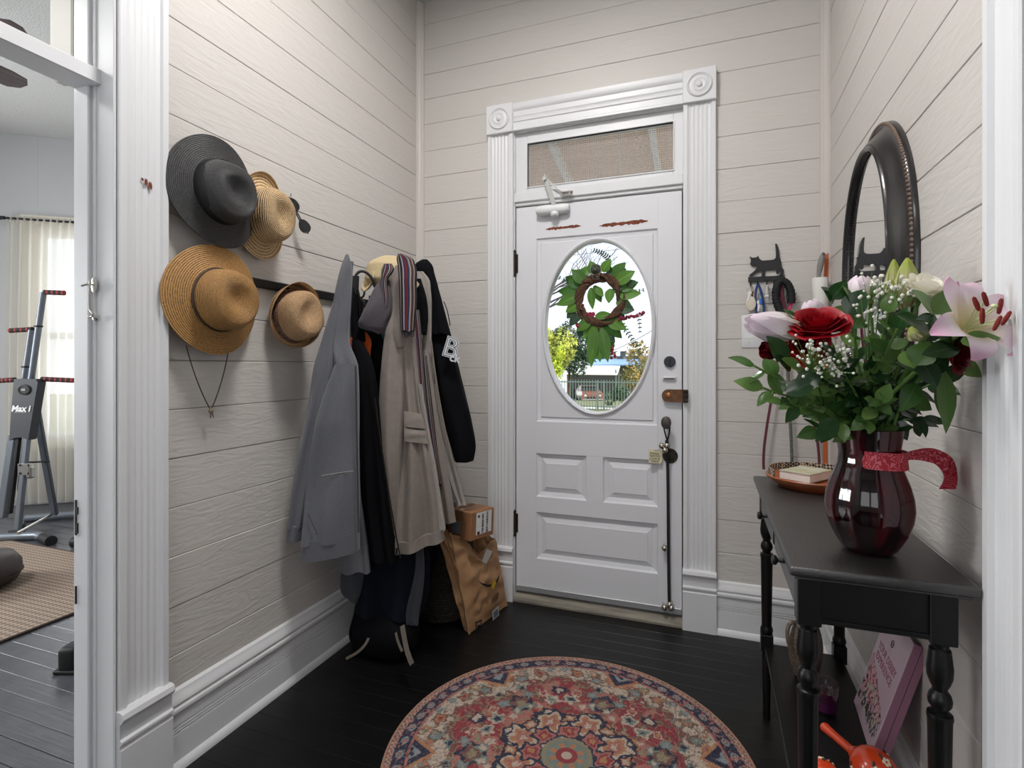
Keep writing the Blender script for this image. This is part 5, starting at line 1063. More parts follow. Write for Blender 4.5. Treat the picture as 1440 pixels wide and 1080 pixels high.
def keyshape(b, top, L, w, yoff, ang):
    M = Matrix.Translation(top) @ Matrix.Rotation(ang, 4, 'Y') @ Matrix(((1, 0, 0, 0), (0, 0, -1, yoff), (0, 1, 0, 0), (0, 0, 0, 1)))
    bow = [(w * math.cos(a) * 1.0, -w + w * math.sin(a)) for a in np.linspace(-1.1, PI + 1.1, 14)]
    b.prism(bow + [(-w * .4, -L), (-w * .1, -L - w * .3), (w * .3, -L + w * .1), (w * .15, -L * .85), (w * .45, -L * .8), (w * .2, -L * .7), (w * .45, -L * .62)], .002, M)
hk = on_back(1055, 402, .026)
t = thing('keys', 'house keys with a cream oval tag on the leftmost hook of the cat rack', 'keys', hk, 'keys on the cat rack')
b = B(); b.tube([hk + Vector((.013 * math.cos(2 * PI * i / 18), 0, -.014 + .014 * math.sin(2 * PI * i / 18))) for i in range(18)], .0014, 6, closed=True); mobj('key_ring', b, M_STEEL, t)
b = B(); keyshape(b, hk + Vector((-.002, 0, -.022)), .045, .010, -.004, .15); mobj('key', b, M_STEEL, t)
b = B(); keyshape(b, hk + Vector((.004, 0, -.022)), .04, .009, .003, -.2); mobj('key', b, M_BRASS, t)
b = B(); b.ell(on_back(1056, 427, .028), (.021, .003, .033), 24, 12); mobj('oval_tag', b, mat('cream_key_tag', s2l(216, 206, 190), .5), t)
hk = on_back(1066, 399, .026)
t = thing('lanyard', 'looped blue lanyard with small keys hanging on the cat rack', 'lanyard', hk, 'keys on the cat rack')
M_BLUE = mat('navy_blue_webbing', s2l(36, 58, 110), .7)
for q in ([hk, on_back(1061, 410, .02), on_back(1061, 425, .02), on_back(1067, 437, .022), on_back(1062, 446, .02)], [hk, on_back(1071, 408, .026), on_back(1074, 425, .026), on_back(1075, 436, .026), on_back(1074, 446, .024)]):
    mobj('strap', strapmesh(q, .010, (0, -1, 0), .002), M_BLUE, t)
b = B(); q = on_back(1070, 424, .034); b.box(q, (.013, .007, .030), bevel=.003); mobj('blue_clip', b, mat('bright_blue_plastic', s2l(44, 104, 186), .4), t)
b = B(); keyshape(b, on_back(1068, 422, .03), .05, .010, 0, .1); mobj('key', b, M_STEEL, t)
hk = on_back(1078, 398, .026)
t = thing('key_clip', 'silver bottle opener and key on the third hook of the cat rack', 'key clip', hk, 'keys on the cat rack')
b = B(); b.bar(hk + Vector((0, 0, -.006)), on_back(1078, 417, .028), .011, .003, up=(0, 1, 0), bevel=.001); b.box(on_back(1078, 416, .028), (.022, .006, .012), bevel=.002); mobj('body', b, M_STEEL, t)
b = B(); b.tube([hk + Vector((.010 * math.cos(2 * PI * i / 16), 0, -.008 + .010 * math.sin(2 * PI * i / 16))) for i in range(16)], .0013, 6, closed=True); mobj('key_ring', b, M_STEEL, t)
# braided paracord loop
t = thing('braided_loop', 'thick black braided cord loop with pink end on the right of the cat rack', 'cord', on_back(1097, 392, .04))
pl = bez([on_back(1099, 440, .035), on_back(1083, 418, .035), on_back(1088, 378, .04), on_back(1116, 388, .035), on_back(1113, 426, .035)], 60); b = B()
b.tube(pl, [.0165 + .0016 * math.sin(i * 2.2) for i in range(len(pl))], 14); mobj('cord_coil', b, mat('black_braided_cord', s2l(18, 18, 20), .7, bump=(260, .7, .002)), t, ang=70)
b = B(); b.tube(bez([pl[-1], on_back(1112, 432, .035), on_back(1107, 440, .035)], 8), .006, 8); mobj('pink_end', b, mat('hot_pink_cord', s2l(206, 50, 110), .6), t)
# lint roller and orange strap in the corner
t = thing('lint_roller', 'white lint roller with a grey handle hung in the back right corner', 'lint roller', on_back(1152, 410, .06))
c0, c1 = on_back(1153, 391, .06), on_back(1150, 440, .06); b = B(); b.lathe([(.012, 0), (.030, 0), (.031, .003), (.031, .150), (.030, .153), (.012, .153)], 32, axis_frame(c0, (0.0, 0, -1), (1, 0, 0))); mobj('paper_roll', b, mat('white_adhesive_paper', s2l(228, 226, 222), .6), t)
b = B(); hb_ = [on_back(1151, 392, .06), on_back(1152, 380, .06), on_back(1155, 366, .06), on_back(1158, 355, .06)]; b.tube(bez(hb_, 12), [.0085, .0085, .009, .010, .0112, .012, .0125, .0125, .0125, .012, .011, .009, .004], 12)
b.bm.transform(Matrix.Translation(Vector((0, .0, 0)))); mobj('handle', b, mat('grey_plastic_handle', s2l(128, 128, 126), .45), t)
b = B(); b.tube([on_back(1158, 357, .074) + Vector((.004 * math.cos(a), 0, .006 * math.sin(a))) for a in [2 * PI * i / 14 for i in range(14)]], .0012, 5, closed=True); mobj('hang_hole', b, M_RUBBER, t)
t = thing('orange_strap', 'long orange strap hanging down the back right corner behind the bouquet', 'strap', on_back(1162, 360, .035))
mobj('webbing', strapmesh([on_back(1162, 356, .036), on_back(1161, 450, .036), on_back(1160, 560, .036), on_back(1160, 654, .036)], .015, (0, -1, 0)), mat('orange_webbing', s2l(196, 96, 44), .7, bump=(400, .4, .001)), t)
b = B(); b.lathe([(.006, 0), (.004, .004), (.004, .012), (.007, .014), (0, .016)], 12, axis_frame(on_back(1162, 357, .036) + Vector((0, .012, 0)), (0, -1, 0))); mobj('wall_peg', b, M_STEEL, t)
# leashes hanging from the rack to the tray
t = thing('rope_leash', 'maroon rope leash loop hanging from the rack down behind the tray', 'leash', on_back(1100, 500, .04))
b = B(); b.tube(bez([on_back(1098, 402, .03), on_back(1100, 470, .035), on_back(1094, 540, .04), on_back(1070, 610, .045), on_back(1074, 660, .05)], 24), .0058, 10); b.tube(bez([on_back(1099, 402, .03), on_back(1108, 470, .035), on_back(1130, 550, .04), on_back(1154, 600, .045), on_back(1152, 660, .05)], 24), .0058, 10); mobj('rope', b, mat('maroon_rope', s2l(98, 40, 58), .75, bump=(500, .5, .001)), t)
t = thing('braided_leash', 'black and grey braided leash hanging straight down behind the tray', 'leash', on_back(1108, 500, .03))
m = mat('black_grey_braid', s2l(40, 42, 42), .75, var=(230, .8, s2l(130, 132, 126)), bump=(300, .6, .002))
b = B(); b.tube(bez([on_back(1104, 402, .026), on_back(1106, 500, .03), on_back(1109, 560, .035), on_back(1113, 610, .035), on_back(1114, 660, .04)], 24), .0068, 10); mobj('rope', b, m, t)
# light switch plate
t = thing('light_switch', 'white wall switch plate low right of the door behind the lily', 'switch', on_back(1063, 465, .004))
c = on_back(1064, 466, .003); b = B(); b.box(c, (.128, .006, .150), bevel=.003, seg=2); mobj('plate', b, mat('white_plastic', s2l(222, 222, 224), .35), t)
for dx in (-.032, .032):
    b = B(); b.box(c + Vector((dx, -.003, 0)), (.034, .003, .068), bevel=.001); b.box(c + Vector((dx, -.008, .008)), (.010, .010, .020), Euler((.4, 0, 0)), bevel=.002); mobj('toggle', b, mat('white_toggle', s2l(228, 228, 228), .3), t)
    b = B()
    for dz in (-.05, .05): b.lathe([(.003, 0), (.003, .001), (0, .0015)], 10, axis_frame(c + Vector((dx, -.003, dz)), (0, -1, 0)))
    mobj('screw', b, M_STEEL, t)

# ================================================================ BELLS, TAG, WREATH ON THE DOOR
kx, kz = -.195, .972
t = thing('bell_strap', 'long black strap of silver jingle bells hanging from the door knob', 'door bells', (kx, DF - .03, kz))
M_NYL = mat('black_nylon', s2l(18, 18, 20), .7)
b = B(); b.tube(bez([(kx - .012, DF - .038, kz - .010), (kx - .010, DF - .036, .93), (kx + .002, DF - .030, .90), (kx + .003, DF - .028, .893)], 10), .0036, 8); b.tube(bez([(kx + .016, DF - .038, kz - .012), (kx + .014, DF - .036, .93), (kx + .007, DF - .030, .90), (kx + .003, DF - .028, .893)], 10), .0036, 8); b.ell((kx + .002, DF - .028, .885), (.009, .008, .012), 12, 8); mobj('loop', b, M_NYL, t)
mobj('strap', strapmesh([(kx + .003, DF - .026, .888), (kx + .008, DF - .020, .70), (kx + .006, DF - .014, .30), (kx + .012, DF - .014, .096)], .014, (0, -1, 0)), M_NYL, t)
M_BELL = mat('nickel_bell', s2l(186, 178, 166), .25, metal=.9)
for (bx, bz, dy) in ((kx - .022, .866, .034), (kx + .002, .868, .030), (kx - .006, .846, .042), (kx - .010, .372, .026), (kx - .010, .086, .026), (kx + .022, .088, .026), (kx + .014, .100, .020)):
    b = B(); R_ = .0145; rot = Matrix.Rotation(rnd.uniform(-.6, .6), 3, 'Y'); b.ell((bx, DF - dy, bz), (R_, R_, R_), 18, 12); b.lathe([(R_ * 1.02, -.0012), (R_ * 1.05, 0), (R_ * 1.02, .0012)], 18, Matrix.Translation((bx, DF - dy, bz)) @ rot.to_4x4(), caps=False)
    b.tube([Vector((bx, DF - dy, bz)) + rot @ Vector((.004 * math.cos(a), 0, R_ + .003 + .004 * math.sin(a))) for a in [2 * PI * i / 10 for i in range(10)]], .0012, 5, closed=True); bl = mobj('bell', b, M_BELL, t)
    b = B(); b.box(Vector((bx, DF - dy, bz)) + rot @ Vector((0, -R_ * .80, -.004)), (.0026, .006, .016), rot); b.ell(Vector((bx, DF - dy, bz)) + rot @ Vector((0, -R_ * .9, -.010)), (.0032, .003, .0032), 8, 6); mobj('bell_slot', b, M_RUBBER, bl)
t = thing('paper_note', 'small handwritten cream note hanging beside the bells below the knob', 'note', (-.250, DF - .016, .815))
Mn_ = frame((-.246, DF - .018, .812), (1, 0, .02), (-.02, 0, 1)); b = B(); b.prism([(-.034, -.033), (.022, -.035), (.030, -.020), (.024, .030), (-.033, .034)], .0008, Mn_); mobj('card', b, mat('cream_note_paper', s2l(220, 212, 178), .8), t, smooth=False)
b = B()
for i, s_ in enumerate(('PLEASE', 'WATCH', 'LOCK &', 'LIGHT')): b.add(text_bm(s_, .0135, .0003, bold=.0002), Mn_ @ Matrix.Translation((-.006 + .003 * (i % 2), .012 - i * .0125, .0011)) @ Matrix.Rotation(.05 * (i % 3 - 1), 4, 'Z'))
mobj('handwriting', b, M_INK, t, smooth=False)
b = B(); b.tube([(-.252, DF - .02, .840), (-.235, DF - .022, .842), (-.205, DF - .03, .868)], .0008, 5); mobj('string', b, M_INK, t)
# clear suction hook on the glass
sc_ = Vector((-.546, DF + .012, 1.744))
t = thing('suction_hook', 'clear suction cup hook at the top of the oval door glass', 'hook', sc_)
b = B(); b.lathe([(.026, 0), (.0265, .002), (.020, .007), (.010, .012), (.008, .020), (.0, .022)], 32, axis_frame(sc_, (0, -1, 0))); mobj('suction_cup', b, mat('smoky_clear_rubber', s2l(64, 68, 56), .15, spec=.8), t)
b = B(); b.tube([sc_ + Vector((.0275 * math.cos(2 * PI * i / 32), -.005, .0275 * math.sin(2 * PI * i / 32))) for i in range(32)], .0012, 6, closed=True); b.tube([sc_ + Vector(v) for v in ((-.018, -.006, -.020), (-.016, -.006, -.048), (.016, -.006, -.048), (.018, -.006, -.020))], .0012, 6); mobj('wire_hook', b, M_STEEL, t)

# ---- leaves
def leaf_bm(b, base, dirv, nrm, L, w, curl=.15, fold=.12, tipk=1.0, nseg=7, wave=0, ph=0):
    """leaf blade with a folded midrib; returns nothing"""
    d = Vector(dirv).normalized(); n = Vector(nrm); n = (n - d * n.dot(d));
    if n.length < 1e-4: n = d.cross(Vector((1, .3, .2)))
    n.normalize(); s_ = d.cross(n); base = Vector(base); pts = []
    for i in range(nseg + 1):
        k = i / nseg; wd = w / 2 * (math.sin(PI * min(1, (k * .94 + .04)) ** .82) ** tipk) if i < nseg else w * .01
        c = base + d * (L * k) - n * (curl * L * k * k); row = []
        for q in (-1, -.5, 0, .5, 1): row.append(c + s_ * (wd * q) + n * (fold * wd * abs(q) ** 1.2 + wave * math.sin(5 * k + ph + q * 2) * abs(q)))
        pts.append(row)
    lay = b.bm.loops.layers.uv.verify()
    b.grid(pts, uv=lambda i, j: (j / 4, i / nseg))
def leaf_mat(name, c1, c2, rough=.35, vein=.25, trans=True):
    m = bpy.data.materials.new(name); m.use_nodes = True; n = m.node_tree; p = n.nodes['Principled BSDF']; p.inputs['Roughness'].default_value = rough
    u = n.nodes.new('ShaderNodeUVMap'); sp = n.nodes.new('ShaderNodeSeparateXYZ'); n.links.new(u.outputs[0], sp.inputs[0])
    a = n.nodes.new('ShaderNodeMath'); a.operation = 'SUBTRACT'; a.inputs[1].default_value = .5; n.links.new(sp.outputs[0], a.inputs[0]); ab = n.nodes.new('ShaderNodeMath'); ab.operation = 'ABSOLUTE'; n.links.new(a.outputs[0], ab.inputs[0])
    rp = n.nodes.new('ShaderNodeValToRGB'); rp.color_ramp.elements[0].position = 0.0; rp.color_ramp.elements[0].color = (*[min(1, x * (1 + vein * 3) + .02) for x in c1], 1); rp.color_ramp.elements[1].position = .05; rp.color_ramp.elements[1].color = (*c1, 1); n.links.new(ab.outputs[0], rp.inputs[0])
    oi = n.nodes.new('ShaderNodeObjectInfo'); mx = n.nodes.new('ShaderNodeMix'); mx.data_type = 'RGBA'; n.links.new(oi.outputs['Random'], mx.inputs[0]); n.links.new(rp.outputs[0], mx.inputs[6]); mx.inputs[7].default_value = (*c2, 1)
    n.links.new(mx.outputs[2], p.inputs['Base Color'])
    if trans:
        tr = n.nodes.new('ShaderNodeBsdfTranslucent'); ms_ = n.nodes.new('ShaderNodeMixShader'); ms_.inputs[0].default_value = .22; n.links.new(mx.outputs[2], tr.inputs[0]); n.links.new(p.outputs[0], ms_.inputs[1]); n.links.new(tr.outputs[0], ms_.inputs[2]); n.links.new(ms_.outputs[0], n.nodes['Material Output'].inputs[0])
    return m
M_WLF = leaf_mat('wreath_leaf', s2l(104, 150, 50), s2l(66, 112, 44), .5); M_WLD = leaf_mat('wreath_dark_leaf', s2l(62, 92, 56), s2l(48, 74, 56), .5); M_BERRY = mat('magenta_berry', s2l(160, 40, 70), .4); M_VINE = mat('grapevine_twig', s2l(112, 78, 58), .9, bump=(90, .9, .006, 4, 1), var=(60, .4))
yw = YB + .085; wc = Vector((-.539, yw, 1.596))
t = thing('door_wreath', 'grapevine wreath with green leaves and magenta berries hanging outside the oval glass', 'wreath', wc)
rw = .112
b = B(); rr = random.Random(9)
for k in range(9):
    p1, p2, p3 = rr.random() * 6.28, rr.random() * 6.28, 3 + rr.randint(0, 2); b.tube([wc + Vector(((rw + .017 * math.cos(p3 * a + p1)) * math.cos(a), .014 * math.sin(p3 * a + p1), (rw + .017 * math.cos(p3 * a + p1)) * 1.05 * math.sin(a))) for a in [2 * PI * i / 60 for i in range(60)]], .0095, 6, closed=True)
o = mobj('vine_ring', b, M_VINE, t); o['kind'] = 'stuff'
def wleaf(px, py, ang, L, w, m_=M_WLF, dy=-.005):
    q = on_back(px + (842 - px) * .22, py + (421 - py) * .22, -.085); q.y += dy + rr.uniform(-.006, .006); L *= 1.28; w *= 1.30; d = Vector((math.cos(ang), rr.uniform(-.25, .1), math.sin(ang))); b = B(); leaf_bm(b, q, d, (rr.uniform(-.2, .2), -1, .15), L, w, .12, .15, ph=rr.random() * 6); mobj('leaf', b, m_, t)
for a in ((812, 397, 2.6, .09, .055), (807, 408, 3.0, .10, .05), (806, 414, 3.5, .10, .055), (812, 425, 3.7, .08, .05), (818, 392, 2.3, .08, .05), (822, 380, 2.8, .07, .045), (834, 372, 1.9, .05, .04), (828, 372, 2.9, .05, .04), (850, 372, 1.0, .06, .045), (866, 382, .8, .08, .05), (872, 392, .5, .09, .055), (876, 402, .3, .085, .055), (877, 412, .0, .09, .05), (874, 425, -.4, .07, .05), (870, 398, 1.1, .08, .05), (828, 400, -1.5, .09, .035), (834, 396, -1.2, .075, .04), (838, 400, -.9, .05, .03), (832, 456, -2.0, .09, .05), (828, 458, -2.5, .075, .045), (838, 462, -1.8, .13, .06), (842, 468, -1.5, .15, .065), (848, 465, -1.2, .12, .06), (852, 460, -.8, .10, .055), (857, 457, -.5, .09, .05), (836, 470, -1.65, .17, .05), (848, 474, -1.35, .14, .05), (836, 452, .1, .07, .035), (864, 402, -1.7, .06, .04)): wleaf(*a)
for a in ((870, 440, -.8, .06, .045), (880, 436, -.2, .06, .05), (884, 440, .3, .045, .04), (868, 452, -1.0, .06, .045), (800, 440, -2.4, .05, .04), (806, 446, -2.0, .05, .04), (803, 452, -2.2, .05, .035), (816, 462, -2.2, .05, .035), (812, 470, -1.8, .05, .03), (858, 482, -.9, .05, .03), (866, 408, .4, .05, .03), (886, 388, 1.3, .04, .035), (893, 398, .6, .04, .03), (872, 378, .5, .05, .04), (862, 376, 1.7, .04, .03)): wleaf(*a, M_WLD)
def frond(p0, p1, p2, n, L, m_, part):
    q = bez([on_back(*p0, -.09), on_back(*p1, -.09), on_back(*p2, -.09)], n); b = B(); b.tube(q, .0012, 5)
    for i in range(1, n + 1):
        tg = (q[i] - q[i - 1]).normalized(); sd = tg.cross(Vector((0, -1, 0)))
        for sg in (-1, 1): leaf_bm(b, q[i], tg * .5 + sd * sg, (0, -1, 0), L * (1 - .4 * i / n), L * .38, .1, .1, nseg=3)
    mobj(part, b, m_, t)
frond((872, 452), (884, 470), (902, 496), 10, .022, M_WLD, 'fern_frond'); frond((858, 366), (850, 356), (836, 352), 8, .024, M_WLD, 'fern_frond'); frond((808, 404), (796, 396), (782, 388), 5, .022, M_WLD, 'fern_frond'); frond((800, 448), (792, 462), (786, 484), 7, .018, M_WLD, 'fern_frond'); frond((880, 410), (890, 412), (904, 408), 5, .020, M_WLD, 'fern_frond'); frond((896, 440), (900, 450), (900, 466), 5, .018, M_WLD, 'fern_frond')
def berries(pts, r, part='berry_cluster'):
    b = B()
    for x, y in pts: q = on_back(x, y, -.085); b.ell(q + Vector((0, rr.uniform(-.01, .01), 0)), (r * rr.uniform(.7, 1.1),) * 3, 8, 6)
    mobj(part, b, M_BERRY, t)
berries([(872 + i * 2.6 + rr.uniform(-1, 1), 449 - i * .6 + rr.uniform(-1.5, 1.5)) for i in range(14)], .009); berries([(817 + rr.uniform(-4, 3), 428 + i * 1.2) for i in range(6)], .010); berries([(862 + rr.uniform(-3, 3), 488 + i * 2.2) for i in range(8)], .009); berries([(828 + i * 2, 443 + rr.uniform(-2, 2)) for i in range(4)], .012); berries([(808 + i * 1.4, 452 + i * 1.8) for i in range(6)], .010)
b = B(); b.tube([wc + Vector((0, 0, rw * 1.05)), sc_ + Vector((0, .03, -.01))], .0015, 5); b.tube([on_back(842, 455, -.08), on_back(841, 470, -.078), on_back(842, 485, -.08)], .007, 7); mobj('wreath_stem', b, M_VINE, t)

# ================================================================ BOUQUET IN THE VASE
mouth = vc_ + Vector((0, 0, .262)); GB = 'cut stems in the red vase'
M_STEM = mat('green_stem', s2l(92, 128, 58), .5); M_LF1 = leaf_mat('glossy_green_leaf', s2l(40, 80, 34), s2l(112, 144, 78), .24); M_LF2 = leaf_mat('dark_green_leaf', s2l(22, 50, 26), s2l(42, 74, 36), .24)
rb = random.Random(21)
def petal_mat(name, base, tip, mid=None, rough=.5, tr=.25, sheen=.2):
    m = bpy.data.materials.new(name); m.use_nodes = True; n = m.node_tree; p = n.nodes['Principled BSDF']; p.inputs['Roughness'].default_value = rough; p.inputs['Sheen Weight'].default_value = sheen
    u = n.nodes.new('ShaderNodeUVMap'); sp = n.nodes.new('ShaderNodeSeparateXYZ'); r = n.nodes.new('ShaderNodeValToRGB'); n.links.new(u.outputs[0], sp.inputs[0]); n.links.new(sp.outputs[1], r.inputs[0])
    r.color_ramp.elements[0].color = (*base, 1); r.color_ramp.elements[1].color = (*tip, 1); r.color_ramp.elements[0].position = .1; r.color_ramp.elements[1].position = .9
    if mid: e = r.color_ramp.elements.new(.5); e.color = (*mid, 1)
    t_ = n.nodes.new('ShaderNodeBsdfTranslucent'); x = n.nodes.new('ShaderNodeMixShader'); x.inputs[0].default_value = tr
    n.links.new(r.outputs[0], p.inputs['Base Color']); n.links.new(r.outputs[0], t_.inputs[0]); n.links.new(p.outputs[0], x.inputs[1]); n.links.new(t_.outputs[0], x.inputs[2]); n.links.new(x.outputs[0], n.nodes['Material Output'].inputs[0]); return m
M_ROSE = petal_mat('red_rose_petal', s2l(96, 2, 10), s2l(160, 6, 24), tr=.10, sheen=0); M_ROSED = petal_mat('dark_red_petal', s2l(70, 4, 12), s2l(108, 8, 20), tr=.1, sheen=0)
M_WROSE = petal_mat('white_rose_petal', s2l(216, 214, 170), s2l(238, 234, 222)); M_LILY = petal_mat('pink_lily_petal', s2l(226, 214, 160), s2l(222, 168, 196), s2l(240, 222, 232)); M_LILW = petal_mat('white_lily_petal', s2l(214, 208, 160), s2l(232, 214, 226), s2l(238, 230, 232)); M_BUD = petal_mat('green_lily_bud', s2l(206, 200, 150), s2l(164, 176, 66), s2l(214, 208, 168))
def stem(t, tip, r=.0032, m0=None, bow=.0, name='stem'):
    m0 = m0 or mouth + RT * rb.uniform(-.028, .028) + FW * rb.uniform(-.025, .025) - UP * .12
    mid = m0.lerp(tip, .5) + UP * .06; q = bez([m0, m0 + UP * .09, m0 + UP * .20, mid, tip], 16); b = B(); b.tube(q, r, 7); mobj(name, b, M_STEM, t); return q
def rose(label, px, py, d, R_, axis, m, layers=None, tight=1.0, cat='flower'):
    c = Dp(px, py, d); axis = Vector(axis).normalized(); t = thing('rose', label, cat, c, GB); M = axis_frame(c - axis * R_ * .45, axis)
    L = layers or [(3, .10, .03, .95, 1.5, .0), (3, .20, .08, .98, 1.25, .02), (4, .32, .15, 1.0, 1.0, .05), (5, .44, .24, .98, .90, .09), (5, .54, .33, .90, .90, .13), (5, .62, .40, .78, .85, .17), (4, .66, .50, .60, .85, .22)]
    for li, (n, r0, op, h, span, roll) in enumerate(L):
        for k in range(n):
            a0 = 2 * PI * k / n + li * 1.1 + rb.uniform(-.15, .15); pts = []; hh = h * R_ * rb.uniform(.93, 1.06)
            for i in range(9):
                v = i / 8; row = []
                for j in range(9):
                    u = -1 + j / 4; vv = v * (1 - .28 * u * u * v); a = a0 + u * span * (.45 + .55 * min(1, v * 1.6))
                    rad_ = R_ * (.06 + r0 * min(1, v * 2.2) ** .6 + op * v ** 1.7 * tight + roll * max(0, v - .72) * 2.2 * (1 - .3 * u * u) + .012 * li * (u > 0)); z = hh * vv - roll * R_ * max(0, v - .78) * 2.0
                    row.append(M @ Vector((rad_ * math.cos(a), rad_ * math.sin(a), z)))
                pts.append(row)
            b = B(); b.grid(pts, uv=lambda i, j: (j / 8, i / 8)); mobj('petal', b, m, t, ang=80)
    b = B(); base = c - axis * R_ * .45
    for k in range(5): a = 2 * PI * k / 5; dv = M.to_3x3() @ Vector((math.cos(a), math.sin(a), -.1)); leaf_bm(b, base, dv, axis, R_ * .75, R_ * .22, .3, .1, nseg=4)
    mobj('sepals', b, M_LF1, t)
    q = stem(t, base); return t
V = lambda r, f, u: RT * r + FW * f + UP * u
rose('large open red rose at the left of the bouquet', 1150, 456, 1.10, .046, V(-.28, -.45, .85), M_ROSE)
rose('second red rose tucked under the large one', 1128, 482, 1.12, .040, V(-.55, -.7, .1), M_ROSE)
rose('small dark red rosebud at the far left edge of the bouquet', 1086, 488, 1.15, .030, V(-.55, -.3, -.3), M_ROSED, [(3, .10, .03, 1.5, 1.6, 0), (3, .26, .05, 1.5, 1.3, 0), (4, .44, .04, 1.35, 1.1, 0), (4, .52, .06, 1.1, 1.0, .05)])
rose('white rose at the upper right of the bouquet beside the lily', 1298, 408, 1.04, .040, V(.1, -.55, .85), M_WROSE, [(3, .14, .06, 1.15, 1.5, .02), (4, .30, .14, 1.15, 1.1, .06), (4, .46, .22, 1.05, 1.0, .12), (5, .54, .34, .8, .9, .2)])
rose('dark red rose hidden beneath the open pink lily', 1348, 486, .97, .040, V(.4, -.5, .0), M_ROSED)
def lily_petal(M, a, L, w, curve, m, t, cup=.25, name='petal', tw=0, wav=.05):
    """curve: list of (r,z) for the midline"""
    q = bez([Vector((r, 0, z)) for r, z in curve], 14); pts = []
    for i, p_ in enumerate(q):
        k = i / 14; wd = w / 2 * (math.sin(PI * min(1, k * .93 + .05) ** .85)) + .0015; tg = (q[min(i + 1, 14)] - q[max(0, i - 1)]).normalized(); nn = Vector((-tg.z, 0, tg.x)); row = []
        for j in range(7):
            u = -1 + j / 3; row.append(M @ (Matrix.Rotation(a, 4, 'Z') @ (p_ + Vector((0, wd * u, 0)) + nn * (cup * wd * u * u + wav * wd * math.sin(6 * k + u * 3 + a * 5) * abs(u) * k))))
        pts.append(row)
    b = B(); b.grid(pts, uv=lambda i, j: (j / 6, i / 14)); return mobj(name, b, m, t, ang=80)
M_ANTH = mat('rust_red_anther', s2l(120, 28, 20), .8); M_FIL = mat('pale_green_filament', s2l(206, 214, 160), .5)
# open lily
lc = Dp(1372, 452, .90); t = thing('lily', 'large open pink lily with dark red anthers at the far right', 'flower', lc, GB); ax = V(.10, -.88, .50).normalized(); M = axis_frame(lc - ax * .03, ax, V(1, 0, .1))
for k, (a, L, w, cv) in enumerate(((.42, 1, .046, [(0, 0), (.028, .030), (.062, .040), (.086, .040), (.098, .030)]), (1.45, 1, .044, [(0, 0), (.028, .030), (.056, .050), (.080, .050), (.074, .028)]), (2.2, 1, .048, [(0, 0), (.028, .030), (.060, .045), (.088, .048), (.082, .068)]), (3.3, 1, .046, [(0, 0), (.028, .028), (.050, .035), (.070, .030), (.078, .012)]), (4.35, 1, .048, [(0, 0), (.028, .026), (.050, .036), (.066, .030), (.068, .010)]), (5.55, 1, .050, [(0, 0), (.028, .028), (.060, .036), (.078, .028), (.076, .004)]))): lily_petal(M, a, L, w, cv, M_LILY, t)
for k in range(6):
    a = k * PI / 3 + .4; e = M @ Vector((.024 * math.cos(a), .024 * math.sin(a), .060)); b = B(); b.tube(bez([M @ Vector((.003 * math.cos(a), .003 * math.sin(a), .01)), M @ Vector((.010 * math.cos(a), .010 * math.sin(a), .035)), e], 8), .0012, 6); f = mobj('filament', b, M_FIL, t)
    dv = (UP * .9 + RT * (.5 * math.cos(a + 1.0)) - FW * .1).normalized(); b = B(); b.tube([e + dv * (.013 * q) for q in (-1, -.8, 0, .8, 1)], [.0012, .003, .0038, .003, .0012], 8); mobj('anther', b, M_ANTH, f)
b = B(); pe = M @ Vector((0, .004, .068)); b.tube([M @ Vector((0, 0, .01)), pe], .0018, 6); b.ell(pe, (.005, .005, .004), 10, 6); mobj('pistil', b, M_FIL, t); stem(t, lc - ax * .03, .004)
# half-open lilies and buds
def bud(label, base, tip, w, m, opn=0, name='lily_bud'):
    base, tip = Vector(base), Vector(tip); ax = tip - base; L = ax.length; t = thing(name, label, 'flower bud' if opn == 0 else 'flower', base, GB); M = axis_frame(base, ax)
    for k in range(6):
        r_ = w / 2 * (1.0 if k % 2 else .93); lily_petal(M, k * PI / 3, L, w * 1.15, [(.003, 0), (r_ * .75, L * .15), (r_ * 1.15, L * .45), (r_ * (.95 + opn), L * .8), (r_ * (.12 + opn * 2.2), L * (1.02 - opn * .1))], m, t, cup=.42 if opn == 0 else .28, wav=.02 + opn * .25)
    b = B(); b.ell(base + ax * .02, (.005, .005, .008), 10, 6); mobj('receptacle', b, M_STEM, t); stem(t, base, .0035); return t
bud('pale closed lily opening toward the light switch at far left', Dp(1131, 470, 1.13), Dp(1050, 452, 1.13), .052, M_LILW, .22, 'lily')
bud('tall green white lily bud standing upright, right one of the pair', Dp(1273, 436, 1.10), Dp(1276, 364, 1.08), .040, M_BUD)
bud('slimmer green lily bud, left one of the upright pair', Dp(1255, 434, 1.13), Dp(1257, 366, 1.12), .028, M_BUD)
bud('short yellow green bud in front of the upright pair', Dp(1252, 440, 1.08), Dp(1253, 394, 1.07), .024, M_BUD)
bud('half-open pink lily in front of the mirror', Dp(1204, 432, 1.16), Dp(1212, 388, 1.15), .052, M_LILW, .16, 'lily')
bud('small yellow striped bud at the mirror edge', Dp(1224, 428, 1.15), Dp(1223, 392, 1.14), .022, M_BUD)
bud('half-hidden pink lily behind the white rose', Dp(1330, 438, 1.06), Dp(1342, 396, 1.05), .046, M_LILY, .14, 'lily')
bud('pale lily behind the red rose near the lint roller', Dp(1150, 452, 1.18), Dp(1138, 422, 1.18), .042, M_LILW, .18, 'lily')
bud('cream bud deep among the leaves below the white rose', Dp(1296, 478, 1.0), Dp(1280, 460, 1.0), .026, M_BUD)
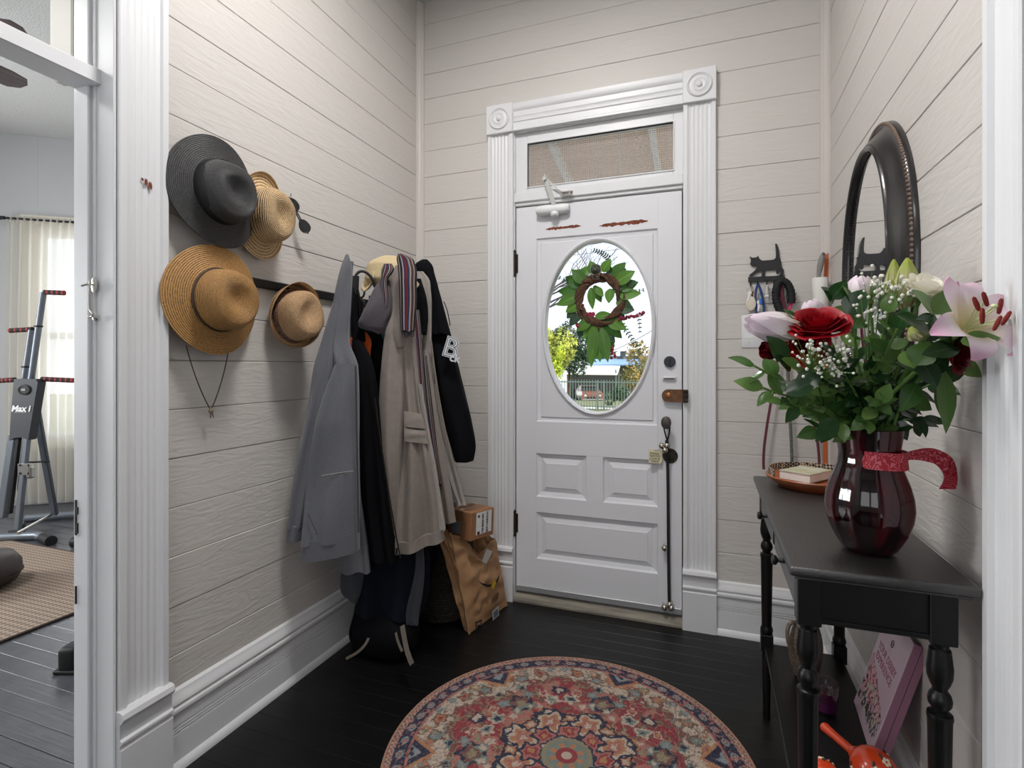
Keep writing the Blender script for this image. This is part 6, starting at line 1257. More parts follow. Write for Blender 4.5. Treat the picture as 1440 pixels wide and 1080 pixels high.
# greenery
def sprig(label, tip, n, L, w, m, spread=1.0, start=.3, seed=0, m0=None):
    r = random.Random(seed); tp = Dp(*tip); t = thing('greenery_sprig', label, 'foliage', mouth, GB); q = stem(t, tp, .0024, m0)
    for i in range(n):
        k = start + (1 - start) * (i / max(1, n - 1)); idx = min(15, int(k * 16)); f = k * 16 - idx; p_ = q[idx].lerp(q[min(16, idx + 1)], max(0, min(1, f))); tg = (q[min(16, idx + 1)] - q[max(0, idx - 1)]).normalized()
        a = i * 2.4 + r.uniform(-.5, .5); s1 = tg.cross(FW).normalized(); s2 = tg.cross(s1)
        sd = s1 * math.cos(a) + s2 * math.sin(a) * .6 - FW * .12; d = (tg * r.uniform(.25, .8) + sd * spread).normalized() if i < n - 1 else tg
        sz = r.uniform(.75, 1.12) * (1 - .15 * k); nn = (-FW * r.uniform(.4, 1) + UP * r.uniform(.2, 1.0) + RT * r.uniform(-.5, .5)); b = B(); leaf_bm(b, p_, d, nn, L * sz, w * sz, r.uniform(.05, .3), r.uniform(.05, .25), nseg=6, wave=.001, ph=r.random() * 6)
        mobj('leaf', b, m, t)
    return t
SP = [('leafy sprig reaching furthest left below the lily', (1060, 514, 1.15), 11, .055, .030, M_LF1), ('leafy sprig drooping left above the maroon leash', (1072, 545, 1.15), 11, .055, .030, M_LF1), ('leafy sprig drooping over the braided leash', (1102, 566, 1.13), 12, .055, .032, M_LF1), ('low leafy sprig hanging at the left of the vase rim', (1150, 606, 1.10), 10, .052, .032, M_LF1),
      ('sprig between the red roses and the gypsophila', (1128, 520, 1.10), 12, .052, .030, M_LF1), ('round-leaved sprig rising beside the large rose', (1196, 428, 1.12), 11, .048, .036, M_LF1), ('sprig in the left centre of the bouquet', (1176, 505, 1.06), 13, .050, .030, M_LF2), ('upright sprig in the middle with pale stem', (1248, 440, 1.05), 13, .046, .032, M_LF1), ('sprig right of the middle pale stem', (1262, 462, 1.03), 13, .046, .030, M_LF1), ('dark sprig deep in the centre above the rim', (1222, 520, 1.10), 13, .050, .032, M_LF2), ('dark sprig right of centre above the rim', (1280, 520, 1.06), 13, .052, .034, M_LF2), ('dark sprig leaning toward the right wall', (1318, 535, 1.08), 12, .058, .034, M_LF2),
      ('drooping sprig at the right of the vase rim', (1298, 590, 1.12), 10, .050, .028, M_LF2), ('low pale sprig over the front of the rim', (1215, 590, 1.08), 9, .036, .026, M_LF1), ('dark sprig at the back left behind the gypsophila', (1150, 540, 1.20), 13, .055, .034, M_LF2), ('dark sprig behind the upright buds', (1240, 470, 1.20), 13, .055, .034, M_LF2), ('dark sprig at the back right by the wall', (1300, 480, 1.14), 12, .058, .036, M_LF2), ('short front sprig low in the middle', (1240, 560, 1.04), 11, .040, .026, M_LF1)]
for i, a in enumerate(SP): sprig(a[0], a[1], a[2] + 4, a[3] * 1.15, a[4] * 1.2, a[5], seed=40 + i)
def bigleaves(label, lst, tip):
    t = thing('greenery_sprig', label, 'foliage', mouth, GB); stem(t, Dp(*tip), .003)
    for (bx, by, tx, ty, w, d) in lst:
        p0, p1 = Dp(bx, by, d), Dp(tx, ty, d * .985); b = B(); leaf_bm(b, p0, p1 - p0, -FW * .8 + UP * .5 + RT * rb.uniform(-.3, .3), (p1 - p0).length * 1.06, w * d / FPX * 1.1, .08, .14, nseg=7, wave=.001, ph=rb.random() * 6); mobj('leaf', b, M_LF1 if rb.random() < .5 else M_LF2, t)
bigleaves('broad-leaved sprig carrying the leaves under the open lily', [(1316, 441, 1288, 408, 27, .98), (1314, 441, 1344, 406, 28, .97), (1317, 447, 1291, 448, 16, .97), (1306, 464, 1264, 440, 30, .98), (1310, 456, 1354, 480, 30, .95), (1352, 482, 1406, 473, 26, .90), (1348, 488, 1302, 496, 25, .94), (1286, 512, 1306, 482, 34, .97), (1272, 494, 1286, 516, 30, .98)], (1330, 470, .98))
bigleaves('broad-leaved sprig with long leaves hanging down the right side', [(1296, 508, 1318, 542, 28, .98), (1326, 520, 1336, 606, 28, 1.02), (1342, 506, 1381, 528, 26, 1.02), (1318, 545, 1333, 592, 26, 1.04), (1300, 515, 1262, 508, 26, 1.0), (1330, 500, 1300, 530, 24, 1.0), (1296, 588, 1303, 614, 10, 1.1), (1280, 560, 1310, 575, 24, 1.06), (1290, 540, 1270, 575, 26, 1.04)], (1320, 515, 1.03))
bigleaves('broad-leaved sprig among the roses at the left', [(1108, 508, 1082, 474, 28, 1.10), (1124, 452, 1104, 434, 12, 1.14), (1122, 462, 1110, 436, 18, 1.16), (1170, 420, 1190, 396, 24, 1.14), (1172, 425, 1158, 404, 24, 1.14), (1192, 442, 1214, 408, 30, 1.12), (1120, 545, 1156, 522, 26, 1.08), (1105, 553, 1146, 536, 26, 1.08), (1112, 520, 1094, 500, 22, 1.1), (1176, 590, 1150, 618, 24, 1.08)], (1140, 500, 1.12))
def gyp(label, cs, seed):
    r = random.Random(seed); t = thing('gypsophila', label, 'flower', mouth, GB); b = B(); bf = B()
    for (px, py, d, sx_, sy_, n) in cs:
        o_ = Dp(px, py, d)
        b.tube(bez([mouth - UP * .1, mouth + UP * .08, o_ - UP * .03], 8), .0012, 5)
        for _ in range(n):
            q = o_ + RT * r.gauss(0, sx_) + UP * r.gauss(0, sy_) + FW * r.gauss(0, .012) - FW * .02; b.tube([o_ - UP * .03, q], .0005, 4); bf.ell(q, (.0032 * r.uniform(.7, 1.2),) * 3, 7, 5)
    mobj('stems', b, M_STEM, t)['kind'] = 'stuff'; mobj('blossoms', bf, mat('tiny_white_blossom_' + str(seed), s2l(228, 226, 214), .8), t)['kind'] = 'stuff'
gyp('white gypsophila cloud below the red roses', [(1140, 500, 1.07, .022, .018, 60), (1160, 512, 1.07, .014, .016, 30), (1176, 494, 1.06, .008, .018, 20)], 3)
gyp('white gypsophila in front of the mirror bottom', [(1222, 404, 1.08, .016, .012, 34), (1236, 412, 1.07, .012, .014, 26), (1256, 412, 1.05, .010, .012, 18), (1216, 440, 1.08, .018, .014, 22)], 4)

# ================================================================ FRONT ROOM BEYOND THE LEFT DOORWAY
m = bpy.data.materials.new('sheer_white_voile'); m.use_nodes = True; n = m.node_tree; n.nodes.clear(); o_ = n.nodes.new('ShaderNodeOutputMaterial'); df = n.nodes.new('ShaderNodeBsdfDiffuse'); tl_ = n.nodes.new('ShaderNodeBsdfTranslucent'); tp_ = n.nodes.new('ShaderNodeBsdfTransparent'); m1 = n.nodes.new('ShaderNodeMixShader'); m2 = n.nodes.new('ShaderNodeMixShader')
df.inputs[0].default_value = (*s2l(240, 236, 228), 1); tl_.inputs[0].default_value = (*s2l(240, 236, 228), 1); m1.inputs[0].default_value = .5; m2.inputs[0].default_value = .30
for a_, b_ in ((df.outputs[0], m1.inputs[1]), (tl_.outputs[0], m1.inputs[2]), (m1.outputs[0], m2.inputs[1]), (tp_.outputs[0], m2.inputs[2]), (m2.outputs[0], o_.inputs[0])): n.links.new(a_, b_)
M_SHEER = m
t = thing('sheer_curtain', 'long sheer white curtain over the bay window in the front room', 'curtain', bay(1.1, 0, -.1))
pts = []
for i in range(14):
    k = i / 13; z = 2.535 - 2.50 * k; pts.append([bay(.60 + 1.1 * (j / 160) - .02 * math.sin(k * 2) * (1 - j / 160), z, -.10 + (.022 + .012 * k) * math.sin(j * .62 + .6 * math.sin(j * .11) + .5 * k) + .010 * math.sin(j * .23 + 2 * k)) for j in range(161)])
b = B(); b.grid(pts); mobj('voile', b, M_SHEER, t, ang=80)
b = B(); pts = []
for i in range(4): pts.append([bay(.60 + 1.1 * (j / 160), 2.575 - .02 * i, -.10 + .016 * math.sin(j * .9 + i * .2)) for j in range(161)])
b.grid(pts); mobj('heading', b, M_SHEER, t, ang=80)
t = thing('curtain_rod', 'black curtain rod with ball finial above the sheer curtain', 'curtain rod', bay(1.1, 2.55, -.1))
b = B(); b.tube([bay(.56, 2.55, -.10), bay(1.75, 2.55, -.10)], .010, 10); mobj('rod', b, M_BLACKM, t)
b = B(); b.ell(bay(.525, 2.55, -.10), (.034, .034, .030), 16, 10); b.tube([bay(.55, 2.55, -.1), bay(.585, 2.55, -.1)], .016, 10); mobj('finial', b, M_BLACKM, t)
b = B(); b.tube([bay(.62, 2.55, -.10), bay(.62, 2.55, .0)], .007, 8); mobj('bracket', b, M_BLACKM, t)
# woven rug
m = mat('beige_woven_sisal', s2l(150, 132, 116), .95, bump=(300, .3, .002)); n = m.node_tree; p = n.nodes['Principled BSDF']; tcn = n.nodes.new('ShaderNodeTexCoord'); mp = n.nodes.new('ShaderNodeMapping'); mp.inputs['Rotation'].default_value = (0, 0, .78); ck = n.nodes.new('ShaderNodeTexChecker'); ck.inputs['Scale'].default_value = 46; ck.inputs['Color1'].default_value = (*s2l(160, 142, 126), 1); ck.inputs['Color2'].default_value = (*s2l(118, 102, 90), 1); n.links.new(tcn.outputs['Object'], mp.inputs[0]); n.links.new(mp.outputs[0], ck.inputs[0]); n.links.new(ck.outputs[0], p.inputs[0])
t = thing('woven_rug', 'beige basket-weave rug on the dark floor of the front room', 'rug', (-4.1, 1.6, 0))
b = B(); b.box((-4.1, 1.49, .005), (2.2, 1.72, .010), bevel=.002); mobj('weave', b, m, t)
b = B()
for c, d in (((-3.005, 1.49, .0055), (.016, 1.74, .011)), ((-5.195, 1.49, .0055), (.016, 1.74, .011)), ((-4.1, 2.345, .0055), (2.2, .016, .011)), ((-4.1, .635, .0055), (2.2, .016, .011))): b.box(c, d, bevel=.003)
mobj('bound_edge', b, mat('dark_brown_binding', s2l(70, 58, 50), .9), t)
# pouf
pc = Dp(13, 805, 2.97) - RT * .225; pc.z = .105
t = thing('leather_pouf', 'dark brown leather pouf at the left edge on the beige rug', 'pouf', pc)
b = B(); b.lathe([(.001, -.093), (.15, -.092), (.20, -.07), (.225, -.02), (.222, .03), (.19, .075), (.10, .095), (.0, .098)], 40, Matrix.Translation(pc), rf=lambda a, i: 1 + .012 * math.cos(8 * a)); mobj('cover', b, mat('brown_leather', s2l(58, 48, 44), .5, bump=(60, .3, .002)), t, ang=60)
b = B(); b.tube([pc + Vector((.226 * math.cos(2 * PI * i / 48), .226 * math.sin(2 * PI * i / 48), -.022)) for i in range(48)], .003, 6, closed=True); mobj('seam_piping', b, M_RUBBER, t)
# vertical climber
dC = 3.95
t = thing('exercise_climber', 'grey vertical climber exercise machine with black console in front of the sheer curtain', 'exercise machine', Dp(30, 745, dC))
M_GRIP = mat('black_foam_grip', s2l(32, 24, 26), .8); M_GRED = mat('red_grip_ring', s2l(150, 44, 44), .7)
def bar(name, a, c, r, m_=M_GREYMET, n=10): b = B(); b.tube([a, c], r, n); return mobj(name, b, m_, t)
b = B(); b.bar(Dp(3, 728, dC), Dp(20, 612, dC), .055, .05, up=FW, bevel=.006); mobj('main_rail', b, M_GREYMET, t)
b = B(); b.bar(Dp(14, 722, dC - .03), Dp(27, 615, dC - .03), .022, .03, up=FW, bevel=.003); mobj('rail_insert', b, M_BLACKM, t)
b = B(); b.bar(Dp(24, 752, dC - .05), Dp(47, 533, dC - .02), .040, .035, up=FW, bevel=.006); mobj('slide_rail', b, M_GREYMET, t)
b = B(); b.bar(Dp(29, 690, dC - .01), Dp(38, 612, dC - .01), .05, .02, up=FW, bevel=.004); mobj('slide_plate', b, M_STEEL, t)
b = B(); b.tube([Dp(44, 533, dC), Dp(61, 411, dC)], .021, 12); mobj('tall_handle_tube', b, M_GREYMET, t)
b = B(); b.tube([Dp(34, 533, dC + .05), Dp(44, 464, dC + .05)], .019, 12); mobj('short_handle_tube', b, M_GREYMET, t)
for a in ((54, 459), (36, 516)): b = B(); q = Dp(*a, dC); b.tube([q - UP * .006, q + UP * .006], .027, 12); mobj('tube_collar', b, M_RUBBER, t)
def grip(a, c, n=4):
    b = B(); b.tube([a, a.lerp(c, .02), a.lerp(c, .98), c], [.010, .0175, .0175, .010], 12); g = mobj('grip', b, M_GRIP, t)
    for i in range(n): b = B(); q0 = a.lerp(c, (i + .75) / n); b.tube([q0, q0 + (c - a).normalized() * .012], .0182, 12); mobj('grip_ring', b, M_GRED, g)
grip(Dp(62, 411, dC), Dp(90, 412, dC)); grip(Dp(47, 463, dC + .05), Dp(14, 465, dC + .05)); grip(Dp(58, 533, dC), Dp(103, 535, dC), 6); grip(Dp(22, 534, dC), Dp(-12, 536, dC), 6)
b = B(); q = [Dp(*p, dC - .06) for p in ((19.5, 533), (50, 533), (53, 538), (46, 580), (39.5, 619), (33, 616), (27, 615), (20, 616), (13, 619.5), (15.5, 580))]; bk = [p + FW * .07 for p in q]; b.rings([bk, q]); mobj('console', b, mat('charcoal_plastic', s2l(52, 55, 60), .5), t, ang=30)
b = B(); Mc = axis_frame(Dp(34, 548, dC - .062), -FW, RT); b.lathe([(.048, 0), (.046, .006), (.036, .008), (.034, .004), (0, .004)], 32, Mc @ Matrix.Diagonal((1, .8, 1, 1))); dsp = mobj('display', b, M_RUBBER, t)
b = B(); b.box(Mc @ Vector((0, 0, .006)), (.03, .003, .014), Euler((0, 0, YAW))); mobj('display_window', b, mat('grey_lcd', s2l(150, 152, 146), .3), dsp)
b = B(); b.add(text_bm('Max i', .062, .0006, bold=.0022, shear=.2), frame(Dp(29, 575, dC - .063), RT, UP)); b.add(text_bm('C L I M B E R', .015, .0004), frame(Dp(29, 579.5, dC - .063), RT, UP)); mobj('lettering', b, mat('white_lettering', s2l(226, 226, 226), .5), t, smooth=False)
b = B(); b.bar(Dp(49, 562, dC + .05), Dp(77, 724, dC + .28), .05, .03, up=FW, bevel=.006); mobj('rear_strut', b, mat('slate_metal', s2l(92, 98, 106), .45, metal=.4), t)
b = B(); b.bar(Dp(42, 650, dC + .02), Dp(66, 649, dC + .18), .05, .012, up=UP, bevel=.003); mobj('strut_link', b, mat('dark_green_metal', s2l(34, 48, 44), .5), t)
b = B(); b.box(Dp(34, 660, dC - .05), (.085, .02, .085), Euler((0, 0, YAW)), bevel=.004); b.box(Dp(43, 664, dC - .03), (.04, .05, .09), Euler((0, 0, YAW)), bevel=.012); br = mobj('pivot_bracket', b, M_STEEL, t)
for dx, dz in ((-.03, .03), (.03, .03), (-.03, -.03), (.03, -.03)): b = B(); b.lathe([(.008, 0), (.006, .004), (0, .005)], 10, axis_frame(Dp(34, 660, dC - .062) + RT * dx + UP * dz, -FW)); mobj('bolt', b, M_RUBBER, br)
def flr(px, py, h=.03): q = Dp(px, py, 1) - Vector((0, 0, 1.25)); k = (h - 1.25) / q.z; q *= k; q.z += 1.25; return q
b = B(); b.tube([flr(36, 729), flr(75, 726), flr(150, 721)], .030, 12); mobj('rear_base', b, M_GREYMET, t)
b = B(); b.tube([flr(-30, 757), flr(20, 755), flr(52, 753), flr(62, 756)], .030, 12); mobj('front_base', b, M_GREYMET, t)
b = B(); b.tube([flr(61, 756), flr(72, 761)], .037, 14); mobj('rubber_foot', b, M_RUBBER, t)
b = B(); b.tube([flr(30, 742, .05), flr(36, 741, .05)], .03, 12); mobj('rubber_foot', b, M_RUBBER, t)
b = B(); b.tube([flr(24, 750, .06), flr(75, 722, .08)], .011, 8); mobj('brace_rod', b, M_STEEL, t)
b = B(); b.tube([flr(13, 749, .05), flr(33, 748, .05)], .016, 10); mobj('foot_peg', b, M_RUBBER, t)
b = B(); q = flr(113, 762, .06); b.tube([q - RT * .05, q + RT * .08], .035, 12); b.box(flr(112, 768, .015), (.10, .06, .02), bevel=.005); b.ell(flr(114, 718, .16), (.05, .03, .05), 14, 10); mobj('pedal', b, M_RUBBER, t)
# foot of another machine just past the doorway
f0 = flr(103, 941, .0)
t = thing('exercise_bench', 'grey tube with black rubber end cap standing on the floor just past the jamb', 'exercise bench', f0)
b = B(); b.box(f0 + UP * .052, (.075, .085, .104), Euler((0, 0, YAW)), bevel=.018, seg=3); b.box(f0 + UP * .008, (.10, .09, .016), Euler((0, 0, YAW)), bevel=.004); mobj('end_cap', b, M_RUBBER, t)
b = B(); b.tube([f0 + UP * .062 + RT * .02, f0 + UP * .062 + RT * .42], .028, 12); mobj('stabiliser_tube', b, M_GREYMET, t)
b = B(); b.tube([f0 + UP * .062 + RT * .22, f0 + UP * .062 + RT * .22 + FW * .55 + UP * .30], .026, 12); mobj('frame_tube', b, M_GREYMET, t)
# ceiling fan
fc = Vector((-3.815, 1.425, 2.95))
t = thing('ceiling_fan', 'ceiling fan with grey brown wooden blades in the front room', 'ceiling fan', fc)
M_BLD = mat('weathered_wood_blade', s2l(104, 90, 88), .5, var=((40, 5, 5), .45)); a1 = math.atan2(1.699 - 1.425, -3.268 + 3.815)
for k in range(5):
    a = a1 + 2 * PI * k / 5; ux, uy = Vector((math.cos(a), math.sin(a), 0)), Vector((-math.sin(a), math.cos(a), -.30)).normalized(); b = B(); out = [(.17, -.052), (.50, -.070), (.585, -.060), (.615, -.02), (.608, .03), (.56, .066), (.50, .070), (.17, .052)]
    M = Matrix((ux, uy, ux.cross(uy))).transposed().to_4x4(); M.translation = fc; b.prism(out, .008, M); mobj('blade', b, M_BLD, t)
    b = B(); b.bar(fc + ux * .09, fc + ux * .24, .035, .006, bevel=.001); mobj('blade_iron', b, M_BRONZE, t)
b = B(); b.lathe([(0, -.09), (.06, -.085), (.11, -.04), (.12, .0), (.11, .04), (.06, .07), (.02, .08), (.014, .09), (.014, .30), (.06, .32), (.07, .376), (0, .378)], 32, Matrix.Translation(fc)); mobj('motor', b, M_BRONZE, t, ang=40)

# ================================================================ OUTSIDE THE FRONT DOOR
M_GRND = mat('dry_lawn', s2l(150, 142, 110), .95, var=(1.5, .3, s2l(112, 118, 74)))
b = B(); b.poly([(-40, 4.9, -.55), (30, 4.9, -.55), (30, 22, -.55), (-40, 22, -.55), (-60, 90, -3.8), (50, 90, -3.8)], [(0, 1, 2, 3), (3, 2, 5, 4)]); g = struct('ground', 'dry front yard and street', b, M_GRND)
b = B(); b.poly([(-9, 22.6, -.56), (-1.2, 22.6, -.56), (-2.5, 27, -.77), (-8.6, 27, -.77)], [(0, 1, 2, 3)]); struct('driveway', 'pale concrete apron behind the fence', b, mat('pale_concrete', s2l(226, 218, 200), .9))
b = B(); b.box((-1.2, 3.94, -.08), (7, 2.1, .08)); struct('porch_floor', 'porch floor', b, mat('porch_grey', s2l(214, 210, 204), .7))
b = B(); b.box((-1.2, 4.0, 3.22), (7, 2.3, .04), Euler((-.23, 0, 0))); PC = struct('porch_ceiling', 'brown boarded porch ceiling with white rafters', b, mat('brown_porch_boards', s2l(240, 216, 202), .8, var=((2, 60, 2), .14)))
for x in (-2.2, -1.22, -.42, .38, 1.2): b = B(); b.box((x, 4.0, 3.155), (.045, 2.3, .09), Euler((-.23, 0, 0))); mobj('rafter', b, mat('white_rafter', s2l(236, 234, 232), .6), PC)
def oat(px, py, d): return Dp(px, py, d)
b = B(); b.box((-2.6, 12.6, -.545), (3.4, 15, .02), Euler((0, 0, .10))); struct('bounce_slab', 'pale slab added to bounce light onto the porch ceiling', b, mat('pale_bounce_slab', s2l(214, 208, 194), .9))  # unseen slab, added as a reflector to brighten the porch ceiling
b = B(); b.box((-2.2, 2.862, 1.6), (2.3, .03, 4.2)); b.box((1.4, 2.862, 1.6), (2.95, .03, 4.2)); b.box((-.55, 2.862, 3.2), (1.0, .03, 1.3)); struct('facade', 'white outside wall of the house', b, M_PLAIN)
# fence
M_FNC = mat('grey_green_iron', s2l(110, 126, 118), .6); yF = 21.8
t = thing('iron_fence', 'grey green iron picket fence along the street seen through the oval glass', 'fence', (-4.2, yF, -.55))
for z in (.60, -.40): b = B(); b.box((-4.5, yF, z), (9, .035, .045)); mobj('rail', b, M_FNC, t)
b = B(); x = -9.0
while x < 0: b.box((x, yF, .05), (.024, .024, 1.30)); x += .118
mobj('pickets', b, M_FNC, t, smooth=False)['kind'] = 'stuff'
for x in (-8.9, -6.0, -4.32, -4.05, -1.6): b = B(); b.box((x, yF + .02, .05), (.06, .06, 1.22)); mobj('post', b, M_FNC, t)
b = B(); q = oat(815, 553, 21.5); b.box(q, (.20, .012, .15)); mobj('notice', b, M_LBL, t)
# carport
t = thing('carport', 'open carport with a pale sloping metal roof across the street', 'carport', oat(833, 560, 45))
q = [oat(794, 524.5, 44), oat(868, 525.5, 44), oat(872, 514.5, 50), oat(801, 513.5, 50)]; b = B(); b.rings([[p - UP * .12 for p in q], q]); mobj('roof', b, mat('pale_metal_roof', s2l(232, 232, 222), .6), t, smooth=False)
for p in ((798, 44.3), (866, 44.3), (803, 49.5), (870, 49.5)): b = B(); a = oat(p[0], 520, p[1]); b.tube([a, Vector((a.x, a.y, -2.0))], .06, 8); mobj('post', b, M_FNC, t)
b = B(); b.box(oat(836, 543, 52), (5.2, .2, 2.6), Euler((0, 0, YAW))); mobj('rear_wall', b, mat('dark_shed_wall', s2l(52, 54, 52), .9), t)
# car in the carport
cc = oat(833, 566, 43.5); cc.z -= .12
t = thing('car', 'dusty red car parked under the carport across the street', 'car', cc)
M_CAR = mat('red_car_paint', s2l(140, 84, 76), .35, coat=.5)
def cpt(x, y, z): return cc + RT * x + FW * y + UP * z
b = B(); sec = [(-.1, .30, .78), (0.0, .28, .86), (.5, .28, .96), (1.1, .28, 1.0), (1.7, .28, 1.36), (2.3, .28, 1.44), (3.2, .28, 1.42), (3.9, .28, 1.02), (4.3, .32, .96)]
b.rings([[cpt(w * s_, y, z) for w, s_, z in ((.86, -1, z0), (.90, -1, z0 + .3), (.86, -1, min(z1, .92)), (.66 if z1 > 1.1 else .82, -1, z1), (.66 if z1 > 1.1 else .82, 1, z1), (.86, 1, min(z1, .92)), (.90, 1, z0 + .3), (.86, 1, z0))] for y, z0, z1 in sec]); mobj('body', b, M_CAR, t, ang=40)
b = B(); b.rings([[cpt(-.70, 1.12, 1.03), cpt(.70, 1.12, 1.03), cpt(.60, 1.66, 1.34), cpt(-.60, 1.66, 1.34)], [cpt(-.70, 1.09, 1.04), cpt(.70, 1.09, 1.04), cpt(.60, 1.63, 1.36), cpt(-.60, 1.63, 1.36)]]); mobj('windscreen', b, mat('dark_car_glass', s2l(60, 66, 70), .1), t, smooth=False)
for sg in (-1, 1):
    for y in (.7, 3.5): b = B(); b.tube([cpt(.70 * sg, y, .31), cpt(.90 * sg, y, .31)], .31, 18); mobj('wheel', b, M_RUBBER, t)
    b = B(); b.ell(cpt(.62 * sg, -.08, .66), (.14, .08, .09), 12, 8); mobj('headlight', b, mat('headlamp', s2l(220, 220, 214), .2), t)
b = B(); b.box(cpt(0, -.12, .50), (1.0, .06, .16), Euler((0, 0, YAW))); mobj('grille', b, M_RUBBER, t); b = B(); b.box(cpt(0, -.14, .36), (1.7, .10, .12), Euler((0, 0, YAW)), bevel=.02); mobj('bumper', b, mat('grey_bumper', s2l(150, 146, 142), .5), t)
# houses behind
t = thing('house', 'low grey house with a white roof edge far behind the carport', 'house', oat(892, 520, 62))
q0 = oat(892, 500, 62); b = B(); b.box(Vector((q0.x, q0.y, .6)), (6.5, 3, 3.6), Euler((0, 0, YAW))); mobj('wall', b, mat('slate_siding', s2l(122, 128, 128), .9), t)
b = B(); q = [oat(862, 491, 60), oat(925, 490, 60), oat(925, 484, 66), oat(866, 485, 66)]; b.rings([[p - UP * .25 for p in q], q]); mobj('roof', b, mat('white_roof', s2l(226, 224, 220), .7), t, smooth=False)
for px in (876, 889, 900): b = B(); b.box(oat(px, 497, 60.2), (.6, .1, .7), Euler((0, 0, YAW))); mobj('window', b, mat('dark_window', s2l(60, 70, 78), .2), t)
t = thing('shed', 'low shed with a pale blue metal roof behind the carport', 'shed', oat(862, 520, 56))
b = B(); q = [oat(826, 513, 55), oat(898, 511, 55), oat(898, 505, 60), oat(836, 505, 60)]; b.rings([[p - UP * .15 for p in q], q]); mobj('roof', b, mat('blue_metal_roof', s2l(140, 170, 208), .5), t, smooth=False)
q0 = oat(862, 520, 57); b = B(); b.box(Vector((q0.x, q0.y, .1)), (5.4, 2, 2.2), Euler((0, 0, YAW))); mobj('wall', b, mat('olive_shed_wall', s2l(92, 98, 84), .9), t)
# trees and bushes
def foliage(name, label, c, r, n, sz, m_, cat='tree', seed=1, trunk=True, gz=-.6):
    rr_ = np.random.RandomState(seed); c = Vector(c); t = thing(name, label, cat, (c.x, c.y, gz), None)
    lob = [(rr_.normal(0, .45, 3) * np.array(r), rr_.uniform(.45, .75)) for _ in range(7)]; vs = []; fs = []
    for i in range(n):
        o_, s_ = lob[rr_.randint(7)]; v = rr_.normal(0, 1, 3); v /= np.linalg.norm(v); p_ = np.array(c) + o_ + v * np.array(r) * s_ * rr_.uniform(.7, 1.05); a_ = rr_.normal(0, 1, 3); a_ /= np.linalg.norm(a_); e_ = np.cross(a_, v + .01); e_ /= np.linalg.norm(e_) + 1e-6; k = sz * rr_.uniform(.6, 1.4)
        j = len(vs); vs += [p_ - a_ * k, p_ + e_ * k * .5, p_ + a_ * k, p_ - e_ * k * .5]; fs.append((j, j + 1, j + 2, j + 3))
    me = bpy.data.meshes.new('foliage'); me.from_pydata([tuple(np.array(v) - np.array((c.x, c.y, gz))) for v in vs], [], fs); me.materials.append(m_); o = bpy.data.objects.new('foliage', me); COL.objects.link(o); o.parent = t; o['kind'] = 'stuff'; MW[o.name] = MW[t.name]
    if trunk: b = B(); b.tube([(c.x, c.y, gz), (c.x + .05, c.y, c.z)], [.12, .06], 8); mobj('trunk', b, M_VINE, t)
    return t
def fmat(name, a, c): return mat(name, a, .8, var=(2.2, .4, c))
foliage('yellow_green_tree', 'yellow green leafy tree left of the carport', oat(772, 488, 30), (1.0, 1.0, 1.5), 3600, .11, fmat('yellow_green_foliage', s2l(206, 208, 92), s2l(150, 160, 80)), seed=2, gz=-1.0)
foliage('evergreen_tree', 'dark evergreen tree behind the wreath stem', oat(800, 490, 36), (1.4, 1.2, 1.7), 4200, .10, fmat('evergreen_foliage', s2l(74, 98, 70), s2l(48, 68, 52)), seed=3, gz=-1.2)
foliage('evergreen_shrub', 'dull green tree beside the grey house', oat(838, 497, 72), (2.6, 1.2, 1.4), 2600, .13, fmat('dull_green_foliage', s2l(96, 116, 84), s2l(70, 86, 66)), seed=4, gz=-1.8)
foliage('autumn_shrub', 'olive and orange tinged bush at the right of the oval view', oat(892, 532, 25), (.85, .6, 1.0), 3000, .075, fmat('olive_orange_foliage', s2l(176, 146, 82), s2l(116, 118, 66)), 'bush', 5, gz=-.7)
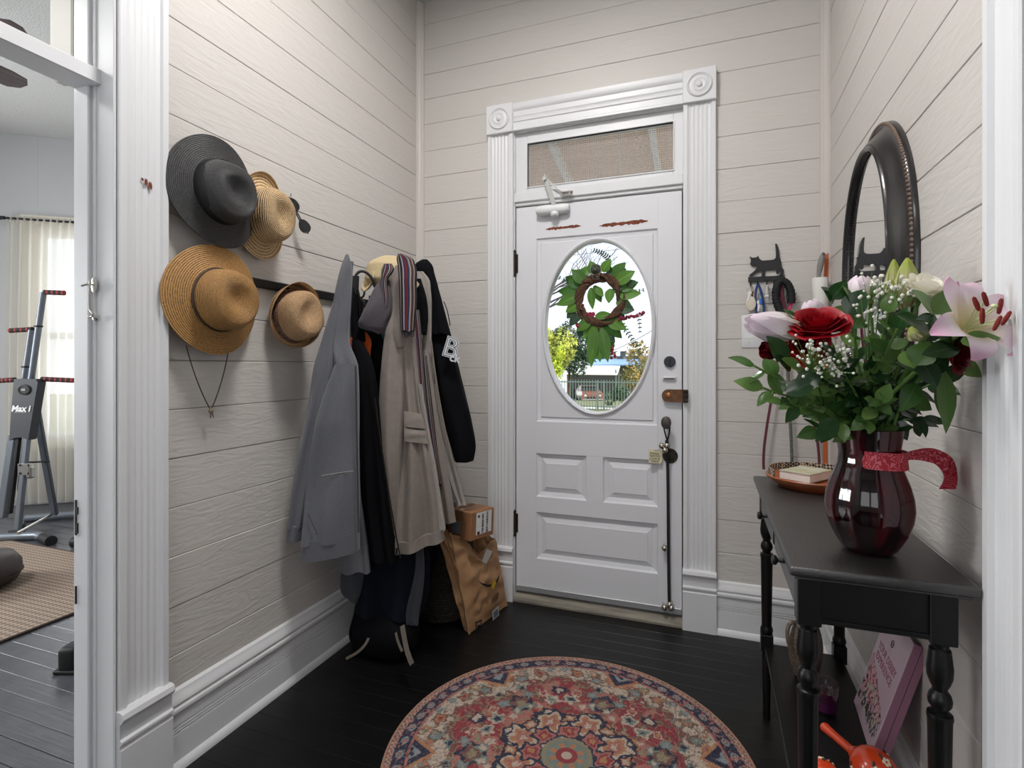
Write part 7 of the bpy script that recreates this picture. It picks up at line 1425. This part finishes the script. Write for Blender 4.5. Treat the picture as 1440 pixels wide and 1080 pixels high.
foliage('lime_shrub', 'bright lime shrub low at the left beside the fence', oat(781, 520, 27), (.4, .4, .7), 1400, .07, fmat('lime_foliage', s2l(206, 214, 60), s2l(150, 176, 60)), 'bush', 6, gz=-.7)
foliage('dark_hedge', 'dark green bush behind the fence at the right', oat(868, 553, 24), (.45, .4, .5), 1500, .06, fmat('dark_hedge_foliage', s2l(86, 112, 78), s2l(56, 76, 56)), 'bush', 7, trunk=False, gz=-.6)
# bare tree
rt = random.Random(12); t = thing('bare_tree', 'bare leafless tree whose twigs show at the top left of the oval glass', 'tree', oat(735, 560, 13)); tb = B(); twg = B()
def grow(p, d, L, r, lvl):
    q = [p]; dd = d.normalized()
    for i in range(4): dd = (dd + Vector((rt.uniform(-.22, .22), rt.uniform(-.22, .22), rt.uniform(-.10, .2)))).normalized(); q.append(q[-1] + dd * L / 4)
    (tb if lvl < 2 else twg).tube(q, [r, r * .9, r * .8, r * .7, r * .55], 6 if lvl < 2 else 4)
    if lvl < 5:
        for k in range(3 if lvl < 4 else 2): f = q[2 + k % 3]; grow(f, dd + Vector((rt.uniform(-.9, .9), rt.uniform(-.8, .8), rt.uniform(-.3, .5))), L * rt.uniform(.55, .75), r * .55, lvl + 1)
b0 = oat(735, 560, 13); b0.z = -.55; grow(b0, Vector((.05, 0, 1)), 1.7, .10, 0); top = oat(742, 440, 13)
for dv in ((.8, 0, .5), (.5, .3, .8), (.9, -.2, .1), (1, 0, .3)): grow(top, Vector(dv), 1.3, .030, 2)
tb.tube([b0 + UP * 1.5, top], .06, 6)
mobj('trunk', tb, mat('grey_bark', s2l(96, 88, 84), .9), t); mobj('twigs', twg, mat('grey_twig', s2l(92, 84, 84), .9), t)['kind'] = 'stuff'
# overhead wires
for nm, a, c, r in (('thick overhead cable across the top of the oval view', (770, 352, 24), (930, 324, 24), .022), ('thin overhead wire just below the thick cable', (770, 362, 24), (930, 340, 24), .010), ('slanting wire at the lower right of the oval view', (850, 498, 26), (925, 460, 26), .014)):
    o = tag(mobj('overhead_wire', (lambda b: (b.tube(bez([oat(*a), (oat(*a) + oat(*c)) / 2 - UP * .15, oat(*c)], 10), r, 5), b)[1])(B()), M_RUBBER), nm, 'wire')
